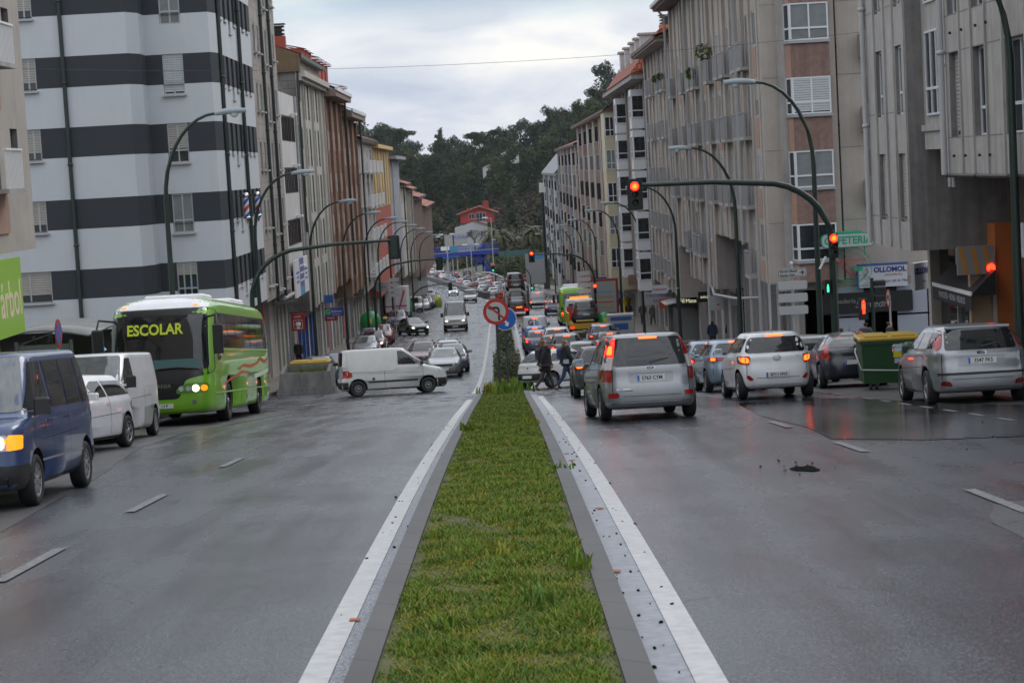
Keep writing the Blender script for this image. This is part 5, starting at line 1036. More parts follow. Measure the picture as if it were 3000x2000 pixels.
        lamp_set(t, bvh, 'front', rr(HLp, .04), HLO, 'headlight', [(rr([(W*.60, h0-.11), (W*.80, h0-.10), (W*.82, h0), (W*.62, h0-.01)], .06), HL_ON)] if on else [(rr([(W*.62, h0-.10), (W*.76, h0-.10), (W*.77, h0-.01), (W*.63, h0-.02)], .06), mat('reflector_bowl', (.6, .6, .6), .1, metal=.8))])
    if lod > 0: plate(t, bvh, g('fpz', .42), 'front', g('fnum') if lod > 1 else None)
    # rear
    gz0 = bz+.03; gt = H-g('rd', .07)-.06; rg = g('rgp') or [(-W*.80, gz0), (W*.80, gz0), (wr*.86, gt), (-wr*.86, gt)]
    if not g('norear'):
        if g('split'):
            for a, b in ((-9, -.02), (.02, 9)): decal(bvh, rr(rg, .06), 'rear', g('rgm', CGL), .007, (a, b), .12, 'rear_window', t)
        else: decal(bvh, rr(rg, .06), 'rear', g('rgm', CGL), .007, None, .10, 'rear_window', t)
    z = g('tlz', bz-.20); TLp = g('tlp') or [(W*.62, z-.06), (W*.92, z-.08), (W*.95, z+.10), (W*.70, z+.12)]; on = g('brake', 0)
    c0 = (sum(p[0] for p in TLp)/len(TLp), sum(p[1] for p in TLp)/len(TLp)); sh = lambda q: rr([(c0[0]+(a-c0[0])*q, c0[1]+(b_-c0[1])*q) for a, b_ in TLp], .04)
    lamp_set(t, bvh, 'rear', rr(TLp, .04), TL, 'tail_light', g('tlx') or (((sh(.62), TL_ON), (sh(.36), TL_CORE)) if on else ()))
    if on and not g('nohigh'): zz = g('hiz', gt-.02); decal(bvh, [(-.17, zz), (.17, zz), (.17, zz+.035), (-.17, zz+.035)], 'rear', TL_CORE, .018, None, .2, 'high_brake_light', t)
    pz = g('rpz', .62 if not g('lowplate') else .42)
    if lod > 0: plate(t, bvh, pz, 'rear', g('rnum') if lod > 1 else None)
    if lod > 1:
        decal(bvh, [(-W*.90, .465), (W*.90, .465), (W*.90, .475), (-W*.90, .475)], 'rear', SEAM, .004, None, .15, 'panel_gap', t)
        for sx in (1, -1): decal(bvh, [(sx*W*.80-.006, .47), (sx*W*.80+.006, .47), (sx*W*.78+.006, bz-.06), (sx*W*.78-.006, bz-.06)], 'rear', SEAM, .004, None, .15, 'panel_gap', t)
        decal(bvh, [(-.01, gz0+.03), (-.0, gz0+.0), (.36, gz0+.075), (.36, gz0+.095)], 'rear', TRIM, .02, None, .2, 'wiper', t)
    if lod > 0: decal(bvh, [(-W*.82, g('z0', .2)+.035), (W*.82, g('z0', .2)+.035), (W*.84, g('z0', .2)+.12), (-W*.84, g('z0', .2)+.12)], 'rear', TRIM, .006, None, .15, 'diffuser', t)
    # mirrors
    for x in (1, -1):
        mb = MB(); my = A[0][0]-.16; mz = cz+.09; w = g('mw', .19); hh = g('mh', .14); X = x*(W*.965); a, b = sorted((X+x*.03, X+x*(.03+w))); V = []
        mb.bbox(a, b, my, my+.12, mz-hh/2, mz+hh/2, g('mirm', pt), .03); mb.box(*sorted((X-x*.06, X+x*.05)), my+.03, my+.09, mz-hh/2-.01, mz-hh/2+.04, TRIM); q = mb.build('mirror', t)
        if lod > 0: MB().box(a+.015, b-.015, my-.004, my-.0005, mz-hh/2+.015, mz+hh/2-.012, MIRG).build('mirror_glass', q)
    if g('rails'):
        for x in (1, -1): MB().tube([(x*wr*.86, f-fy-.25, H-.02), (x*wr*.88, f-fy-.5, H+.04), (x*wr*.88, r+ry+.4, H+.03), (x*wr*.86, r+ry+.2, H-.04)], .018, g('rails'), 6).build('roof_rail', t)
    if g('aerial', lod > 1): MB().tube([(0, r+ry+.25, H-.02), (0, r+ry+.10, H+.14)], .008, TRIM, 5, r2=.003).build('aerial', t)
    t['_H'] = H; CARP[key] = (t, s); return t
def place(o, x, y, rz, z=None, dz=0., sc=1.):
    """stand a vehicle on the slope, nose along rz (0 = up the avenue away from the camera)"""
    n = Vector((0, -gs(y), 1)).normalized(); fw = Vector((-sin(rz), cos(rz), 0)); fw = (fw-n*fw.dot(n)).normalized(); rt = fw.cross(n); M = Matrix((rt, fw, n)).transposed().to_4x4(); M.translation = (x+cx(y), y, (gz(y) if z is None else z)+dz-.012); o.matrix_world = M @ Matrix.Scale(sc, 4); return o
FIRST = {}; USED = set(); CUR = {}
def car(key, x, y, rz, label, colour=None, group=None, cat='car', name='parked_car', z=None, hide=(), dz=0., sc=1.):
    src, s = CARP[key]
    o = src
    if key in USED:
        o = src.copy(); COL.objects.link(o)
        for ch in src.children:
            if any(ch.name.startswith(h) for h in hide): continue
            c = ch.copy(); COL.objects.link(c); c.parent = o
            for g2 in ch.children: d = g2.copy(); COL.objects.link(d); d.parent = c
            if colour and (c.name.startswith('body') or c.name.startswith('mirror') or c.name.startswith('door_handle')): recol(c, s['pt'] if key not in FIRST else FIRST[key], colour)
    else:
        USED.add(key)
        if colour:
            FIRST[key] = colour
            for c in o.children:
                if c.name.startswith('body') or c.name.startswith('mirror') or c.name.startswith('door_handle'): recol(c, s['pt'], colour)
    o.name = name; tag(o, label, cat, group); return place(o, x, y, rz, z, dz, sc)
def recol(c, old, new):
    for sl in c.material_slots:
        if sl.material and sl.material in (old, CUR.get(old)): sl.link = 'OBJECT'; sl.material = new
def proto(key, kind, pt, **k): t = make_car(key, kind, pt, **k); CARP[key][1]['pt'] = pt; return t
# ---------------------------------------------------------------- prototypes with their own faces
W = .9125
# silver people carrier seen from behind
t = proto('mpv', 'mpv', P_SIL, H=1.65, brake=1, rnum='5763 CYM', rpz=.80, tlp=[(.77, .60+.16), (.895, .62+.16), (.865, 1.12), (.70, 1.48), (.635, 1.50), (.69, 1.16)], rgp=[(-.69, 1.03), (.69, 1.03), (.60, 1.56), (-.60, 1.56)], hiz=1.53, mirm=P_SIL, tlx=(), mw=.22, mh=.16)
s = CARP['mpv'][1]; b = s['bvh']
for c in [c for c in t.children_recursive if c.name.startswith(('tail_light', 'lamp'))]: bpy.data.objects.remove(c)
for x in (1, -1):
    F = (lambda p: p if x > 0 else mx(p)); o = decal(b, rr(F([(.735, .74), (.90, .76), (.88, .98), (.72, .97)]), .02), 'rear', TL, .010, None, .06, 'tail_light', t)
    decal(b, F([(.72, .975), (.88, .985), (.80, 1.22), (.675, 1.20)]), 'rear', TLW, .011, None, .06, 'reversing_lens', o); decal(b, F([(.675, 1.205), (.80, 1.225), (.69, 1.56), (.60, 1.55)]), 'rear', TL_ON if x < 0 else TL, .011, None, .06, 'brake_lens', o)
    decal(b, rr(F([(.685, 1.25), (.765, 1.26), (.71, 1.42), (.655, 1.41)]), .02), 'rear', TL_CORE if x < 0 else TL, .018, None, .06, 'lamp', o); decal(b, rr(F([(.62, .45), (.80, .45), (.80, .54), (.62, .54)]), .02), 'rear', TL, .012, None, .1, 'reflector', t)
decal(b, rr([(-.42, .715), (.42, .715), (.42, .90), (-.42, .90)], .05), 'rear', P_SLG, .004, None, .1, 'plate_recess', t); decal(b, [(-.42, .895), (.42, .895), (.42, .925), (-.42, .925)], 'rear', P_SIL, .03, None, .1, 'handle_bar', t)
decal(b, [(-.74, .335), (.74, .335), (.74, .36), (-.74, .36)], 'rear', CHROME, .014, None, .12, 'bumper_strip', t)
def oval_badge(t, b, z, w, h, view='rear', m=mat('badge_ink', (.03, .035, .06), .3), x0=0.):
    P = [(x0+w*cos(2*pi*i/20), z+h*sin(2*pi*i/20)) for i in range(20)]; o = decal(b, P, view, CHROME, .012, None, .2, 'badge', t); decal(b, [(x0+(p[0]-x0)*.84, z+(p[1]-z)*.78) for p in P], view, m, .015, None, .2, 'badge_field', o)
    decal(b, [(x0-w*.45, z-.006), (x0+w*.45, z-.002), (x0+w*.4, z+.008), (x0-w*.45, z+.004)], view, CHROME, .018, None, .2, 'badge_script', o)
oval_badge(t, b, .985, .09, .037); decal(b, [(-.66, .60), (-.40, .60), (-.40, .615), (-.66, .615)], 'rear', CHROME, .008, None, .2, 'model_script', t); decal(b, [(-.78, .565), (-.36, .565), (-.36, .575), (-.78, .575)], 'rear', SEAM, .008, None, .2, 'dealer_script', t)
car('mpv', 2.57, 38.9, R(3.5), 'silver people carrier waiting nearest the median, plate 5763 CYM', cat='car', name='car', sc=1.0)
# white city car
t = proto('city', 'small', P_WHI, rnum='8711 HVS', rpz=.535, tlp=[(.575, .90), (.60, .76), (.80, .80), (.80, .97), (.58, .955)], rgp=[(-.66, 1.05), (-.60, 1.02), (.60, 1.02), (.66, 1.05), (.60, 1.28), (.52, 1.36), (-.52, 1.36), (-.60, 1.28)], brake=1, hiz=1.375, r=.305)
b = CARP['city'][1]['bvh']
for x in (1, -1):
    F = (lambda p: p if x > 0 else mx(p)); [decal(b, rr(F([(.60, .82), (.74, .83), (.75, .93), (.61, .925)]), .05), 'rear', TL_CORE, .018, None, .06, 'lamp', c) for c in t.children if c.name.startswith('tail_light') and x == 1 and 0]
    decal(b, rr(F([(.60, .80), (.75, .83), (.76, .94), (.60, .92)]), .05), 'rear', TL_CORE, .018, None, .06, 'brake_lamp', t); decal(b, rr(F([(.52, .44), (.62, .42), (.68, .52), (.62, .55)]), .03), 'rear', TL, .012, None, .06, 'reflector', t)
q = MB().lathe([(.065, -.008), (.075, 0), (.065, .008)], CHROME, 20, axis='y').box(-.035, -.02, -.01, .006, -.045, .045, CHROME).box(.02, .035, -.01, .006, -.045, .045, CHROME).box(-.03, .03, -.008, .004, -.01, .01, CHROME)
h = b.ray_cast(Vector((0, -9, .90)), Vector((0, 1, 0)))[0]; me = q.mesh('badge'); me.transform(Matrix.Translation((0, h.y-.012, .90)) @ Matrix.Diagonal((1.15, 1, .8, 1))); obj('badge', me, t); decal(b, [(-.42, .93), (-.28, .93), (-.28, .945), (-.42, .945)], 'rear', CHROME, .008, None, .2, 'model_script', t)
text('i10', .07, CHROME, face_T((.45, h.y-.005, .93)), t, name='model_script', ext=.002)
car('city', 6.12, 46.6, R(1.5), 'white city car with both brake lights lit, plate 8711 HVS', name='car', sc=1.04)
# pale blue hatchback in front of it
proto('ibi', 'hatch', P_LBL, brake=1, tlp=[(.30, .86), (.72, .84), (.80, .94), (.66, .965), (.34, .95)], rgm=CGL, rpz=.50, tlx=((rr([(.60, .865), (.72, .865), (.72, .935), (.60, .935)], .04), TL_CORE),), hiz=1.33, rnum='')
car('ibi', 6.25, 55.2, R(1), 'pale blue hatchback ahead of the white city car, red bar light in the rear window', name='car')
# silver hatchback at the right, lights off
t = proto('foc', 'focus', P_SIL, rnum='3547 FKS', rpz=.80, tlp=[(.70, 1.06), (.79, 1.0), (.82, 1.04), (.70, 1.36), (.62, 1.38), (.66, 1.22)], rgp=[(-.66, 1.0), (.66, 1.0), (.60, 1.36), (-.60, 1.36)], z0=.19)
b = CARP['foc'][1]['bvh']; oval_badge(t, b, .94, .085, .035)
decal(b, rr([(-.46, .70), (.46, .70), (.40, .90), (-.40, .90)], .03), 'rear', P_SLG, .004, None, .1, 'plate_recess', t); decal(b, [(-.50, .885), (.50, .885), (.48, .915), (-.48, .915)], 'rear', P_SIL, .03, None, .1, 'handle_bar', t); decal(b, [(-.80, .545), (.80, .545), (.80, .59), (-.80, .59)], 'rear', TRIM, .012, None, .1, 'bumper_strip', t)
for x in (1, -1): F = (lambda p: p if x > 0 else mx(p)); decal(b, rr(F([(.56, .34), (.76, .36), (.74, .45), (.60, .43)]), .03), 'rear', mat('reflector_dark_red', (.12, .006, .008), .2), .012, None, .06, 'reflector', t)
MB().prism([(-.60, -1.80), (.60, -1.80), (.56, -1.62), (-.56, -1.62)], 1.395, 1.435, P_SIL, 'z').build('spoiler', t)
car('foc', 8.78, 38.1, R(-1.5), 'silver hatchback beside the kerb at the right edge, plate 3547 FKS', name='car')
# navy coupe hatch with silver roof arch
t = proto('c4', 'arched', P_NAV, rnum='', tlp=[(.60, .78), (.80, .74), (.84, .92), (.70, 1.16), (.62, 1.14), (.66, .92)], rpz=.66, mirm=P_NAV); b = CARP['c4'][1]['bvh']
for v in ('left', 'right'): decal(b, rr([(1.0, 1.0), (.30, 1.405), (-.9, 1.37), (-1.5, 1.14), (-1.42, 1.10), (-.85, 1.31), (.3, 1.345), (.9, 1.0)], .03), v, P_SLG, .012, None, .1, 'roof_arch', t)
text('CITROËN', .07, CHROME, face_T((0, b.ray_cast(Vector((0, -9, .93)), Vector((0, 1, 0)))[0].y-.006, .93)), t, name='badge_script', ext=.002)
car('c4', 9.1, 52.7, R(-3), 'navy coupe hatchback with silver roof arch parked behind the green container', name='car')
# dark grey hatch in front of the people carrier
proto('dk', 'estate', P_GRY, brake=1, nohigh=1, tlp=[(.52, .84), (.84, .80), (.86, .96), (.56, .97)], tlx=((rr([(.60, .85), (.76, .84), (.76, .93), (.60, .93)], .04), TL_CORE),), z0=.22, wsg=CGL2, mirm=P_GRY)
car('dk', 2.75, 57.3, R(0), 'dark grey hatchback half hidden by the silver people carrier', name='car')
# generic rear-lit hatch for the queue; one with lights off too
proto('q1', 'hatch', P_SLG, brake=1, lod=1, tlx=(), rails=None); proto('q2', 'saloon', P_GRY, brake=1, lod=1); proto('q3', 'suv', P_WHI, brake=1, lod=1); proto('q4', 'hatch', P_WHI, brake=0, lod=1, hl=1); proto('q5', 'mpv', P_SIL, brake=0, lod=1)
proto('clio', 'clio', P_CRM, rgm=CGL2, tlp=[(.56, .66), (.78, .64), (.80, .80), (.62, .80)], lowplate=1, rpz=.44, rnum='', brake=0)
b = CARP['clio'][1]['bvh']; decal(b, [(.0, .70), (.035, .75), (0, .80), (-.035, .75)], 'rear', SEAM, .01, None, .2, 'badge', CARP['clio'][0]); decal(b, rr([(.66, .665), (.74, .66), (.74, .70), (.66, .70)], .02), 'rear', AMBO, .016, None, .1, 'indicator', CARP['clio'][0])
car('clio', 2.2, 73.2, R(-50), 'old white hatchback turning across behind the two walking women', name='car')
# queue in the right carriageway: positions follow the lanes
Q = [('q1', 6.45, 63.2, P_LBL, 'light blue saloon roof ahead of the pale blue hatchback'), ('q4', 8.9, 59.0, P_SLG, 'grey car beyond the navy coupe, mostly hidden')]
for k, x, y, c, lb in Q: car(k, x, y, 0, lb, c, 'cars queueing for the red light', name='car')
Q = [('q3', 3.2, 103, P_SLG, 'silver estate with a lit bar light just above the white hatchback'), ('q1', 2.7, 110.5, P_BLG, 'brown grey hatchback third in the near queue'), ('q3', 3.1, 117, P_WHI, 'white car peeping over the brown grey hatchback'), ('q2', 2.05, 121.5, P_PUR, 'blue grey saloon with bright tail lights left in the queue'), ('q1', 2.0, 128.6, P_BRB, 'bright blue hatchback right behind the white lettered van'),
     ('q1', 6.7, 104.5, P_BLK, 'black hatchback with lit lights right of the queue gap'), ('q2', 5.9, 111.5, P_BLG, 'dark brown saloon in the right lane of the queue'), ('q3', 5.9, 119, P_LBL, 'pale blue estate farthest in the right lane before the tow truck'), ('q1', 5.8, 94, P_SIL, 'silver hatchback roof with dark aerial behind the silver people carrier'), ('q4', 3.6, 93, P_SIL, 'silver roofed car with fogged rear window behind the two women'),
     ('q2', 5.0, 196, P_BLU, 'blue saloon driving away beside the car transporter')]
for k, x, y, c, lb in Q: car(k, x, y, 0, lb, c, 'cars queueing for the red light', name='car')
# lettered white van
t = proto('gbv', 'minivan', P_WHI, brake=1, L=4.6, W=1.86, H=1.86, lod=1, tlp=[(.78, .62), (.90, .62), (.89, 1.10), (.80, 1.10)], tlx=((rr([(.79, .64), (.89, .64), (.89, .80), (.79, .80)], .03), TL_CORE),), rgp=[(-.1, 1.75), (.1, 1.75), (.1, 1.77), (-.1, 1.77)], hiz=1.70, black_bumper=1, mh=.26)
for a, m, x in (('G', INK, -.30), ('b', mat('sign_cyan', (.05, .40, .62), .5), .12)): text(a, .52, m, face_T((x, -2.325, 1.44)), t, ext=.01, bold=.012)
car('gbv', 2.15, 137.3, 0, 'white van with the letters G b on its rear doors', name='van', cat='van')
# far queue, three lanes past the bend
FQ = [(1266, 804), (1312, 823), (1325, 829), (1345, 835), (1366, 842), (1390, 851), (1335, 814), (1372, 824), (1391, 829), (1408, 837), (1374, 807), (1352, 799), (1362, 803), (1330, 800), (1283, 812), (1296, 818), (1412, 858), (1425, 846), (1436, 838), (1398, 818), (1420, 868), (1447, 829), (1434, 862), (1441, 853), (1452, 845), (1440, 876), (1462, 838), (1254, 796), (1310, 806)]
proto('k3', 'hatch', P_SLG, lod=1); proto('k4', 'saloon', P_GRY, lod=1); proto('k5', 'suv', P_WHI, lod=1)
FQP = [(4.7, 533), (2.9, 466), (2.3, 446), (2.2, 425), (2.0, 402), (1.5, 374), (6.9, 490), (6.5, 453), (6.4, 435), (5.5, 409), (11.2, 505), (3.8, 505), (3.1, 484), (1.4, 351), (4.9, 388), (7.4, 417), (9.9, 467), (1.5, 322), (9.8, 431), (1.8, 336), (5.0, 362), (6.1, 398), (1.5, 296), (8.6, 396), (6.0, 560), (7.5, 540), (8.8, 378), (10.6, 448), (2.0, 281), (5.2, 345)]
fk = ['q1', 'q2', 'q3', 'q1', 'q1', 'q5', 'q2', 'q3', 'q4', 'q2']; fc = [(P_WHI, 'white'), (P_GRY, 'dark grey'), (P_WHI, 'white'), (P_SLG, 'grey'), (P_BLK, 'black'), (P_BUR, 'burgundy'), (P_LBL, 'pale blue'), (P_WHI, 'white'), (P_NAV, 'navy'), (P_SIL, 'silver')]
FROW = ['beyond the footbridge', 'before the footbridge', 'at the bend', 'along the barrier', 'at the barrier start']
for i, (x, y) in enumerate(FQP):
    m, cn = fc[(i*3+i//10) % 10]; k = fk[(i*7+2) % 10]; lane = 'inner lane' if x < 3.9 else ('middle lane' if x < 7.5 else 'outer lane'); kind = {'q1': 'hatchback', 'q2': 'saloon', 'q3': 'tall car', 'q4': 'small car', 'q5': 'people carrier'}[k]
    row = FROW[0] if y > 500 else FROW[1] if y > 440 else FROW[2] if y > 390 else FROW[3] if y > 330 else FROW[4]
    if CARP[k][1].get('brake') and i % 3: k = {'q1': 'k3', 'q2': 'k4', 'q3': 'k5'}[k]
    car(k, x, y, R(2)+math.atan2(cx(y)-cx(y+2), 2), '%s %s in the far jam, %s, %s%s' % (cn, kind, row, lane, ['', ', near a gap', ', close behind another', ', slightly askew'][i % 4]), m, 'cars in the jam past the bend', name='car')
# oncoming --------------------------------------------------------
t = proto('vw', 'oldvan', P_BLU, hl=1, mirm=TRIM, mw=.20, mh=.22, hlp=[(.44, .74), (.80, .74), (.80, .93), (.44, .93)], grille=[(-.42, .76), (.42, .76), (.42, .92), (-.42, .92)], wsg=CGL2, cuts=((-9, -1.42), (-1.32, -.52), (-.46, .42), (.56, 9)), seams=(1.50, .50, -.48), strip=0, handle=TRIM)
b = CARP['vw'][1]['bvh']
for c in [c for c in t.children_recursive if c.name.startswith(('headlight', 'lamp'))]: bpy.data.objects.remove(c)
for x in (1, -1):
    F = (lambda p: p if x > 0 else mx(p)); o = decal(b, rr(F([(.40, .74), (.755, .74), (.755, .93), (.40, .93)]), .02), 'front', HLO, .014, None, .08, 'headlight', t); decal(b, rr(F([(.44, .76), (.73, .76), (.73, .91), (.44, .91)]), .06), 'front', HL_ON, .020, None, .08, 'lamp', o); decal(b, rr(F([(.765, .74), (.885, .75), (.885, .92), (.765, .93)]), .02), 'front', AMB, .014, None, .04, 'indicator', t)
for v in ('left', 'right'): decal(b, rr([(2.30, .75), (2.44, .75), (2.44, .92), (2.30, .92)], .02), v, AMB, .012, None, .04, 'side_indicator', t); decal(b, [(-1.2, .545), (1.2, .545), (1.2, .575), (-1.2, .575)], v, P_SLG, .008, None, .3, 'side_moulding', t); decal(b, [(1.0, 1.06), (1.05, 1.06), (.99, .90), (.94, .90)], v, TRIM, .02, None, .3, 'door_handle', t)
car('vw', -6.54, 24.9, R(180), 'dark blue minibus with lit amber indicator at the left edge', name='van', cat='van', sc=.955)
t = proto('kia', 'hatch', P_WHI, style='alloy', hl=0, W=1.72, r=.31, cuts=((-9, -.34), (-.26, 9)), seams=(.86, -.32)); car('kia', -8.38, 36.9, R(171), 'small white three door hatchback squeezed between blue minibus and white van', name='car')
t = proto('trf', 'cmpvan', P_WHI, hl=0, wsg=CGL2, style='hub', mirm=TRIM, mw=.20, mh=.26, hlp=[(.50, .92), (.86, .86), (.90, 1.10), (.66, 1.12)]); car('trf', -8.72, 42.1, R(179), 'white panel van parked in front of the green coach', name='van', cat='van', sc=.96)
t = proto('ber', 'minivan', P_CRM, hl=0, strip=1, black_bumper=1, mirm=TRIM, tlz=.95, fy=1.62, tlp=[(.70, .72), (.84, .72), (.83, 1.0), (.72, 1.0)]); b = CARP['ber'][1]['bvh']
decal(b, rr([(-1.75, .93), (.10, .93), (.10, 1.52), (-1.75, 1.50)], .10), 'right', P_CRM, .018, None, .2, 'pressed_panel', t); decal(b, [(2.06+.06*cos(a*.5), .86+.06*sin(a*.5)) for a in range(12)][:6], 'right', AMB, .02, None, .2, 'lamp', t) if 0 else None
decal(b, rr([(-.86, .60), (-.76, .60), (-.76, .70), (-.86, .70)], .05), 'right', TRIM, .015, None, .2, 'fuel_cap', t)
for v in ('right', 'left'): decal(b, rr([(1.72, .80), (2.0, .80), (1.97, .93), (1.66, .97)], .04), v, HLO, .012, None, .06, 'headlight', t); decal(b, rr([(-2.02, .72), (-1.94, .72), (-1.94, 1.0), (-2.02, 1.0)], .02), v, TL, .012, None, .06, 'tail_light', t)
car('ber', -4.42, 76.2, R(-80), 'dirty white small van crossing the left carriageway broadside', name='van', cat='van')
proto('sal', 'saloon', P_SIL, hl=0, fnum='', wsg=CGL2, style='alloy'); proto('sat', 'saloon', P_BLK, hl=1, wsg=CGL2, style='hub', by=.1); proto('tra', 'bigvan', P_CRM, hl=1, mirm=TRIM, mw=.22, mh=.32, wsg=CGL2, hlp=[(.52, .80), (.88, .80), (.86, 1.02), (.55, 1.0)])
proto('k1', 'hatch', P_SLG, lod=1, hl=0, wsg=CGL2); proto('k2', 'estate', P_WHI, lod=1, hl=1, rails=TRIM)
car('sal', -3.0, 96.6, R(180), 'silver saloon facing the camera behind the crossing white van', name='car')
for k, x, y, c, lb in (('k1', -2.75, 102.6, P_PUR, 'blue grey car close behind the oncoming silver saloon'), ('k2', -3.15, 109, P_WHI, 'white estate with roof bars behind the oncoming silver saloon'), ('k2', -4.55, 109.5, P_BUR, 'dark red car with one lit headlight beside the white estate')): car(k, x, y, R(180), lb, c, 'oncoming cars waiting on the left', name='car')
car('sat', -7.45, 161.6, R(200), 'black saloon with lit headlights turning out at the lower crossing', name='car')
car('tra', -4.02, 166.5, R(180), 'tall white high roofed van driving towards the camera', name='van', cat='van')
car('gbv', -3.75, 278, R(180), 'small white van with one lit headlight beyond the tall white van', name='van', cat='van', hide=('lettering',)); car('q4', -4.0, 343, R(180), 'far white car driving up towards the camera with lit headlights', P_WHI, name='car')
PK = [('k1', -8.75, 91.4, P_BLK, 'black car parked right behind the concrete planter'), ('k1', -8.3, 97.3, P_TEA, 'teal blue car parked behind the black one'), ('sal', -9.0, 128.5, P_SIL, 'silver saloon parked on the left ahead of the burgundy car'), ('k2', -9.0, 136.5, P_BUR, 'burgundy estate parked between the silver saloon and the red hatchback'), ('k1', -9.6, 142.5, P_LBL, 'light blue car parked beside the red hatchback'),
      ('k1', -9.15, 148.5, P_RED, 'red hatchback parked in front of the green recycling bell'), ('q5', -9.75, 182.5, P_PUR, 'blue grey compact car parked between the two green bells'), ('gbv', -10.5, 239, None, 'white taxi van with a green roof light parked on the left'), ('k1', -9.9, 247, P_WHI, 'white hatchback parked behind the taxi van'), ('q3', -9.7, 253, P_GRY, 'dark off roader parked behind the white hatchback'),
      ('gbv', -9.6, 260, None, 'cream van parked behind the dark off roader'), ('k1', -9.2, 267, P_BLK, 'black hatchback parked behind the cream van'), ('k2', -9.2, 274, P_NAV, 'navy estate near the end of the parked row'), ('k1', -9.4, 281, P_SIL, 'silver car at the far end of the parked row'), ('k1', -8.6, 322, P_RED, 'red car alone on the left beyond the parked row')]
for k, x, y, c, lb in PK: car(k, x, y, R(180), lb, c, 'cars parked along the left kerb', hide=('lettering',), cat='van' if k == 'gbv' else 'car')
# far cars on the side road under the bridge, and a lit van beyond the transporter
car('gbv', 4.1, 228, 0, 'white van with two rear windows beyond the blue saloon', name='van', cat='van', hide=('lettering',)); car('q3', 10.2, 586, R(-55), 'white car on the slip road beside the bridge pillars', P_WHI, name='car'); car('q2', 12.6, 590, R(-60), 'blue car on the slip road seen between the bridge pillars', P_BLU, name='car')
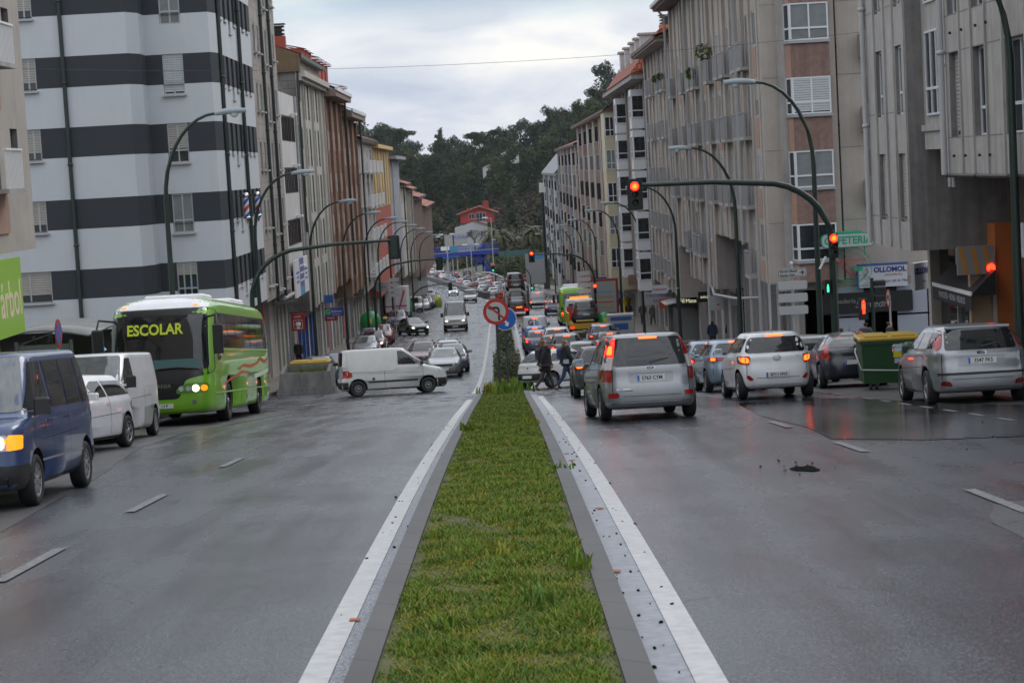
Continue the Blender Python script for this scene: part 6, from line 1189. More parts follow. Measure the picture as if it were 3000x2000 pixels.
# ---------------------------------------------------------------- coaches
def coach(name, label, loc, rz, L, H, front=True):
    Wd = 1.30; t = obj(name, None, label=label, cat='bus'); f, r = L/2, -L/2
    rg = [(f-.16, .30, r+.10, .32, 1.22, 9), (f-.04, .42, r+.04, .42, 1.285, 10), (f, .85, r, .85, Wd, 11), (f-.02, 1.20, r+.02, 1.2, Wd, 11), (f-.07, 1.45, r+.04, 1.5, 1.295, 13), (f-.20, 2.2, r+.08, 2.2, 1.28, 13), (f-.38, H-.40, r+.16, H-.5, 1.25, 12), (f-.62, H-.17, r+.26, H-.20, 1.20, 8), (f-.85, H-.05, r+.45, H-.06, 1.02, 6), (f-1.2, H, r+.8, H, .7, 4), (f-1.5, H+.01, r+1.1, H+.01, .1, 3)]
    fa, ra = f-2.55, r+3.35; me, b = loft_body('body', rg, P_LIM, NT=72, arches=(fa, ra), ar=.60, aw=.35); obj('body', me, t)
    for y in (fa, ra):
        for x in (1, -1): wheel(t, x*(Wd-.16), y, .50, .30, 'steel')
    decal(b, rr([(-1.0, r+.5), (1.0, r+.5), (1.08, f-.46), (-1.08, f-.46)], .1), 'top', P_WHI, .012, None, .4, 'roof_panel', t)
    MB().bbox(-.75, .75, f-4.2, f-2.6, H-.02, H+.13, WHITE, .05).build('roof_hatch', t); MB().bbox(-.75, .75, r+1.6, r+4.2, H-.02, H+.16, WHITE, .05).build('air_conditioner', t)
    for v in ('right', 'left'):
        decal(b, rr([(r+.35, 1.86), (f-1.75, 1.86), (f-1.35, 1.55), (f-.95, 1.55), (f-1.0, H-.42), (r+.5, H-.42)], .12), v, CGL, .012, None, .2, 'side_window', t)
        for i in range(1, 7): y = r+.4+(L-1.8)*i/7; decal(b, [(y-.025, 1.88), (y+.025, 1.88), (y+.025, H-.46), (y-.025, H-.46)], v, TRIM, .018, None, .3, 'window_bar', t)
        decal(b, [(r+.2, 1.80), (f-1.75, 1.80), (f-1.75, 1.84), (r+.2, 1.84)], v, mat('pale_lime_trim', (.4, .55, .2), .4), .018, None, .3, 'rub_rail', t); decal(b, [(r+.2, .74), (f-.5, .74), (f-.5, .775), (r+.2, .775)], v, mat('pale_lime_trim', (.4, .55, .2), .4), .018, None, .3, 'rub_rail', t)
        for pts, m in (([(-5.4, 1.62), (-4.3, 1.50), (-3.3, 1.62), (-2.6, 1.48), (-1.0, 1.40), (.4, 1.44), (1.6, 1.32), (1.6, 1.27), (.4, 1.38), (-1.0, 1.33), (-2.6, 1.42), (-3.3, 1.55), (-4.3, 1.43), (-5.4, 1.56)], mat('ribbon_red', (.6, .08, .03), .4)), ([(-.6, 1.22), (.8, 1.26), (2.0, 1.16), (3.0, 1.12), (4.4, .98), (4.4, .94), (3.0, 1.06), (2.0, 1.11), (.8, 1.20), (-.6, 1.17)], mat('ribbon_red', (.6, .08, .03))), ([(-5.0, 1.30), (-3.2, 1.20), (-1.6, 1.14), (-1.6, 1.02), (-3.2, 1.07), (-5.0, 1.18)], mat('ribbon_white', (.6, .68, .55), .4))):
            decal(b, [(u*L/12.2, w) for u, w in pts], v, m, .02, None, .25, 'ribbon_stripe', t)
        for i in range(6):
            y = fa-1.4-i*1.1
            if y > ra+.8: decal(b, [(y-.007, .46), (y+.007, .46), (y+.007, 1.2), (y-.007, 1.2)], v, SEAM, .02, None, .3, 'locker_seam', t); decal(b, [(y+.3, .52), (y+.38, .52), (y+.38, .60), (y+.3, .60)], v, TRIM, .02, None, .3, 'locker_handle', t)
        for y, z in ((fa+1.0, .88), (0, .90), (-2.0, .90), (r+2, .90)): decal(b, rr([(y-.06, z-.03), (y+.06, z-.03), (y+.06, z+.03), (y-.06, z+.03)], .02), v, AMB, .02, None, .3, 'marker_lamp', t)
        for i in range(9): decal(b, [(r+.35, .62+i*.07), (r+1.15, .62+i*.07), (r+1.15, .65+i*.07), (r+.35, .65+i*.07)], v, SEAM, .02, None, .4, 'louvre', t)
    if front:
        decal(b, rr([(-1.26, 1.25), (-.6, 1.12), (-.45, .66), (.45, .66), (.6, 1.12), (1.26, 1.25), (1.24, H-.30), (-1.24, H-.30)], .12), 'front', mat('front_mask', (.012, .012, .014), .25), .008, None, .12, 'front_mask', t)
        ws = decal(b, rr([(-1.17, 1.36), (1.17, 1.36), (1.15, H-.46), (-1.15, H-.46)], .10), 'front', CGL, .016, None, .12, 'windscreen', t); decal(b, [(-1.0, 1.40), (1.0, 1.40), (.96, 1.62), (-.96, 1.62)], 'front', mat('dashboard_pale', (.05, .13, .13), .4), .020, None, .2, 'dashboard', ws)
        decal(b, rr([(-1.16, H-.29), (1.16, H-.29), (1.05, H-.03), (-1.05, H-.03)], .08), 'front', P_WHI, .012, None, .1, 'roof_front', t)
        m = text_mesh('ESCOLAR', .37, mat('led_lime', (.2, .25, .01), .5, emit=(.62, .72, .05), es=.30), bold=.010, sx=.86); T = Matrix.Translation((.1, f-.165, H-.80)) @ Matrix.Rotation(pi, 4, 'Z') @ Matrix.Rotation(pi/2-.22, 4, 'X'); m.transform(T); o = obj('lettering', m, t)
        for x in (1, -1):
            F = (lambda p: p if x > 0 else mx(p)); o = decal(b, rr(F([(.36, .78), (1.10, .80), (1.16, .94), (1.10, 1.04), (.62, 1.02), (.40, .92)]), .08), 'front', mat('lamp_cluster_lime', (.10, .26, .02), .3), .014, None, .08, 'headlight', t)
            for (u, q, m) in ((.50, .065, HLO), (.67, .065, HLO), (.85, .085, HL_ON if x < 0 else HL_ON), (1.04, .075, AMB)): decal(b, F([(u+q*cos(2*pi*i/14), .90+q*sin(2*pi*i/14)) for i in range(14)]), 'front', m, .026, None, .2, 'lamp', o)
            decal(b, rr(F([(.82, H-.24), (.92, H-.24), (.92, H-.20), (.82, H-.20)]), .01), 'front', AMB, .03, None, .2, 'roof_marker', t)
            mb = MB(); mb.tube([(x*1.05, f-.45, H-.55), (x*1.42, f-.05, H-.50), (x*1.46, f+.08, H-.75)], .028, TRIM, 6); mb.bbox(x*1.46-.12, x*1.46+.12, f-.02, f+.14, H-1.45, H-.72, TRIM, .04); mb.build('mirror', t)
            decal(b, F([(.75, .52), (.85, .52), (.85, .62), (.75, .62)]), 'front', CHROME, .014, None, .2, 'fog_lamp', t)
        MB().tube([(.05, f-.0, 1.40), (-.45, f+.0, 1.42), (-.95, f-.04, 1.36)], .018, TRIM, 5).tube([(.95, f-.02, 1.36), (.5, f-.0, 1.42), (.2, f-.0, 1.40)], .018, TRIM, 5).build('wiper', t)
        plate(t, b, .50, 'front', 'C  | S P', .56, x=0)
        text('SCANIA', .15, CHROME, Matrix.Translation((0, f+.03, .98)) @ Matrix.Rotation(pi, 4, 'Z') @ Matrix.Rotation(pi/2, 4, 'X'), t, name='badge_script', ext=.004)
        # the driver in the cab is seen as a dark bust on the dashboard side of the screen
    else:
        decal(b, rr([(-1.0, 1.75), (1.0, 1.75), (.95, H-.55), (-.95, H-.55)], .12), 'rear', CGL, .014, None, .15, 'rear_window', t)
        text('MONBUS', .26, WHITE, face_T((0, r+.02, H-.82)), t, ext=.01, sx=1.2)
        decal(b, [(-.62, 1.80), (-.30, 1.80), (-.30, 2.15), (-.62, 2.15)], 'rear', mat('notice_yellow', (.45, .40, .05), .5), .02, None, .2, 'notice', t)
        for x in (1, -1):
            F = (lambda p: p if x > 0 else mx(p)); o = decal(b, rr(F([(.98, .80), (1.16, .80), (1.16, 1.55), (.98, 1.55)]), .05), 'rear', TRIM, .012, None, .1, 'tail_light', t)
            for z, m in ((.90, TL_ON), (1.08, TL_CORE), (1.30, AMBO)): decal(b, F([(1.07+.065*cos(2*pi*i/12), z+.065*sin(2*pi*i/12)) for i in range(12)]), 'rear', m, .02, None, .2, 'lamp', o)
            decal(b, F([(.95, H-.42), (1.03, H-.42), (1.03, H-.36), (.95, H-.36)]), 'rear', AMB, .02, None, .2, 'roof_marker', t)
        decal(b, [(-.5, 1.62), (.5, 1.62), (.5, 1.69), (-.5, 1.69)], 'rear', TL_ON, .02, None, .3, 'high_brake_light', t); decal(b, [(-1.1, .45), (1.1, .45), (1.1, .60), (-1.1, .60)], 'rear', TRIM, .02, None, .3, 'bumper', t)
        mb = MB(); mb.tube([(-1.2, f-.3, 2.4), (-1.5, f-.1, 2.4)], .03, TRIM, 6).bbox(-1.6, -1.38, f-.2, f-.05, 1.7, 2.4, TRIM, .04); mb.build('mirror', t)
    return place(t, loc[0], loc[1], rz, sc=1.05 if front else 1.)
coach('coach', 'lime green school coach with a lit ESCOLAR display', (-8.78, 56.2), R(180), 12.0, 3.15)
coach('coach', 'lime green bus seen from behind in the right carriageway', (5.95, 166.5), 0, 9.5, 3.2, False)
# ---------------------------------------------------------------- transporter, tow truck, box lorries
def transporter():
    y0 = 197.; x0 = 1.45; t = thing('car_transporter', 'open car transporter carrying cars on two decks', 'lorry', (0, 0, 0)); place(t, x0, y0+4, 0); m = mat('transporter_steel', (.10, .105, .11), .5); mb = MB()
    mb.box(-1.25, 1.25, -4.2, 5, .70, .86, m); mb.box(-1.25, 1.25, -4.3, -4.2, .45, .95, mat('red_beam', (.25, .03, .03), .5)); mb.box(-1.2, -.95, -4.2, 5, 2.42, 2.55, m).box(.95, 1.2, -4.2, 5, 2.42, 2.55, m)
    for x in (-1.22, 1.22):
        for y in (-4.0, -1.5, 1.5, 4.8): mb.box(x-.06, x+.06, y-.08, y+.08, .86, 2.9 if y > -3.5 else 3.0, m)
    mb.build('frame', t); MB().box(-1.75, -1.62, -4.1, -3.98, .6, 4.3, GALV).box(-1.5, -1.38, -3.6, -3.48, .6, 3.4, GALV).build('deck_post', t)
    mb = MB()
    for i in range(5): mb.prism([(-1.7+.14*i, 2.05), (-1.62+.14*i, 2.05), (-1.42+.14*i-.1, 2.55), (-1.5+.14*i-.1, 2.55)], -4.36, -4.34, RED if i % 2 else WHITE, 'y')
    MB().box(-1.72, -1.1, -4.34, -4.32, 2.0, 2.6, WHITE).build('warning_board', t)
    for i in range(3): MB().prism([(-1.70+.22*i, 2.02), (-1.60+.22*i, 2.02), (-1.72+.22*i+.16, 2.58) if 0 else (-1.48+.20*i, 2.58), (-1.58+.20*i, 2.58)], -4.36, -4.341, RED, 'y').build('stripe', t)
    for y in (-3.3, -2.1, 3.5):
        for x in (1, -1): wheel(t, x*1.05, y, .45, .28, 'steel')
    for x in (-.9, .9): MB().box(x-.14, x+.14, -4.34, -4.301, .55, .68, TL_ON).build('tail_light', t)
    MB().box(-.1, .5, -4.33, -4.301, .84, .95, AMB).build('beacon_bar', t); MB().bbox(-1.25, 1.25, 6, 8, .5, 3.3, WHITE, .2).build('cab', t)
    M = t.matrix_world
    def on(key, col, x, y, z, lb, rz=0):
        o = car(key, x0+x, y0+4+y, rz, lb, col, 'cars loaded on the transporter', name='car', dz=z); return o
    on('q5', P_SIL, 0, -2.1, .88, 'silver car on the lower deck of the transporter'); on('c5', P_BLG, 0, -2.0, 2.50, 'dark van shaped car with pale roof on the upper deck of the transporter'); on('c5', P_WHI, -.15, 3.0, 2.55, 'white car at the front of the upper deck')
proto('c5', 'suv', P_BLG, lod=1, W=1.8, H=1.8, fy=1.6, ry=.2); CT = CARP['c5']; b = CT[1]['bvh']; decal(b, rr([(-.62, -1.9), (.62, -1.9), (.62, .6), (-.62, .6)], .1), 'top', P_SIL, .01, None, .3, 'roof_panel', CT[0])
transporter()
def tow():
    t = thing('tow_truck', 'yellow flatbed recovery truck carrying a grey car', 'lorry'); place(t, 5.8, 145.5, 0); YW = mat('truck_yellow', (.55, .33, .02), .45); mb = MB(); mb.box(-1.1, 1.1, -3.6, 2.6, .80, .95, YW); mb.box(-1.1, 1.1, -3.7, -3.6, .55, .95, YW); mb.box(-1.0, 1.0, -3.5, 3, .45, .79, UNDER); mb.build('flatbed', t)
    mb = MB(); mb.bbox(-1.05, 1.05, 2.8, 4.8, .5, 2.55, P_WHI, .12); mb.build('cab', t); MB().box(-.85, .85, 2.77, 2.80, 1.6, 2.2, CGL).build('rear_window', t); MB().box(-.7, .7, 3.3, 3.6, 2.56, 2.70, AMB).build('beacon_bar', t)
    MB().box(-1.16, -1.04, -3.5, 2.6, .96, 1.7, YW).build('side_rail', t); MB().box(-1.0, -.4, 2.65, 2.75, 1.0, 2.0, RED).build('winch_box', t)
    for y in (-2.0, 3.6):
        for x in (1, -1): wheel(t, x*.92, y, .38, .26, 'steel')
    for x in (-.85, .85): MB().box(x-.12, x+.12, -3.73, -3.70, .62, .74, AMB if x > 0 else TL_ON).build('tail_light', t)
    car('q5', 5.95, 144.0, 0, 'grey car riding on the yellow recovery truck', P_GRY, name='car', dz=.96)
tow()
def lorry(label, x, y, w, h, L, box, cab, extra=None, rz=0):
    t = thing('box_lorry', label, 'lorry'); MB().bbox(-w/2, w/2, -L/2, L/2, .95, h, box, .04).build('cargo_box', t); MB().bbox(-w/2+.1, w/2-.1, L/2+.1, L/2+2, .5, h*.75, cab, .12).build('cab', t); MB().box(-w/2+.2, w/2-.2, -L/2+.1, L/2+1.5, .5, .94, UNDER).build('chassis', t)
    for yy in (-L/2+1.2, L/2+1): 
        for s in (1, -1): wheel(t, s*(w/2-.18), yy, .45, .28, 'steel')
    if extra: extra(t)
    place(t, x, y, rz); return t
def stripes(t):
    m = mat('stripe_magenta', (.35, .05, .15), .5); MB().prism([(.2, 1.3), (.38, 1.3), (.98, 3.2), (.80, 3.2)], -3.03, -3.003, m, 'y').build('stripe', t); MB().box(-1.08, 1.08, -3.03, -3.003, 1.55, 1.68, m).build('stripe', t); MB().box(-1.1, 1.1, -3.05, -3.003, .95, 1.05, RED).build('stripe', t)
lorry('white box lorry with a magenta diagonal stripe on the left', -10.75, 203, 2.2, 3.6, 6, WHITEP, WHITE, stripes)
lorry('small red lorry far ahead in the right carriageway', 7.0, 336, 2.3, 3.1, 5, P_RED, WHITE)
# prototypes that were never placed
for k, (o, s) in CARP.items():
    if k not in USED:
        for c in list(o.children_recursive): bpy.data.objects.remove(c)
        bpy.data.objects.remove(o)
# ================================================================ street furniture
def lamp_post(x, y, side, label, g, h=9.4):
    """swan-necked street lamp; side = direction of the arm (+1 to the right)"""
    t = thing('street_lamp', label, 'street lamp', (x+cx(y), y, gz(y)+.1), 0, g); mb = MB(); P = [(0, 0, 0), (0, 0, .9), (0, 0, 6.6)]; rr_ = [.11, .10, .075]
    for i in range(1, 10): a = i/9*pi/2; P.append((side*(1-cos(a))*1.75, 0, 6.6+sin(a)*(h-6.75))); rr_.append(.072-.028*i/9)
    mb.tube(P, rr_, POLE, 10); mb.lathe([(.16, 0), (.16, .06), (.11, .1)], POLE, 12); mb.box(-.115, .0, -.12, -.09, .6, 1.1, POLE); mb.build('pole', t)
    q = MB(); L = .98; V = []
    for i in range(9):
        u = i/8; w = .17*math.sin(pi*min(1, .12+u*.95))**.6+.02; hh = .07+.06*sin(pi*u); cxp = side*(1.70+u*L); zc = h-.16+u*.05
        V.append([(cxp, -w, zc-.02), (cxp, -w*.7, zc+hh), (cxp, w*.7, zc+hh), (cxp, w, zc-.02), (cxp, w*.6, zc-.06), (cxp, -w*.6, zc-.06)])
    vs = [v for r_ in V for v in r_]; fs = [(i*6+k, i*6+(k+1) % 6, (i+1)*6+(k+1) % 6, (i+1)*6+k) for i in range(8) for k in range(6)]+[tuple(range(6)), tuple(range(48, 54))]
    q.add(vs, fs, LAMPH, True); hd = q.build('lamp_head', t); b = MB(); b.lathe([(.14, 0), (.13, -.06), (.08, -.12), (0.01, -.14)], LAMPG, 14, (side*(1.70+L*.62), 0, h-.17)); b.build('lamp_bowl', hd); return t
LW = ['nearest', 'second', 'third', 'fourth', 'fifth', 'sixth', 'seventh', 'eighth', 'ninth', 'tenth', 'eleventh', 'last']
for i, y in enumerate((62, 84, 108, 130, 151, 168, 186, 206, 230, 256)): lamp_post(-10.3, y, 1, '%s arched street lamp of the left row, %s' % (LW[i], ['by the school coach', 'at the corner of the striped block', 'in front of the cream block', 'before the brick block', 'before the concrete balconies', 'beside the red painted storeys', 'beside the yellow block', 'before the grey blue block', 'by the parked taxi van', 'at the end of the parked row'][i]), 'street lamps of the left row')
for i, y in enumerate((40, 61.7, 82.5, 110.8, 139, 164, 204, 235, 264, 300, 342, 398)): lamp_post(10.45 if i == 0 else 9.9, y, -1, '%s arched street lamp of the right row, %s' % (LW[i], ['its pole by the orange pillar', 'arching over the cafe corner', 'before the barred balconies', 'behind the big red signal', 'before the mansard block', 'at the cream bays', 'above the green bus', 'beyond the cream bays', 'far down the row', 'near the slate roofed block', 'far beyond the slate roofed block', 'at the bend'][i]), 'street lamps of the right row')
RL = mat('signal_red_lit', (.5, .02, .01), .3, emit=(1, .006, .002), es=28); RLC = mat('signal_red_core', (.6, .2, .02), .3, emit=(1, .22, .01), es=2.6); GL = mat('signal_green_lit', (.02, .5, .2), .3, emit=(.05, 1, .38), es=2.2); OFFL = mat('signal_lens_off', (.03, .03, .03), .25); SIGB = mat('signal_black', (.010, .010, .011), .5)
def signal_head(par, x, z, front, on, board=True, w=.47, h=.95, y=0., s=1., name='signal_head'):
    """three-lens head; front=-1 faces the camera side (-Y), +1 faces away"""
    P = rr([(x-w/2*s, z-h/2*s), (x+w/2*s, z-h/2*s), (x+w/2*s, z+h/2*s), (x-w/2*s, z+h/2*s)], .05); mb = MB()
    if board: mb.prism(P, y-.015, y+.015, SIGB, 'y')
    mb.box(x-.13*s, x+.13*s, *sorted((y+front*.016, y-front*.16)), z-.40*s, z+.40*s, POLE if board else SIGB); q = mb.build(name, par)
    for i, c in enumerate(('r', 'a', 'g')):
        zz = z+.255*s-.255*s*i; lit = on and c == on[0]; m = (RLC if c == 'r' else GL) if lit else OFFL; l = MB(); yf = y+front*.02
        l.lathe([(0.001, yf+front*.012), (.095*s, yf+front*.010), (.105*s, yf)], m, 20, (x, 0, zz), 'y')
        if lit and c == 'r': l.lathe([(.070*s, yf+front*.014), (.125*s, yf+front*.006)], RL, 20, (x, 0, zz), 'y')
        l.build('lens', q); v = MB()
        for k in range(9): a = pi*k/9-.1; b = pi*(k+1)/9-.1; v.quad((x+.115*s*cos(a), yf, zz+.115*s*sin(a)), (x+.115*s*cos(b), yf, zz+.115*s*sin(b)), (x+.11*s*cos(b), yf+front*.17, zz+.11*s*sin(b)), (x+.11*s*cos(a), yf+front*.17, zz+.11*s*sin(a)), SIGB)
        v.build('visor', q)
    return q
def mast(x, y, reach, top, label, front, on, extras=None, hx=0, r=.085, zbox=None, rise=None):
    """cantilever signal mast: column bending into a long arm; reach is signed"""
    z0 = gz(y)+.1; t = thing('traffic_light', label, 'traffic light', (x+cx(y), y, z0)); s = 1 if reach > 0 else -1; H = top-z0; bend = 2.1 if rise is None else rise; P = [(0, 0, 0), (0, 0, H-bend)]
    for i in range(1, 9): a = i/8*pi/2; P.append((s*(1-cos(a))*2.1, 0, H-bend+sin(a)*bend*.93))
    P.append((reach*.6, 0, H-.03)); P.append((reach, 0, H)); mb = MB().tube(P, [r+.02, r]+[r-.002*i for i in range(8)]+[r*.75, r*.6], POLE, 10); mb.lathe([(.2, 0), (.2, .05), (r+.03, .12)], POLE, 12); mb.build('mast', t)
    signal_head(t, reach+s*.0, H-(.20 if zbox is None else zbox), front, on, y=-.1 if front < 0 else .1); 
    if extras: extras(t)
    return t
def r1x(t):
    signal_head(t, .03, 4.03, -1, 'r', board=False, y=-.18, s=.95, name='repeater_signal')
    b = MB(); b.box(-.30, -.12, -.2, .0, 2.55, 3.0, SIGB); q = b.build('pedestrian_signal', t); l = MB(); l.box(-.24, -.18, -.206, -.2005, 2.62, 2.80, GL).box(-.225, -.195, -.206, -.2005, 2.81, 2.86, GL); l.build('green_figure', q)
    MB().prism([(-.46, 3.35), (-.40, 3.35), (-.20, 3.72), (-.26, 3.72)], -.2, -.1, WHITE, 'y').build('bracket_plate', t)
mast(10.25, 61, -6.0, -.72, 'large signal mast over the right carriageway showing red', -1, 'r', r1x, zbox=.28, r=.11)
mast(7.5, 159, -4.95, -6.95, 'farther signal mast over the right carriageway showing red', -1, 'r', lambda t: signal_head(t, .0, 2.9, -1, 'r', board=False, y=-.15, s=.9, name='repeater_signal'), zbox=.15, rise=2.4)
mast(6.2, 300, -5.6, -14.6, 'distant signal mast showing green beyond the transporter', -1, 'g', lambda t: signal_head(t, .1, 1.4, -1, 'g', board=False, y=-.15, s=.9, name='repeater_signal'), zbox=.3)
mast(-10.1, 80, 5.85, -2.6, 'signal mast at the striped block seen from behind', 1, None, zbox=.30, r=.10); mast(-9.0, 140, 4.7, -6.05, 'second signal mast on the left seen from behind', 1, None, zbox=.35); mast(-10.6, 232, 4.6, -13.0, 'third signal mast far down the left side', 1, None, zbox=.35)
def pedsig():
    t = thing('traffic_light', 'pedestrian signal with a red figure in front of the bakery', 'traffic light', (13.75, 74, gz(74)+.1)); MB().tube([(.12, 0, 0), (.12, 0, 3.3)], .07, POLE, 10).build('pole', t); MB().bbox(-.42, -.08, -.14, .1, 1.75, 2.55, SIGB, .03).build('signal_head', t)
    f = MB(); f.lathe([(0, -.152), (.045, -.150), (.05, -.1405)], RL, 12, (-.25, 0, 2.43), 'y'); f.box(-.31, -.19, -.150, -.1405, 2.16, 2.37, RL).box(-.29, -.255, -.150, -.1405, 1.99, 2.158, RL).box(-.245, -.21, -.150, -.1405, 1.99, 2.158, RL); f.build('red_figure', t)
    for z in (3.1, 2.85, 2.55): MB().bbox(.2, .62, -.12, .12, z-.12, z+.1, SIGB, .04).build('side_lens', t)
pedsig()
# ---- signs on posts ---------------------------------------------------------
def disc_mesh(r, m, y, n=36, c=(0, 0, 0)): return MB().lathe([(0.001, y-.003), (r, y-.003), (r, y)], m, n, c, 'y', False)
def round_sign(label, x, y, zc, r, kind, base_z=None, rz=0, post=GALV, name='traffic_sign', pr=.035):
    zb = (gz(y)+.1) if base_z is None else base_z; t = thing(name, label, 'traffic sign', (x+cx(y), y, zb), rz); H = zc-zb
    MB().tube([(0, .05, 0), (0, .05, H+.1)], pr, post, 10).build('post', t); M = MB().lathe([(0.001, 0), (r, 0), (r, .012), (0.001, .012)], mat('sign_back', (.10, .11, .11), .5), 36, (0, 0, H), 'y', False).build('plate', t)
    if kind == 'noleft':
        disc_mesh(r*.995, mat('sign_red_rim', (.46, .02, .012), .4), -.001, c=(0, 0, H)).build('rim', M); disc_mesh(r*.75, mat('sign_face_white', (.46, .45, .42), .5), -.006, c=(0, 0, H)).build('face', M); k = r/.45
        P = [(.06, -.30), (.13, -.30), (.13, .11), (.06, .18), (-.16, .18), (-.16, .23), (-.29, .145), (-.16, .06), (-.16, .10), (.03, .10), (.06, .07)]; MB().prism([(u*k, H+v*k) for u, v in P], -.014, -.0095, INK, 'y').build('arrow', M)
        T = Matrix.Translation((0, 0, H)) @ Matrix.Rotation(R(42), 4, 'Y'); MB().box(-r*.76, r*.76, -.018, -.0145, -.032*k, .032*k, mat('sign_red_rim', (.46, .02, .012)), T).build('bar', M)
    if kind == 'keep':
        disc_mesh(r*.995, WHITE, -.001, c=(0, 0, H)).build('rim', M); disc_mesh(r*.94, mat('sign_blue_face', (.02, .12, .42), .4), -.005, c=(0, 0, H)).build('face', M); k = r/.45; MB().prism([(u*k, H+v*k) for u, v in [(.10, -.30), (.16, -.12), (.10, -.16), (-.16, .20), (-.22, .14), (.03, -.20), (-.02, -.25)]], -.014, -.0085, WHITE, 'y').build('arrow', M)
    if kind == 'noentry': disc_mesh(r*.995, mat('sign_red_rim', (.46, .02, .012)), -.001, c=(0, 0, H)).build('face', M); MB().box(-r*.7, r*.7, -.012, -.005, H-r*.14, H+r*.14, mat('sign_face_grey', (.3, .2, .2), .5)).build('bar', M)
    if kind in ('limit', 'park'):
        disc_mesh(r*.995, mat('sign_red_rim', (.46, .02, .012)), -.001, c=(0, 0, H)).build('rim', M); disc_mesh(r*.76, mat('sign_face_white', (.46, .45, .42)) if kind == 'limit' else mat('sign_blue_face', (.02, .12, .42), .4), -.006, c=(0, 0, H)).build('face', M)
        if kind == 'park': T = Matrix.Translation((0, 0, H)) @ Matrix.Rotation(R(45), 4, 'Y'); MB().box(-r*.78, r*.78, -.012, -.0095, -.03, .03, RED, T).build('bar', M)
        else: text('40', r*1.0, INK, face_T((0, -.014, H)), M)
    if kind == 'tri':
        M.hide_render = False; 
    return t
round_sign('no left turn sign in the middle of the median', -.24, 69, -4.94, .455, 'noleft', gz(69), 0, mat('sign_post_dark', (.035, .038, .04), .5), pr=.045)
round_sign('blue sign half hidden behind the no left turn sign', .06, 71, -5.35, .42, 'keep', gz(71), 0, mat('sign_post_dark', (.035, .038, .04)), pr=.045)
round_sign('upper red disc behind the no left turn sign', -1.62+1.45, 170, -10.83, .30, 'noentry', None); round_sign('lower pale red disc behind the no left turn sign', -.25, 166, -11.3, .32, 'noentry', None)
round_sign('small speed limit sign far off by the footbridge', 11.1, 440, -21.0, .55, 'limit', -24.6); round_sign('no parking sign edge on beside the bus shelter', -10.35, 46, -3.22, .33, 'park', None, R(89)); round_sign('thin edge on red rimmed sign by the bakery', 13.68, 70, -5.3, .32, 'limit', None, R(-90))
def tri_sign(label, x, y, zc, s, down, board=True):
    zb = gz(y)+.1; t = thing('traffic_sign', label, 'traffic sign', (x+cx(y), y, zb)); H = zc-zb; MB().tube([(0, .05, 0), (0, .05, H+.1)], .04, GALV, 8).build('post', t); d = -1 if down else 1
    tr = lambda k: [(-.5*k*s, H-d*.29*k*s), (.5*k*s, H-d*.29*k*s), (0, H+d*.58*k*s)]
    f = MB().prism(tr(1), -.01, .01, mat('sign_red_rim', (.46, .02, .012)), 'y').build('plate', t); MB().prism(tr(.62), -.016, -.0105, mat('sign_face_white', (.46, .45, .42)), 'y').build('face', f)
    if not down: MB().box(-.18*s, .18*s, -.02, -.0165, H-.12*s, H+.06*s, INK).build('symbol', f); MB().box(-.45*s, .45*s, -.01, .01, H-.62*s, H-.36*s, WHITE).build('lower_plate', t)
tri_sign('yield sign far off above the jam', 4.6, 455, -20.6, 1.0, True); tri_sign('second yield sign amid the jam', 3.5, 400, -20.8, .9, True); tri_sign('warning triangle near the ivy wall', 9.7, 330, -16.6, .9, False)
def dirsign(label, x, y, ztop, n, w, h, gap, texts=True, yaw=0, gr=None):
    zb = gz(y)+.1; t = thing('direction_sign', label, 'sign', (x+cx(y), y, zb), yaw, gr); H = ztop-zb; MB().tube([(0, .08, 0), (0, .08, H+.25)], .05, GALV, 12).lathe([(.06, H+.14), (.06, H+.25), (.01, H+.26)], GALV, 12, (0, .08, 0)).build('post', t)
    for i in range(n):
        z = H-h/2-i*(h+gap); P = rr([(-w/2, z-h/2), (w/2, z-h/2), (w/2, z+h/2), (-w/2, z+h/2)], .06); b = MB().prism(P, -.03, .03, mat('sign_pale_grey', (.42, .43, .43), .4), 'y').build('blade', t)
        MB().lathe([(.05, z-h/2-gap*.8), (.065, z-h/2-gap*.4), (.05, z-h/2-.001)], GALV, 10, (0, .08, 0)).build('clamp', t) if i < n-1 else None
        if texts and i == 0:
            PI_ = rr([(-w/2+.02, z-h/2+.02), (w/2-.02, z-h/2+.02), (w/2-.02, z+h/2-.02), (-w/2+.02, z+h/2-.02)], .05); PO = rr([(-w/2+.035, z-h/2+.035), (w/2-.035, z-h/2+.035), (w/2-.035, z+h/2-.035), (-w/2+.035, z+h/2-.035)], .04)
            MB().prism(PI_, -.033, -.0305, INK, 'y').build('border', b); MB().prism(PO, -.036, -.0335, mat('sign_pale_grey', (.42, .43, .43)), 'y').build('face', b)
            text('Escola Infantil', .115, INK, face_T((-.45, -.038, z+.06)), b, align='LEFT', ext=.001, bold=.003); text('Garda Civil', .115, INK, face_T((-.45, -.038, z-.075)), b, align='LEFT', ext=.001, bold=.003)
            MB().prism([(.26, z-.015), (.37, z-.015), (.33, z-.07), (.36, z-.09), (.44, z), (.36, z+.09), (.33, z+.07), (.37, z+.015), (.26, z+.015)], -.040, -.0365, INK, 'y').build('arrow', b)
    return t
dirsign('stack of four pale blades on a grey post, top one lettered Escola Infantil', 10.6, 72, -4.18, 4, 1.06, .31, .145); dirsign('stack of pale direction blades beside the green bus', 6.3, 150.5, -8.05, 5, 1.0, .34, .11, False); dirsign('stack of pale direction blades behind the second left mast', -8.15, 150, -7.75, 4, .85, .28, .1, False); dirsign('far stack of pale direction blades above the parked row', -9.3, 232, -12.5, 5, 1.0, .28, .06, False)
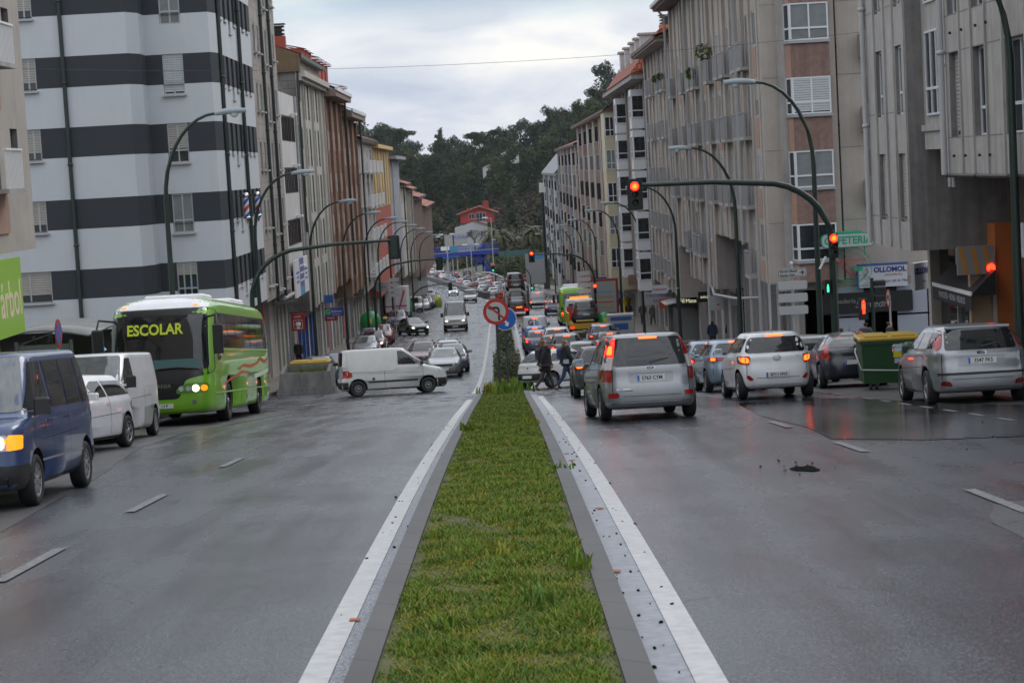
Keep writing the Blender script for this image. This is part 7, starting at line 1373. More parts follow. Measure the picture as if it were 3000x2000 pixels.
# ---- shop signs at the cafe corner -------------------------------------------
GN = mat('neon_green_tube', (.02, .30, .16), .4); SG = mat('sign_box_pale', (.42, .45, .45), .4)
t = thing('cafe_sign', 'rounded pale CAFETERIA sign with green letters on the corner wall', 'sign', (13.45, 76.4, -3.47)); MB().prism(rr([(-1.0, -.24), (1.0, -.24), (1.0, .24), (-1.0, .24)], .23, 6), -.08, .08, SG, 'y').build('board', t); MB().prism(rr([(-1.04, -.28), (1.04, -.28), (1.04, .28), (-1.04, .28)], .26, 6), -.06, .06, GN, 'y').build('rim', t)
text('CAFETERIA', .40, GN, face_T((.0, -.085, 0)), t, sx=.93, bold=.012); MB().box(-.5, .6, .05, 1.2, .29, .33, GN).box(-.55, -.5, -.02, .02, -1.9, .25, GN).box(.62, .66, -.02, .02, -.6, -.28, GN).build('bracket', t)
t = thing('cafe_emblem', 'round green and red neon tube emblem hanging under the cafe sign', 'sign', (13.55, 76.45, -4.55)); mb = MB()
for r_ in (.62, .80): mb.tube([(r_*cos(a)*1.0, 0, r_*sin(a)) for a in np.linspace(0, 2*pi, 40)], .013, GN, 5, cap=False)
for q in (.0, .12): mb.tube([(x, -.02, -.38-q+.5*(x*x)) for x in np.linspace(-.55, .62, 12)], .012, GN, 5)
mb.box(.1, .45, -.03, .03, -.14, .05, mat('neon_panel_green', (.02, .35, .2), .4)); mb.build('ring', t); mb = MB(); RT = mat('neon_red_tube', (.40, .03, .03), .4)
for k in (1, .8): mb.tube([(-.58*k, -.05, .34*k), (.58*k, -.05, .34*k), (0, -.05, -.36*k), (-.58*k, -.05, .34*k)], .014, RT, 5)
mb.tube([(-.22, -.06, .2), (.22, -.06, .2), (0, -.06, -.05), (-.22, -.06, .2)], .012, RT, 5); mb.build('triangle', t)
t = signboard('shop_sign', 'white OLLOMOL fishmonger sign with a blue border and fish outline', (14.95, 77.45, -4.98), 1.92, .86, 0, mat('sign_box_white', (.52, .54, .57), .4), [('OLLOMOL', .27, .28, .24, mat('sign_navy', (.02, .04, .20), .4), {'bold': .012}), ('pescaderías', .15, .42, .05, mat('sign_rose', (.35, .10, .12), .4), {}), ('La Mejor de la Mar', .17, .33, -.20, mat('sign_navy', (.02, .04, .20)), {'shear': .3})])
MB().box(-.99, .99, -.09, .08, .432, .50, BLUE).box(-1.01, -.962, -.09, .08, -.45, .43, BLUE).build('border', t); mb = MB()
mb.tube([(-.62+.13*sin(a*2), -.068, -.28+.62*a/pi*.98) for a in np.linspace(0, pi, 14)], .009, RT, 4).tube([(-.66-.13*sin(a*2)*.8, -.07, -.10+.40*a/pi) for a in np.linspace(0, pi, 14)], .009, mat('sign_navy', (.02, .04, .2)), 4).tube([(-.62, -.068, -.28), (-.80, -.068, -.36), (-.44, -.068, -.36), (-.62, -.068, -.28)], .009, RT, 4); mb.build('fish_outline', t)
t = signboard('shop_sign', 'black bakery fascia with thin grey lettering', (14.3, 77.5, -5.98), 3.6, .80, 0, BLACK, [('panadería', .26, -.95, .08, mat('sign_silver', (.28, .28, .28), .4), {}), ('Saavedra', .40, .22, -.08, mat('sign_silver', (.28, .28, .28)), {'shear': .35})])
signboard('shop_sign', 'second white and blue OLLOMOL sign turned to the avenue', (12.25, 57.5, -3.75), 1.1, .80, R(50), mat('sign_box_white', (.52, .54, .57)), [('OLLOMOL', .24, .0, .14, mat('sign_navy', (.02, .04, .2)), {'bold': .012}), ('~', .4, 0, -.15, mat('sign_rose', (.35, .1, .12)), {})])
t = thing('awning', 'black shop awning with white lettered valance', 'awning', (12.18, 51.0, -3.2), 0); AW = mat('awning_black', (.012, .012, .014), .7); mb = MB(); mb.prism([(-.45, -.55), (.15, .02), (.15, -.04), (-.45, -.61)], -1.7, 2.7, AW, 'y'); mb.build('canopy', t); MB().box(-.48, -.44, -1.7, 2.7, -.60, -.50, WHITE).build('front_bar', t); MB().box(-.46, -.445, -1.7, 2.7, -.95, -.605, AW).build('valance', t)
text('PANADERÍA · PRENSA · HELADOS', .24, mat('awning_letter', (.35, .36, .37), .5), Matrix.Translation((-.464, .5, -.78)) @ Matrix.Rotation(-pi/2, 4, 'Z') @ Matrix.Rotation(pi/2, 4, 'X'), t, sx=.82); MB().prism([(-.44, -.60), (.15, -.03), (.15, -.60)], -1.72, -1.705, AW, 'y').build('end_cheek', t)
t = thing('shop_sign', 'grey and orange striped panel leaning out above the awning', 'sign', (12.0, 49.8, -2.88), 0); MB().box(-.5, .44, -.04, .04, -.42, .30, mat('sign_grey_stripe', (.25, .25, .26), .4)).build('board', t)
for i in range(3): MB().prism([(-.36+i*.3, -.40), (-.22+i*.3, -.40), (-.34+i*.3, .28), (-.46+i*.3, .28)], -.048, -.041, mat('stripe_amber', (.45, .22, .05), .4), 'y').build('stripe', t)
MB().lathe([(0.001, -.06), (.09, -.06), (.11, -.041)], RL, 16, (.34, 0, -.27), 'y').build('red_lamp', t)  # glowing disc added as the traffic light's reflection in this panel
signboard('shop_sign', 'blue and white framed sign at the right edge', (11.75, 43.0, -2.15), .9, .75, R(20), mat('sign_box_white', (.52, .54, .57)), [('E', .5, 0, -.05, BLUE, {}), ]); 
for i, (lb, x, y, z, w, h, m, tx) in enumerate((('white laundry sign reading TINTORERIA RAPIDA', 10.6, 134, -9.3, 1.9, .85, mat('sign_box_grey', (.36, .37, .38), .4), [('TINTORERIA', .30, 0, .2, mat('sign_navy', (.02, .04, .2)), {}), ('RAPIDA', .28, .1, -.18, mat('sign_navy', (.02, .04, .2)), {})]),
    ('orange shop sign next to the laundry sign', 10.55, 127, -9.15, 1.0, .6, mat('sign_orange', (.40, .06, .02), .4), [('Au', .3, 0, 0, RED, {})]), ('black lit FilMate sign with cream letters', 10.9, 117, -8.35, 1.2, .7, BLACK, [('Fil', .36, -.28, 0, mat('neon_cream', (.6, .6, .45), .4, emit=(.9, .9, .6), es=.8), {}), ('Mate', .32, .26, -.02, mat('neon_cream', (.6, .6, .45)), {})]),
    ('second black lit sign beside the FilMate sign', 11.6, 113, -7.9, .8, .6, BLACK, [('oticas', .24, 0, 0, mat('neon_cream', (.6, .6, .45)), {})]), ('round white projecting sign with a square red dot', 10.75, 99.5, -7.3, .7, .7, mat('sign_box_grey', (.36, .37, .38)), [('•', .5, .1, -.1, RED, {})]), ('pale Xuby shop sign above a lit door', 12.0, 98.0, -7.1, 1.4, .5, mat('sign_box_grey', (.36, .37, .38)), [('Xuby', .34, 0, 0, INK, {'shear': .2})]),
    ('blue bank sign with an orange disc far on the right', 10.3, 205, -12.1, 1.9, .8, mat('sign_navy', (.02, .04, .2)), [('o', .9, .8, .1, mat('sign_amber', (.6, .28, .02), .4), {'bold': .05})]), ('small brown board above the pavement', 10.2, 150, -8.9, 1.1, .8, BROWNP, []), ('pale blue advertising panel behind the postbox', 10.6, 182, -12.0, 1.0, 1.3, BLUE_L, [('ING', .4, 0, .2, BLUE, {})]), ('small red projecting sign on the far right shops', 10.3, 232, -13.4, 1.0, .6, RED, []), ('white wall sign on the far left shops', -10.6, 176, -9.8, 1.1, .8, mat('sign_box_grey', (.36, .37, .38)), [('Tapas', .3, 0, 0, INK, {})]))):
    signboard('shop_sign', lb, (x, y, z), w, h, 0, m, tx)
t = thing('pharmacy_arrow', 'white arrow shaped sign with red lettering on a lamp post', 'sign', (8.9, 110.4, -7.15)); MB().prism([(-.52, -.22), (.28, -.25), (.50, 0), (.28, .25), (-.52, .22)], -.03, .03, mat('sign_box_white', (.52, .54, .57)), 'y').build('board', t); text('VETERINARIA', .13, RED, face_T((-.1, -.034, -.02)), t, bold=.004); MB().box(.5, 1.0, -.02, .02, -.03, .03, GALV).build('bracket', t)
# ---- shelters, kiosk, bins, planter --------------------------------------------
SGL = mat('shelter_glass', (.16, .17, .17), .15, spec=.6); SMET = mat('shelter_metal', (.16, .155, .145), .45)
def shelter(label, x, y, rz, w, d, h=2.5):
    t = thing('bus_shelter', label, 'bus shelter', (x, y, gz(y)+.13), rz); mb = MB()
    for px in (-w/2, 0, w/2): mb.box(px-.04, px+.04, d/2-.04, d/2+.04, 0, h, SMET)
    mb.box(-w/2-.04, -w/2+.04, -d/2, -d/2+.08, 0, h, SMET).box(w/2-.04, w/2+.04, -d/2, -d/2+.08, 0, h, SMET); mb.box(-w/2, w/2, d/2-.03, d/2+.03, .22, .30, SMET); mb.build('frame', t)
    r_ = MB(); V = []; n = 9
    for i in range(n+1): u = i/n; V += [(-w/2-.15, -d/2-.45+u*(d+.6), h+.30*sin(pi*(.12+.6*u))), (w/2+.15, -d/2-.45+u*(d+.6), h+.30*sin(pi*(.12+.6*u)))]
    V += [(a, b, c-.05) for a, b, c in V]; N2 = 2*(n+1); fs = [(2*i, 2*i+1, 2*i+3, 2*i+2) for i in range(n)]+[(N2+2*i, N2+2*i+1, N2+2*i+3, N2+2*i+2) for i in range(n)]+[(0, 1, N2+1, N2), (2*n, 2*n+1, N2+2*n+1, N2+2*n)]+[(2*i, 2*i+2, N2+2*i+2, N2+2*i) for i in range(n)]+[(2*i+1, 2*i+3, N2+2*i+3, N2+2*i+1) for i in range(n)]
    r_.add(V, fs, mat('shelter_roof', (.20, .20, .195), .35, noise=(2, .2)), True); r_.build('roof', t)
    for a, b in ((-w/2+.05, -.05), (.05, w/2-.05)): MB().box(a, b, d/2-.01, d/2+.01, .35, h-.1, SGL).build('pane', t)
    for s in (-1, 1): MB().box(s*w/2-.01, s*w/2+.01, -d/2+.1, d/2-.05, .35, h-.1, SGL).build('pane', t)
    MB().box(-w/2+.3, w/2-.3, d/2-.5, d/2-.1, .42, .48, SMET).build('bench', t); return t
shelter('curved roofed bus shelter on the left behind the white cars', -12.2, 54.5, R(90), 4.0, 1.5, 2.45); s = shelter('curved roofed bus shelter on the right pavement', 10.95, 119.5, R(-90), 3.4, 1.6, 2.4); MB().box(.6, .95, .765, .78, 1.55, 1.85, mat('shelter_badge', (.02, .30, .16), .4)).build('badge', s)
def kiosk():
    t = thing('newspaper_kiosk', 'light blue kiosk with a pointed top behind the bus shelter', 'kiosk', (-14.7, 66, gz(66)+.05)); B = mat('kiosk_blue', (.10, .36, .56), .45); MB().bbox(-.85, .85, -.8, .8, 0, 2.05, mat('kiosk_body', (.04, .17, .36), .5), .1).build('body', t); r_ = MB()
    r_.prism([(-1.2, 2.1), (1.2, 2.1), (.95, 2.38), (-.95, 2.38)], -1.1, 1.1, B, 'y'); r_.prism([(-1.0, 2.5), (1.0, 2.5), (.75, 2.72), (-.75, 2.72)], -.9, .9, B, 'y'); r_.add([(-.4, -.4, 2.73), (.4, -.4, 2.73), (.4, .4, 2.73), (-.4, .4, 2.73), (0, 0, 3.15)], [(0, 1, 4), (1, 2, 4), (2, 3, 4), (3, 0, 4)], B); r_.build('roof', t)
    MB().box(.4, .6, -.82, -.801, .6, 1.7, WHITE).build('poster', t)
kiosk()
t = thing('advertising_column', 'round brown advertising column with a red and white poster left of the coach', 'advertising column', (-13.3, 70, gz(70)+.1)); MB().lathe([(.5, 0), (.5, 2.6), (.6, 2.65), (.6, 2.8), (.0, 3.0)], mat('column_brown', (.06, .045, .04), .5), 24).build('drum', t); MB().lathe([(.505, .8), (.505, 2.3)], mat('poster_red', (.3, .06, .04), .5), 24).build('poster', t); MB().lathe([(.51, 1.4), (.51, 1.65)], WHITE, 24).build('poster_band', t)
CG = mat('container_green', (.022, .075, .026), .42, noise=(3, .15)); CGD = mat('container_green_dark', (.016, .055, .024), .5); CY = mat('lid_yellow', (.46, .30, .025), .4)
def container(label, x, y, rz=0, w=1.35, lid=CY, bar=True, group=None):
    t = thing('waste_container', label, 'container', (x, y, gz(y)), rz, group); b = MB(); d = .55
    b.add([(-w/2+.05, -d+.08, .18), (w/2-.05, -d+.08, .18), (w/2-.05, d-.08, .18), (-w/2+.05, d-.08, .18), (-w/2, -d, 1.22), (w/2, -d, 1.22), (w/2, d, 1.22), (-w/2, d, 1.22)], [(0, 3, 2, 1), (4, 5, 6, 7), (0, 1, 5, 4), (1, 2, 6, 5), (2, 3, 7, 6), (3, 0, 4, 7)], CG); b.box(-w/2-.04, w/2+.04, -d-.03, d+.03, 1.14, 1.225, CGD)
    for i in range(4): xx = -w/2+.25+i*(w-.5)/3; b.prism([(xx-.02, .3), (xx+.02, .3), (xx+.02, 1.13), (xx-.02, 1.13)], -d+.02, -d+.001+.05, CGD, 'y') if 0 else None
    b.build('bin_body', t); l = MB(); l.bbox(-w/2-.05, w/2+.05, -d-.04, d+.04, 1.226, 1.30, lid, .03); l.box(-w/2+.1, -.05, -d+.06, d-.06, 1.301, 1.33, lid).box(.05, w/2-.1, -d+.06, d-.06, 1.301, 1.33, lid); l.build('lid', t)
    if bar: MB().tube([(-w/2-.12, -d+.1, 1.05), (-w/2-.16, -d-.05, .98), (-w/2-.05, -d-.18, .55), (.1, -d-.2, .50), (.4, -d-.18, .56), (w/2+.1, -d-.1, .66)], .022, GALV, 8).build('lifting_bar', t)
    for xx in (-w/2+.2, -w/2+.34, w/2-.2): MB().lathe([(0.01, xx-.03), (.09, xx-.03), (.09, xx+.03), (.01, xx+.03)], TYRE, 16, (0, -d+.1, .09), 'x').build('wheel', t)
    return t
c = container('big green waste container with a yellow lid behind the silver hatchback', 9.33, 48.1, R(-3), 1.40); MB().box(.06, .42, -.572, -.56, .80, 1.08, mat('sticker_yellow', (.62, .52, .03), .4)).box(.08, .40, -.576, -.5725, .66, .78, mat('sticker_pale', (.4, .44, .55), .4)).build('sticker', c); text('SÓ MAT', .07, INK, face_T((.22, -.574, 1.03)), c)
t = thing('wheelie_bin', 'small dark green wheelie bin in front of the big container', 'bin', (9.42, 45.4, gz(45.4)), R(-6)); MB().add([(-.20, -.22, .05), (.20, -.22, .05), (.20, .22, .05), (-.20, .22, .05), (-.27, -.3, 1.0), (.27, -.3, 1.0), (.27, .3, 1.0), (-.27, .3, 1.0)], [(0, 3, 2, 1), (4, 5, 6, 7), (0, 1, 5, 4), (1, 2, 6, 5), (2, 3, 7, 6), (3, 0, 4, 7)], CGD).build('bin_body', t); MB().bbox(-.30, .30, -.34, .32, 1.0, 1.07, CGD, .03).bbox(-.2, .28, -.3, .25, 1.071, 1.10, CGD, .03).build('lid', t); MB().tube([(-.17, -.33, .95), (-.14, -.26, .15)], .02, mat('reflective_strip', (.3, .36, .26), .4), 6).build('side_strip', t)
for x in (-.2, .2): MB().lathe([(0.01, x-.03), (.1, x-.03), (.1, x+.03), (.01, x+.03)], TYRE, 14, (0, .2, .1), 'x').build('wheel', t)
def bell(label, x, y, s, m, group=None):
    t = thing('recycling_bell', label, 'container', (x, y, gz(y)+.02), 0, group); MB().lathe([(.72*s, 0), (.78*s, .06), (.76*s, 1.1*s), (.68*s, 1.45*s), (.48*s, 1.72*s), (.2*s, 1.86*s), (.01, 1.9*s)], m, 22).build('shell', t); MB().bbox(-.16, .16, -.80*s, -.6*s, 1.05*s, 1.4*s, mat('sticker_yellow', (.62, .52, .03)), .02).build('hatch', t); MB().tube([(-.1, 0, 1.88*s), (-.1, 0, 2.05*s), (.1, 0, 2.05*s), (.1, 0, 1.88*s)], .02, GALV, 6).build('lifting_eye', t); return t
BG = mat('bell_green', (.02, .26, .07), .4); BT = mat('bell_teal', (.02, .24, .15), .4)
bell('dome shaped green recycling bell left of the red hatchback', -10.75, 160, 1.15, BG); bell('teal recycling bell beside the taxi van', -10.9, 214, 1.45, BT); bell('green recycling bell at the right kerb', 7.35, 143, .85, BG); bell('small lime yellow recycling bell at the end of the parked row', -8.6, 262, .8, mat('bell_lime', (.32, .38, .05), .4))
container('green container with a yellow lid behind the green bell', -10.6, 170, R(90), 1.6, CY, False); container('yellow lidded container behind the concrete planter', -8.75, 88.6, 0, 1.7, CY, False); t = thing('waste_container', 'white and blue paper container beside the right bell', 'container', (8.3, 140, gz(140))); MB().bbox(-.95, .95, -.6, .6, 0, 1.55, mat('bank_white', (.40, .40, .38), .5), .05).build('bin_body', t); MB().box(-.75, .75, -.612, -.601, 1.1, 1.38, BLUE).box(-.6, .5, -.612, -.601, .45, .9, BLUE).build('stripe', t)
PB = mat('postbox_yellow', (.60, .42, .02), .4); t = thing('postbox', 'round yellow postbox on the right pavement', 'postbox', (11.1, 176, gz(176)+.13)); MB().lathe([(.42, 0), (.42, .1), (.36, .14), (.36, 1.35)], PB, 20).build('drum', t); MB().lathe([(.42, 1.35), (.42, 1.45), (.30, 1.6), (.01, 1.66)], PB, 20).build('cap', t)
def planter():
    t = thing('planter', 'long weathered concrete planter with tufts of grass before the left row', 'planter', (-8.55, 84.6, gz(84.6)), R(3)); C = mat('planter_concrete', (.17, .165, .155), .9, noise=(3, .25), streak=.35, bump=.5, bscale=15)
    mb = MB(); w, d, h = 1.05, 1.75, 1.05; o = [(-w-.12, -d-.1, 0), (w+.12, -d-.1, 0), (w+.12, d+.1, 0), (-w-.12, d+.1, 0), (-w, -d, h), (w, -d, h), (w, d, h), (-w, d, h)]; k = [(-w+.14, -d+.14, h), (w-.14, -d+.14, h), (w-.14, d-.14, h), (-w+.14, d-.14, h), (-w+.14, -d+.14, h-.3), (w-.14, -d+.14, h-.3), (w-.14, d-.14, h-.3), (-w+.14, d-.14, h-.3)]
    mb.add(o+k, [(0, 3, 2, 1), (0, 1, 5, 4), (1, 2, 6, 5), (2, 3, 7, 6), (3, 0, 4, 7), (4, 5, 9, 8), (5, 6, 10, 9), (6, 7, 11, 10), (7, 4, 8, 11), (8, 9, 13, 12), (9, 10, 14, 13), (10, 11, 15, 14), (11, 8, 12, 15)], C); mb.add([(a, b, c+.03) for a, b, c in k[4:]], [(0, 1, 2, 3)], GRASSG); mb.box(-w-.16, w+.16, -d-.16, -d-.101, 0, .42, C); mb.build('trough', t)
    rr_ = random.Random(3); g = MB()
    for i in range(220): x, y = rr_.uniform(-w*.6, w*.9), rr_.uniform(-d, d)*.9; y = -d+.1 if i % 2 else y; x = rr_.uniform(-.2, .9) if i % 2 else x; z = (h-.05 if i % 3 else .45) if y < -d+.2 else h-.2; a = rr_.uniform(-.2, .2); q = rr_.uniform(.12, .3); g.add([(x-.015, y-.03, z), (x+.015, y-.03, z), (x+a, y-.12, z+q)], [(0, 1, 2)], MATS['grass_blade_0'])
    g.build('grass_tuft', t, kind='stuff')
planter()
t = thing('ad_panel', 'tall red edged map panel beside the green bus', 'sign', (8.35, 163, gz(163)+.1)); MB().bbox(-1.25, 1.25, -.12, .12, .35, 3.6, mat('panel_red', (.25, .03, .02), .5), .03).build('frame', t); MB().box(-1.05, 1.05, -.13, -.121, .8, 3.4, mat('panel_face', (.33, .35, .33), .4)).build('face', t)
for i, m in enumerate((CY, RED, CY, BLUE_L)): MB().box(-.8, .8, -.136, -.1305, 1.2+i*.42, 1.3+i*.42, m).build('stripe', t)
# overhead wire
mb = MB(); P = [(-15.2, 62, 4.0), (-5.04, 62, 3.42), (4.56, 62, 3.33), (16.7, 62, 3.95)]; mb.tube([(-15.2+31.9*i/16, 62, 3.98-.68*4*(i/16)*(1-i/16)) for i in range(17)], .006, mat('cable', (.06, .06, .07), .5), 5); mb.build('overhead_cable', label='thin cable strung across the avenue high above the cars', cat='cable')
MB().tube([(0, 0, 0), (0, 0, 13.0)], .30, BLACK, 12).box(-.45, .45, -.45, .45, 12.6, 14.2, WHITEP).box(-.5, .5, -.4, .4, -3.5, 0, STONE_D).build('flue_column', None, (7.62, 330, -16.8), label='thick black column in front of the slate roofed block', cat='column')
# ---- people --------------------------------------------------------------------
SKIN = mat('skin', (.42, .25, .19), .55)
def skin(name, V, E, m, par=None, sub=2):
    names = list(V); bm = bmesh.new(); vs = [bm.verts.new(V[n][0]) for n in names]
    for a, b in E: bm.edges.new((vs[names.index(a)], vs[names.index(b)]))
    me = bpy.data.meshes.new(name); bm.to_mesh(me); bm.free(); o = bpy.data.objects.new('t', me); COL.objects.link(o); s = o.modifiers.new('s', 'SKIN'); s.use_smooth_shade = True; s.use_x_symmetry = False; o.modifiers.new('u', 'SUBSURF').levels = sub
    for i, n in enumerate(names):
        r_ = V[n][1]; r_ = (r_, r_) if not isinstance(r_, tuple) else r_; o.data.skin_vertices[0].data[i].radius = r_; o.data.skin_vertices[0].data[i].use_root = (i == 0)
    me2 = bpy.data.meshes.new_from_object(o.evaluated_get(bpy.context.evaluated_depsgraph_get())); bpy.data.objects.remove(o); me2.materials.clear(); me2.materials.append(m); me2.name = name
    for p in me2.polygons: p.use_smooth = True; p.material_index = 0
    return obj(name, me2, par)
def person(label, x, y, rz, h=1.68, stride=.0, hair=(.10, .05, .03), coat=(.012, .012, .015), legs=(.03, .03, .03), shoe=(.02, .02, .02), coat_len=.52, long_hair=True, bag=None, dz=.0, arms=(.2, -.2), group=None, wide=.0):
    """figure facing local +Y; stride spreads the feet along Y"""
    k = h/1.68; t = thing('person', label, 'person', (x, y, gz(y)+dz), rz, group); s = stride; CM = lambda n, c: mat(n+'_%d' % int(sum(a*b for a, b in zip(c, (9e3, 7e3, 5e3)))), c, .8, noise=(8, .2))
    kf, kb = (s*.28, .50), (-s*.22, .47); af, ab = (s*.50, .09), (-s*.62, .13+.05*s)
    J = dict(pel=((0, 0, .93), (.14, .10)), waist=((0, 0, 1.06), (.115, .085)), chest=((0, .01, 1.26), (.15, .10)), nk=((0, .0, 1.44), .05), hd=((0, .015, 1.55), (.068, .08)), tp=((0, .01, 1.63), (.055, .065)), nose=((0, .11, 1.54), .012))
    for q, (kn, an) in (('L', (kf, af)), ('R', (kb, ab))):
        sx = -.09 if q == 'L' else .09; J['h'+q] = ((sx, 0, .88), .09); J['k'+q] = ((sx, kn[0], kn[1]), .057); J['a'+q] = ((sx, an[0], an[1]), .038); J['t'+q] = ((sx, an[0]+.14, max(.03, an[1]-.06-(.03 if q == 'R' else 0))), (.036, .028))
    for q, ar in (('L', arms[0]), ('R', arms[1])):
        sx = -1 if q == 'L' else 1; J['s'+q] = ((sx*.17, 0, 1.38), .055); J['e'+q] = ((sx*.22, ar*.35, 1.12), .042); J['w'+q] = ((sx*.21, ar*.9+.05, .90), .026); J['m'+q] = ((sx*.21, ar*1.0+.06, .83), (.034, .018))
        for f in range(4): J['f%d%s' % (f, q)] = ((sx*.21+.0*f, ar*1.05+.035+.018*f, .745+.006*abs(f-1.5)), .0085)
        J['th'+q] = ((sx*.19, ar+.105, .80), .009)
    J = {a: ((p[0]*k, p[1]*k, p[2]*k), r_) for a, (p, r_) in J.items()}
    E = [('pel', 'waist'), ('waist', 'chest'), ('chest', 'nk'), ('nk', 'hd'), ('hd', 'tp'), ('hd', 'nose')]
    for q in 'LR': E += [('pel', 'h'+q), ('h'+q, 'k'+q), ('k'+q, 'a'+q), ('a'+q, 't'+q), ('chest', 's'+q), ('s'+q, 'e'+q), ('e'+q, 'w'+q), ('w'+q, 'm'+q), ('m'+q, 'th'+q)]+[('m'+q, 'f%d%s' % (f, q)) for f in range(4)]
    skin('body', J, E, SKIN, t); g = lambda n, dr: (J[n][0], (J[n][1][0]+dr, J[n][1][1]+dr) if isinstance(J[n][1], tuple) else J[n][1]+dr)
    skin('trousers', {n: g(n, .014) for n in ('pel', 'hL', 'kL', 'aL', 'hR', 'kR', 'aR')}, [('pel', 'hL'), ('hL', 'kL'), ('kL', 'aL'), ('pel', 'hR'), ('hR', 'kR'), ('kR', 'aR')], CM('trousers', legs), t)
    for q in 'LR': skin('shoe', {n: g(n, .016) for n in ('a'+q, 't'+q)}, [('a'+q, 't'+q)], CM('shoe', shoe), t, 1)
    C = {n: g(n, .03) for n in ('waist', 'chest', 'nk', 'sL', 'eL', 'wL', 'sR', 'eR', 'wR')}; C['nk'] = (J['nk'][0], .075); C['chest'] = (C['chest'][0], (C['chest'][1][0]+wide*.7, C['chest'][1][1]+wide)); C['waist'] = (C['waist'][0], (C['waist'][1][0]+.04+wide, C['waist'][1][1]+.04+wide)); [C.__setitem__(n, (C[n][0], C[n][1]+.015)) for n in ('sL', 'eL', 'sR', 'eR')]; C['hem0'] = ((0, 0, .90*k), (.185, .15)); C['hem1'] = ((0, -.0, (1.05-coat_len)*k), (.23+.03*s+wide, .19+.05*s+wide))
    CE = [('waist', 'chest'), ('chest', 'nk'), ('waist', 'hem0'), ('hem0', 'hem1')]+[e for q in 'LR' for e in (('chest', 's'+q), ('s'+q, 'e'+q), ('e'+q, 'w'+q))]; skin('coat', C, CE, CM('coat', coat), t)
    Hh = {'a': ((0, -.01, 1.63*k), (.085, .095)), 'b': ((0, -.05, 1.56*k), (.09, .07)), 'c': ((0, -.075, (1.46 if long_hair else 1.53)*k), (.085 if long_hair else .06, .05))}
    if long_hair: Hh['d'] = ((0, -.085, 1.34*k), (.07, .04))
    skin('hair', Hh, [('a', 'b'), ('b', 'c')]+([('c', 'd')] if long_hair else []), CM('hair', hair), t)
    if bag: b = MB(); b.bbox(-.15, .15, -.30, -.10, 1.03*k, 1.38*k, CM('bag', bag), .06); b.build('backpack', t)
    return t
person('first woman in a black coat and olive trousers striding across the crossing', 1.30, 65.9, R(-78), 1.80, .58, (.20, .075, .03), (.010, .010, .012), (.045, .05, .035), (.12, .07, .05), .50, True, (.03, .025, .03), arms=(.15, -.25), wide=.08)
person('second woman in dark jacket and blue jeans with a navy backpack', 2.06, 67.4, R(-80), 1.76, .55, (.22, .11, .05), (.014, .015, .02), (.02, .045, .11), (.012, .012, .012), .30, True, (.02, .03, .08), arms=(-.1, .2), wide=.05)
for i, (lb, x, y, rz, h, c, l, lh, st) in enumerate((('man in a dark blue jacket beside the yellow postbox', 10.75, 178, 0, 1.78, (.02, .025, .04), (.02, .04, .1), False, .3), ('person in black walking by the paper container', 10.0, 157, 0, 1.7, (.012, .012, .012), (.012, .012, .014), True, .5), ('man in a brown jacket walking down the right pavement', 10.75, 152, 0, 1.76, (.10, .07, .05), (.03, .03, .035), False, .5), ('older person in a grey brown coat on the right pavement', 11.4, 150.5, R(20), 1.62, (.14, .12, .10), (.05, .045, .04), False, .4),
    ('person with black hair and yellow collar behind the queue', 11.3, 107, 0, 1.66, (.015, .03, .06), (.02, .02, .02), True, .2), ('person with long black hair in navy behind the queue', 12.0, 104.5, 0, 1.68, (.015, .02, .05), (.02, .02, .02), True, .2), ('man in dark clothes on the left pavement by the shops', -11.7, 112, R(175), 1.75, (.012, .012, .015), (.015, .015, .02), False, .2),
    ('woman with tied brown hair in profile by the bakery', 13.2, 67.5, R(-90), 1.62, (.02, .02, .02), (.02, .02, .02), False, .2), ('dark haired man seen from behind by the bakery', 12.55, 68.5, R(10), 1.64, (.05, .05, .06), (.02, .02, .02), False, .2), ('child with auburn hair behind the navy coupe', 10.55, 61.8, R(0), 1.62, (.04, .04, .05), (.02, .02, .02), False, .1))):
    person(lb, x, y, rz, h, st, [(.01, .01, .01), (.02, .012, .01), (.05, .03, .02)][i % 3] if i < 7 else [(.06, .03, .02), (.02, .015, .01), (.2, .07, .04)][i-7], c, l, (.015, .015, .015), .35, lh, dz=.13 if i not in (9,) else 0)
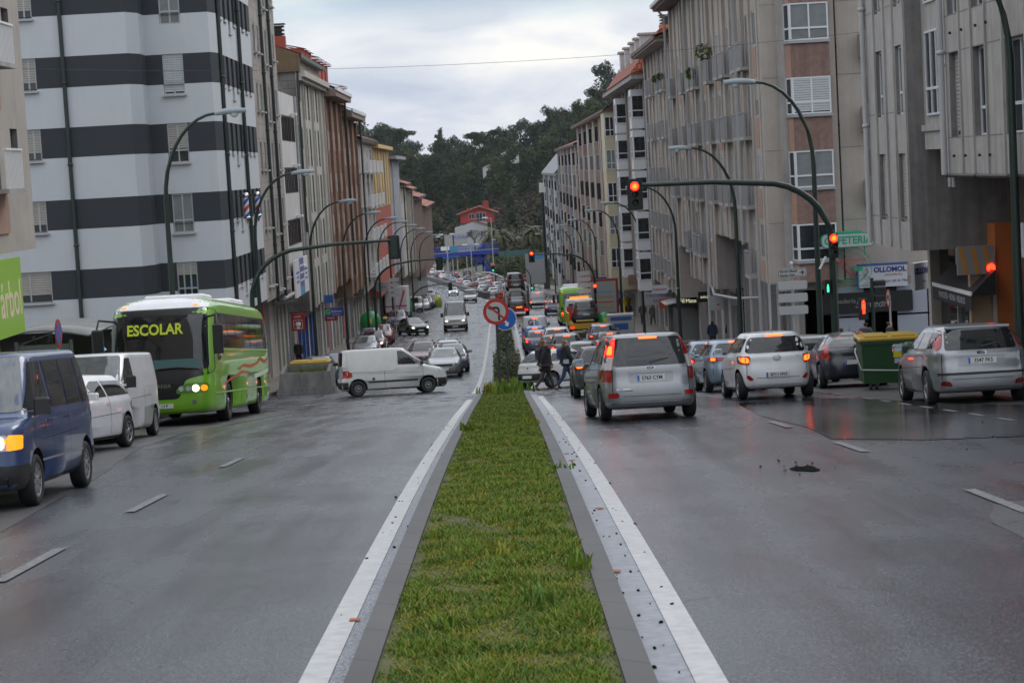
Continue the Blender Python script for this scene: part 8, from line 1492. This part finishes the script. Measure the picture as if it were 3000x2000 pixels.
# ================================================================ beyond the street: bridge, houses, trees
BRB = mat('bridge_blue', (.02, .045, .33), .45); YB = 455
def bridge():
    t = thing('footbridge', 'bright blue steel footbridge over the far road', 'bridge'); mb = MB()
    Zb = lambda x: -19.5+(x+16.5)*.028; x0, x1 = -52, -.2
    mb.add([(x0, YB-1.3, Zb(x0)), (x1, YB-1.3, Zb(x1)), (x1, YB+1.3, Zb(x1)), (x0, YB+1.3, Zb(x0)), (x0, YB-1.3, Zb(x0)+.85), (x1, YB-1.3, Zb(x1)+.95), (x1, YB+1.3, Zb(x1)+.95), (x0, YB+1.3, Zb(x0)+.85)], [(0, 3, 2, 1), (4, 5, 6, 7), (0, 1, 5, 4), (1, 2, 6, 5), (2, 3, 7, 6), (3, 0, 4, 7)], BRB); mb.build('deck', t)
    mb = MB(); mb.add([(x0, YB-1.42, Zb(x0)+.86), (x1, YB-1.42, Zb(x1)+.96), (x1, YB-1.31, Zb(x1)+.96), (x0, YB-1.31, Zb(x0)+.86), (x0, YB-1.42, Zb(x0)+1.0), (x1, YB-1.42, Zb(x1)+1.1), (x1, YB-1.31, Zb(x1)+1.1), (x0, YB-1.31, Zb(x0)+1.0)], [(0, 3, 2, 1), (4, 5, 6, 7), (0, 1, 5, 4), (1, 2, 6, 5), (2, 3, 7, 6), (3, 0, 4, 7)], mat('bridge_edge_pale', (.35, .38, .45), .5)); mb.build('edge_beam', t)
    mb = MB(); n = 150
    for i in range(n): x = x0+(x1-x0)*i/n; z = Zb(x)+1.0; mb.box(x-.03, x+.03, YB-1.35, YB-1.29, z, z+1.15, BRB); mb.box(x-.03, x+.03, YB+1.29, YB+1.35, z, z+1.15, BRB)
    for x, y in ((0, YB-1.32), (0, YB+1.32)): mb.tube([(x0, y, Zb(x0)+2.2), (x1, y, Zb(x1)+2.25)], .06, BRB, 6); mb.tube([(x0, y, Zb(x0)+1.5), (x1, y, Zb(x1)+1.55)], .03, BRB, 6)
    mb.build('railing', t)
    for a, b, w in (((-5.6, -19.2), (-1.9, -23.6), .42), ((-4.2, -19.2), (-1.6, -22.2), .25), ((-5.6, -19.2), (-5.6, -23.0), .16), ((-3.9, -19.2), (-3.9, -23.2), .22), ((-7.6, -19.3), (-5.0, -21), .2)): MB().prism([(a[0]-w, a[1]), (a[0]+w, a[1]), (b[0]+w, b[1]), (b[0]-w, b[1])], YB-.4, YB+.4, BRB, 'y').build('strut', t)
    MB().prism([(-7.8, -19.2), (-2.8, -19.1), (-4.5, -20.4)], YB-.3, YB+.3, BRB, 'y').build('bracket', t); MB().prism([(-4.8, -18.0), (-3.6, -16.6), (-3.6, -18.0)], YB-1.5, YB-1.4, BRB, 'y').build('stair_panel', t)
    MB().box(-13.4, -11.4, YB-1.47, YB-1.43, -17.8, -16.9, WHITE).build('banner', t); MB().box(-11.3, -9.4, YB-1.47, YB-1.43, -18.3, -17.0, mat('banner_blue', (.05, .25, .4), .5)).build('banner', t)
    MB().prism([(-13.0, -20.3), (-9.3, -19.8), (-9.2, -19.5), (-13.2, -19.6)], YB+2, YB+2.3, mat('banner_cyan', (.05, .33, .5), .5), 'y').build('canopy', t)
bridge()
def board(label, x0, x1, z0, z1, y, m, t2=None):
    t = thing('billboard', label, 'billboard', ((x0+x1)/2, y, z0)); w = (x1-x0)/2; MB().box(-w, w, -.15, .15, 0, z1-z0, m).build('board', t)
    for s in (-.7, .7): MB().box(s*w-.12, s*w+.12, .16, .4, -6.5, z1-z0-.2, GALV).build('leg', t)
    if t2: text(t2, 1.1, BLUE, face_T((-.2, -.17, (z1-z0)*.72)), t)
board('pale billboard left of the lettered one behind the bridge', -13.2, -11.2, -18.2, -15.3, 482, CONC); board('large pale billboard with blue lettering behind the bridge', -10.9, -7.6, -18.6, -14.9, 482, mat('billboard_pale', (.35, .36, .36), .5), 'MUDAR')
def house():
    y = 605; t = thing('house', 'red and white house with a shallow tiled roof on the slope', 'house'); RW = mat('house_red', (.30, .03, .028), .7, noise=(.5, .1)); WW = mat('house_white', (.40, .41, .42), .8, noise=(.3, .1)); mb = MB()
    mb.prism([(-11.4, -15.8), (-1.0, -15.8), (-1.0, -13.3), (-5.4, -11.3), (-11.4, -13.0)], y, y+9, RW, 'y'); mb.build('wall', t); mb = MB(); mb.prism([(-13.2, -25), (-3.3, -25), (-3.3, -15.81), (-7, -15.3), (-13.2, -17.2)], y-2.5, y+8, WW, 'y'); mb.build('lower_wall', t)
    r_ = MB(); r_.prism([(-12.4, -13.3), (-5.4, -11.1), (.4, -13.3), (.4, -13.0), (-5.4, -10.75), (-12.4, -13.0)], y-.8, y+9.8, ROOFT, 'y'); r_.prism([(-7.4, -15.1), (-2.9, -16.7), (-2.9, -16.4), (-7.4, -14.8)], y-3, y-.01, ROOFT, 'y'); r_.build('roof', t); MB().box(-4.3, -2.6, y+2, y+4, -12, -9.6, RW).box(-4.4, -2.5, y+1.9, y+4.1, -9.6, -9.35, ROOFT).build('chimney', t); MB().box(-9.2, -8.6, y+1, y+2, -12.4, -11.2, RW).build('chimney', t)
    window(t, (-7.9, y, -14.6), (1, 0, 0), 1.6, 1.6, 'w', -.05); window(t, (-5.1, y, -15.4), (1, 0, 0), 2.9, 2.6, 'w3t', -.05)
    for x in (-4.6, -9.0): window(t, (x, y-2.5, -20.0), (1, 0, 0), 1.6, 1.6, 'wt', -.05)
house()
def house2(label, x, y, z, w, h, m): t = thing('house', label, 'house'); MB().prism([(x-w/2, z), (x+w/2, z), (x+w/2, z+h), (x, z+h*1.3), (x-w/2, z+h)], y, y+6, m, 'y').build('wall', t); MB().prism([(x-w/2-.4, z+h-.05), (x, z+h*1.3+.1), (x+w/2+.4, z+h-.05), (x, z+h*1.3+.4)], y-.3, y+6.3, ROOFT, 'y').build('roof', t); window(t, (x-w*.2, y, z+h*.4), (1, 0, 0), 1.2, 1.2, 'w', -.04)
house2('small white house glimpsed between the trunks on the hill', -1.5, 735, -3, 6, 4, WHITEP); house2('pale house half hidden in the wood higher up', 6, 770, 2, 7, 4, WHITEP)
# ---- leaves and trees -----------------------------------------------------------
def leafmat(name, c, v=.35): return mat(name, c, .7, spec=.2, noise=(.12, v))
LF = [leafmat('foliage_dark', (.030, .050, .024)), leafmat('foliage_mid', (.046, .074, .030)), leafmat('foliage_olive', (.075, .090, .034)), leafmat('foliage_blue', (.034, .060, .040))]
TRK = mat('bark', (.075, .058, .048), .9, noise=(1, .4))
def tree_mesh(seed, H, clumps, leaf=.5, n=2600, tone=(0, 1, 0, 3)):
    rs = np.random.RandomState(seed); mb = MB(); wob = rs.randn(6, 2)*.25
    pts = [(wob[i][0]*i/5, wob[i][1]*i/5, H*.86*i/5) for i in range(6)]; mb.tube(pts, [H*.018*(1-i/7) for i in range(6)], TRK, 7)
    Pc = []
    for (cx_, cy_, cz_, rx, rz_) in clumps:
        Pc.append((cx_*H, cy_*H, cz_*H, rx*H, rz_*H)); mb.tube([(0, 0, max(.15, cz_-.22)*H), (cx_*H*.6, cy_*H*.6, (cz_-.06)*H), (cx_*H, cy_*H, cz_*H)], [H*.007, H*.005, H*.002], TRK, 5)
    trunk = mb.mesh('trunk'); w = np.array([p[3]**2*p[4] for p in Pc]); w /= w.sum(); ci = rs.choice(len(Pc), n, p=w); d = rs.randn(n, 3); d /= np.linalg.norm(d, axis=1)[:, None]; r_ = rs.rand(n)**.38
    C = np.array(Pc)[ci]; sub = np.sin(d*4+ci[:, None]*1.7).sum(1)*.10; r_ = r_*(1+sub); P = C[:, :3]+d*r_[:, None]*np.c_[C[:, 3], C[:, 3], C[:, 4]]
    a = rs.randn(n, 3); a /= np.linalg.norm(a, axis=1)[:, None]; b = np.cross(a, rs.randn(n, 3)); b /= np.linalg.norm(b, axis=1)[:, None]; s = leaf*(.6+.8*rs.rand(n))[:, None]
    V = np.stack([P-a*s, P+b*s*.55, P+a*s, P-b*s*.55], 1).reshape(-1, 3); me = bpy.data.meshes.new('crown'); me.vertices.add(4*n); me.vertices.foreach_set('co', V.reshape(-1)); me.loops.add(4*n); me.loops.foreach_set('vertex_index', np.arange(4*n, dtype=np.int32)); me.polygons.add(n); me.polygons.foreach_set('loop_start', np.arange(0, 4*n, 4, dtype=np.int32)); me.polygons.foreach_set('loop_total', np.full(n, 4, np.int32))
    for q in tone: me.materials.append(LF[q])
    mi = (ci+(rs.rand(n) < .3)*rs.randint(0, 4, n)) % len(tone); me.polygons.foreach_set('material_index', mi.astype(np.int32)); me.update(calc_edges=True); return trunk, me
def clumps(kind, rs):
    out = []
    if kind == 'euc':      # tall, crown in separate plates high up
        for i in range(13): z = .34+.58*(i/12); a = rs.rand()*6.3; q = .13*(1-abs(z-.6))*(.6+rs.rand()); out.append((q*cos(a), q*sin(a), z, .095+.05*rs.rand(), .075+.03*rs.rand()))
    if kind == 'full':
        for i in range(16): z = .22+.68*rs.rand(); a = rs.rand()*6.3; q = .17*(1.05-z)*(.7+rs.rand()*.6); out.append((q*cos(a), q*sin(a), z, .10+.05*rs.rand(), .08+.04*rs.rand()))
        out.append((0, 0, .93, .05, .06))
    if kind == 'pine':
        for i in range(9): a = i*.8+rs.rand(); q = .16*(.4+rs.rand()); out.append((q*cos(a), q*sin(a), .74+.2*rs.rand(), .09+.04*rs.rand(), .035))
    if kind == 'cone':
        for i in range(12): z = .15+.78*i/11; a = rs.rand()*6.3; q = .05*(1-z); out.append((q*cos(a), q*sin(a), z, .19*(1.05-z)+.02, .07))
    return out
TP = []
for i, (k, H, n, lf, tn) in enumerate((('euc', 24, 3400, .42, (0, 2, 1, 3)), ('euc', 27, 3600, .45, (0, 1, 3, 0)), ('full', 22, 4200, .45, (1, 2, 0, 1)), ('full', 18, 3600, .42, (0, 1, 0, 3)), ('pine', 24, 2200, .42, (0, 1, 0, 2)), ('cone', 15, 3000, .38, (1, 3, 0, 1)), ('full', 12, 3000, .34, (1, 2, 1, 0)))): TP.append((k, H)+tree_mesh(30+i, H, clumps(k, np.random.RandomState(50+i)), lf, n, tn))
def tree(i, x, y, sc, label, group, z=None, name='tree', rot=None):
    k, H, tr, cr_ = TP[i]; t = thing(name, label, 'tree', (x, y, terrain(x, y)-.4 if z is None else z), rot if rot is not None else (x*7.3+y) % 6.28, group); t.scale = (sc, sc, sc*1.0); obj('trunk', tr, t); obj('crown', cr_, t); return t
rr_ = random.Random(11); TL_ = {'euc': 'tall eucalyptus with plated crown in the hill wood', 'full': 'dense rounded dark tree in the hill wood', 'pine': 'flat topped pine standing above the hill wood', 'cone': 'pointed conifer in the hill wood'}
for row, (y, x0, x1, n) in enumerate(((640, -48, 78, 15), (672, -52, 90, 18), (706, -56, 100, 20), (742, -60, 112, 22), (780, -62, 124, 27), (818, -66, 134, 30), (860, -68, 140, 30))):
    for j in range(n):
        x = x0+(x1-x0)*(j+.5+rr_.uniform(-.3, .3))/n; yy = y+rr_.uniform(-12, 12); i = rr_.choice((0, 1, 2, 2, 3, 1, 2) if row > 1 else (2, 3, 6, 5, 3)); k = TP[i][0]
        px_ = 1450+x*5800/yy
        if row < 2 and -14 < x < 3: continue
        tree(i, x, yy, rr_.uniform(.74, 1.02)*(.62 if row < 2 else 1), TL_[k]+(' near its foot' if row < 2 else ' on its middle slope' if row < 5 else ' along its skyline'), 'trees of the wooded hill: '+k+(' foot' if row < 2 else ' slope' if row < 5 else ' skyline'))
for lb, i, x, y, sc in (('leftmost feathery eucalyptus of the skyline', 0, -46, 800, 1.08), ('spreading eucalyptus second from the left on the skyline', 4, -39, 810, 1.1), ('pointed conifer poking above the skyline left of centre', 5, -22, 815, 2.0), ('umbrella shaped pine above the skyline near the centre', 4, -5, 815, 1.22), ('tall lone eucalyptus high on the right slope', 1, 48, 800, 1.05), ('pale green conifer shaped tree before the dark wood', 5, -26, 640, 1.15), ('dark rounded tree right of the red house', 3, 12, 560, .62)): tree(i, x, y, sc, lb, None)
# brown undergrowth and bushes
def mass(name, label, boxes, n, leaf, ms, seed):
    rs = np.random.RandomState(seed); bi = rs.randint(0, len(boxes), n); B = np.array(boxes, float)[bi]; x = B[:, 0]+(B[:, 1]-B[:, 0])*rs.rand(n); y = B[:, 2]+(B[:, 3]-B[:, 2])*rs.rand(n); hh = B[:, 4]; lump = .55+.45*np.sin(x*.45+y*.3)*np.sin(x*.23-y*.41+2); z = np.array([terrain(a, b) for a, b in zip(x, y)])+hh*lump*rs.rand(n)**.6
    P = np.c_[x, y, z]; a = rs.randn(n, 3); a /= np.linalg.norm(a, axis=1)[:, None]; b = np.cross(a, rs.randn(n, 3)); b /= np.linalg.norm(b, axis=1)[:, None]; s = leaf*(.5+rs.rand(n))[:, None]; V = np.stack([P-a*s, P+b*s*.6, P+a*s, P-b*s*.6], 1)
    me = bpy.data.meshes.new(name); me.vertices.add(4*n); me.vertices.foreach_set('co', V.reshape(-1)); me.loops.add(4*n); me.loops.foreach_set('vertex_index', np.arange(4*n, dtype=np.int32)); me.polygons.add(n); me.polygons.foreach_set('loop_start', np.arange(0, 4*n, 4, dtype=np.int32)); me.polygons.foreach_set('loop_total', np.full(n, 4, np.int32))
    for q in ms: me.materials.append(q)
    me.polygons.foreach_set('material_index', (rs.randint(0, len(ms), n)).astype(np.int32)); me.update(calc_edges=True); return obj(name, me, kind='stuff', label=label, cat='undergrowth')
BR = [leafmat('bramble_brown', (.050, .036, .028)), leafmat('bramble_red', (.062, .040, .032)), LF[0], leafmat('bramble_olive', (.05, .05, .024))]
mass('undergrowth', 'brown leafless undergrowth at the foot of the wooded hill', [(-45, -14, 595, 700, 8), (-40, 0, 640, 760, 7), (0, 40, 600, 700, 8), (2, 30, 540, 640, 6), (-45, 60, 690, 800, 5)], 60000, .55, BR, 5)
mass('bushes', 'green bushes and ivy along the far right bank', [(0, 16, 452, 500, 5.0), (3.5, 22, 395, 450, 5.5), (-3.5, 3, 470, 500, 4), (-14, -4, 560, 590, 3.5)], 42000, .26, [LF[1], LF[2], MATS['hedge_leaf'], BR[3]], 8)
patch('verge_grass', [(1.5, 340), (5.6, 340), (7.5, 390), (5, 420), (1.5, 450), (-4, 480), (-7, 478), (-4, 450), (-.6, 420), (2.0, 385)], mat('verge_green', (.06, .11, .02), .9, noise=(1.5, .3)), .5) if 0 else None
shrub('ivy_hedge', (4.2, 432, -21.3), (3.4, 6, 2.0), 7000, 'clipped ivy covered wall left of the distant green signal', 'hedge', [LF[2], LF[1], mat('ivy_pale', (.12, .12, .06), .7)], 9, .2, box=True)
MB().box(-.2, 9, 446, 446.3, -19.6, -18.4, mat('fence_teal', (.05, .13, .12), .5)).build('mesh_fence', label='teal mesh fence above the ivy wall', cat='fence')
# palm
def palm(label, x, y, z, R_, trunk, seed=2):
    rs = random.Random(seed); t = thing('palm_tree', label, 'palm tree', (x, y, z)); MB().tube([(0, 0, 0), (.05, 0, trunk)], [.55, .45], TRK, 10).build('trunk', t); mb = MB(); ms = [mat('palm_frond', (.055, .062, .018), .6, noise=(.5, .3)), mat('palm_frond_dry', (.11, .085, .03), .7)]
    for i in range(150):
        a = rs.uniform(0, 2*pi); e = rs.uniform(-.7, 1.35); L = R_*rs.uniform(.8, 1.05); pts = []
        for k in range(8): s = k/7; pts.append((cos(a)*L*s*cos(e-.9*s*s), sin(a)*L*s*cos(e-.9*s*s), trunk+L*s*sin(e-.9*s*s)*.95))
        m = ms[1] if e < -.35 and i % 2 else ms[0]
        for k in range(7):
            p, q = Vector(pts[k]), Vector(pts[k+1]); d = (q-p); sd = d.cross(Vector((0, 0, 1))).normalized(); w = .75*sin(pi*min(1, (k+.8)/7.6)); 
            for g in (0, .5): o = p+d*g; mb.add([o, o+d*.9+sd*w-Vector((0, 0, .25*w)), o+d*.55], [(0, 1, 2)], m); mb.add([o, o+d*.9-sd*w-Vector((0, 0, .25*w)), o+d*.55], [(0, 1, 2)], m)
    mb.build('crown', t); f = MB()
    for i in range(160): a = rs.uniform(0, 2*pi); r_ = rs.uniform(.4, 1.7); f.box(*[v for c, s in ((cos(a)*r_, .16), (sin(a)*r_-.6, .16), (trunk-.2+rs.uniform(-.7, .9), .16)) for v in (c-s, c+s)], mat('palm_fruit', (.40, .12, .02), .6))
    f.build('fruit_cluster', t, kind='stuff')
palm('broad date palm with orange fruit before the white house', -.9, 575, -27, 6.2, 7.0); palm('smaller palm half hidden at the end of the right row', 9.3, 500, -26, 5.0, 9, 5)
# bare tree before the white house
def bare(label, x, y, z, H, seed):
    rs = random.Random(seed); t = thing('bare_tree', label, 'tree', (x, y, z)); tw = MB(); TW = mat('bare_twigs', (.10, .085, .08), .9)
    def br(p, d, L, r_, n):
        q = p+d*L; tw.tube([p, q], [r_, r_*.7], TW, 4, cap=False)
        if n: 
            for k in range(3 if n > 1 else 4): a = Vector((rs.gauss(0, 1), rs.gauss(0, 1), rs.gauss(0, .6)+.3)).normalized(); br(q, (d+a*.75).normalized(), L*.74, r_*.6, n-1)
    br(Vector((0, 0, 0)), Vector((0, 0, 1)), H*.26, .3, 5); tw.build('trunk', t)
bare('leafless grey tree in front of the white house wall', -7.2, 592, -25, 9.5, 4)
# tall lighting masts of the far road
for i, (x, y, h, tw) in enumerate(((-15.6, 470, 10.5, 0), (-11.3, 430, 11, 1), (-5.8, 405, 8.6, 1), (-1.4, 415, 14, 2))):
    t = thing('lighting_mast', ['single headed mast at the left end of the footbridge', 'twin headed mast behind the footbridge on the left', 'twin headed mast in front of the footbridge', 'tall grey mast at the right end of the footbridge'][i], 'street lamp', (x, y, gz(y)-.1)); MB().tube([(0, 0, 0), (0, 0, h)], [.14, .09], GALV, 8).build('pole', t)
    for s in ((1,) if tw == 0 else (-1, 1) if tw == 1 else (-1,)): MB().box(*sorted((0, s*1.3)), -.06, .06, h-.1, h, GALV).build('arm', t); MB().bbox(*sorted((s*.7, s*1.75)), -.2, .2, h, h+.26, LAMPG, .06).build('lamp_head', t)
t = thing('road_sign_panel', 'big plain white road panel with blue arrow before the far right row', 'sign', (5.6, 318, gz(318)+.1)); MB().box(-1.55, 1.55, -.05, .05, 1.6, 6.4, mat('sign_box_grey', (.36, .37, .38))).build('board', t); MB().prism([(-.9, 5.7), (.4, 5.4), (1.4, 5.6), (1.4, 6.2), (.2, 6.2)], -.07, -.051, BLUE_L, 'y').build('arrow', t)
for s in (-.6, .6): MB().box(s-.05, s+.05, .051, .12, 0, 6.3, GALV).build('leg', t)
t = thing('guard_rail', 'pale curved guard rail on the green bank', 'guard rail', (0, 0, 0)); MB().tube([(-4.2, 440, -22.6), (-2.5, 438, -22.6), (-1.0, 434, -22.9), (.6, 428, -23.4)], .16, GALV, 6).build('rail', t)
for x, y in ((-4.0, 440), (-2.4, 438), (-.9, 434), (.5, 428)): MB().box(x-.06, x+.06, y, y+.1, -25.2, -22.8, GALV).build('post', t)
# ---- damp air -------------------------------------------------------------------
def haze():
    m = bpy.data.materials.new('damp_air'); m.use_nodes = True; N = m.node_tree.nodes; L = m.node_tree.links; N.clear(); o = N.new('ShaderNodeOutputMaterial'); v = N.new('ShaderNodeVolumePrincipled'); v.inputs['Color'].default_value = (.86, .90, .96, 1); v.inputs['Density'].default_value = .00005; v.inputs['Anisotropy'].default_value = .2
    L.new(v.outputs[0], o.inputs['Volume']); MB().box(-950, 950, -80, 3050, -60, 120, m).build('haze', kind='stuff', label='thin damp air over the avenue', cat='haze')
haze()
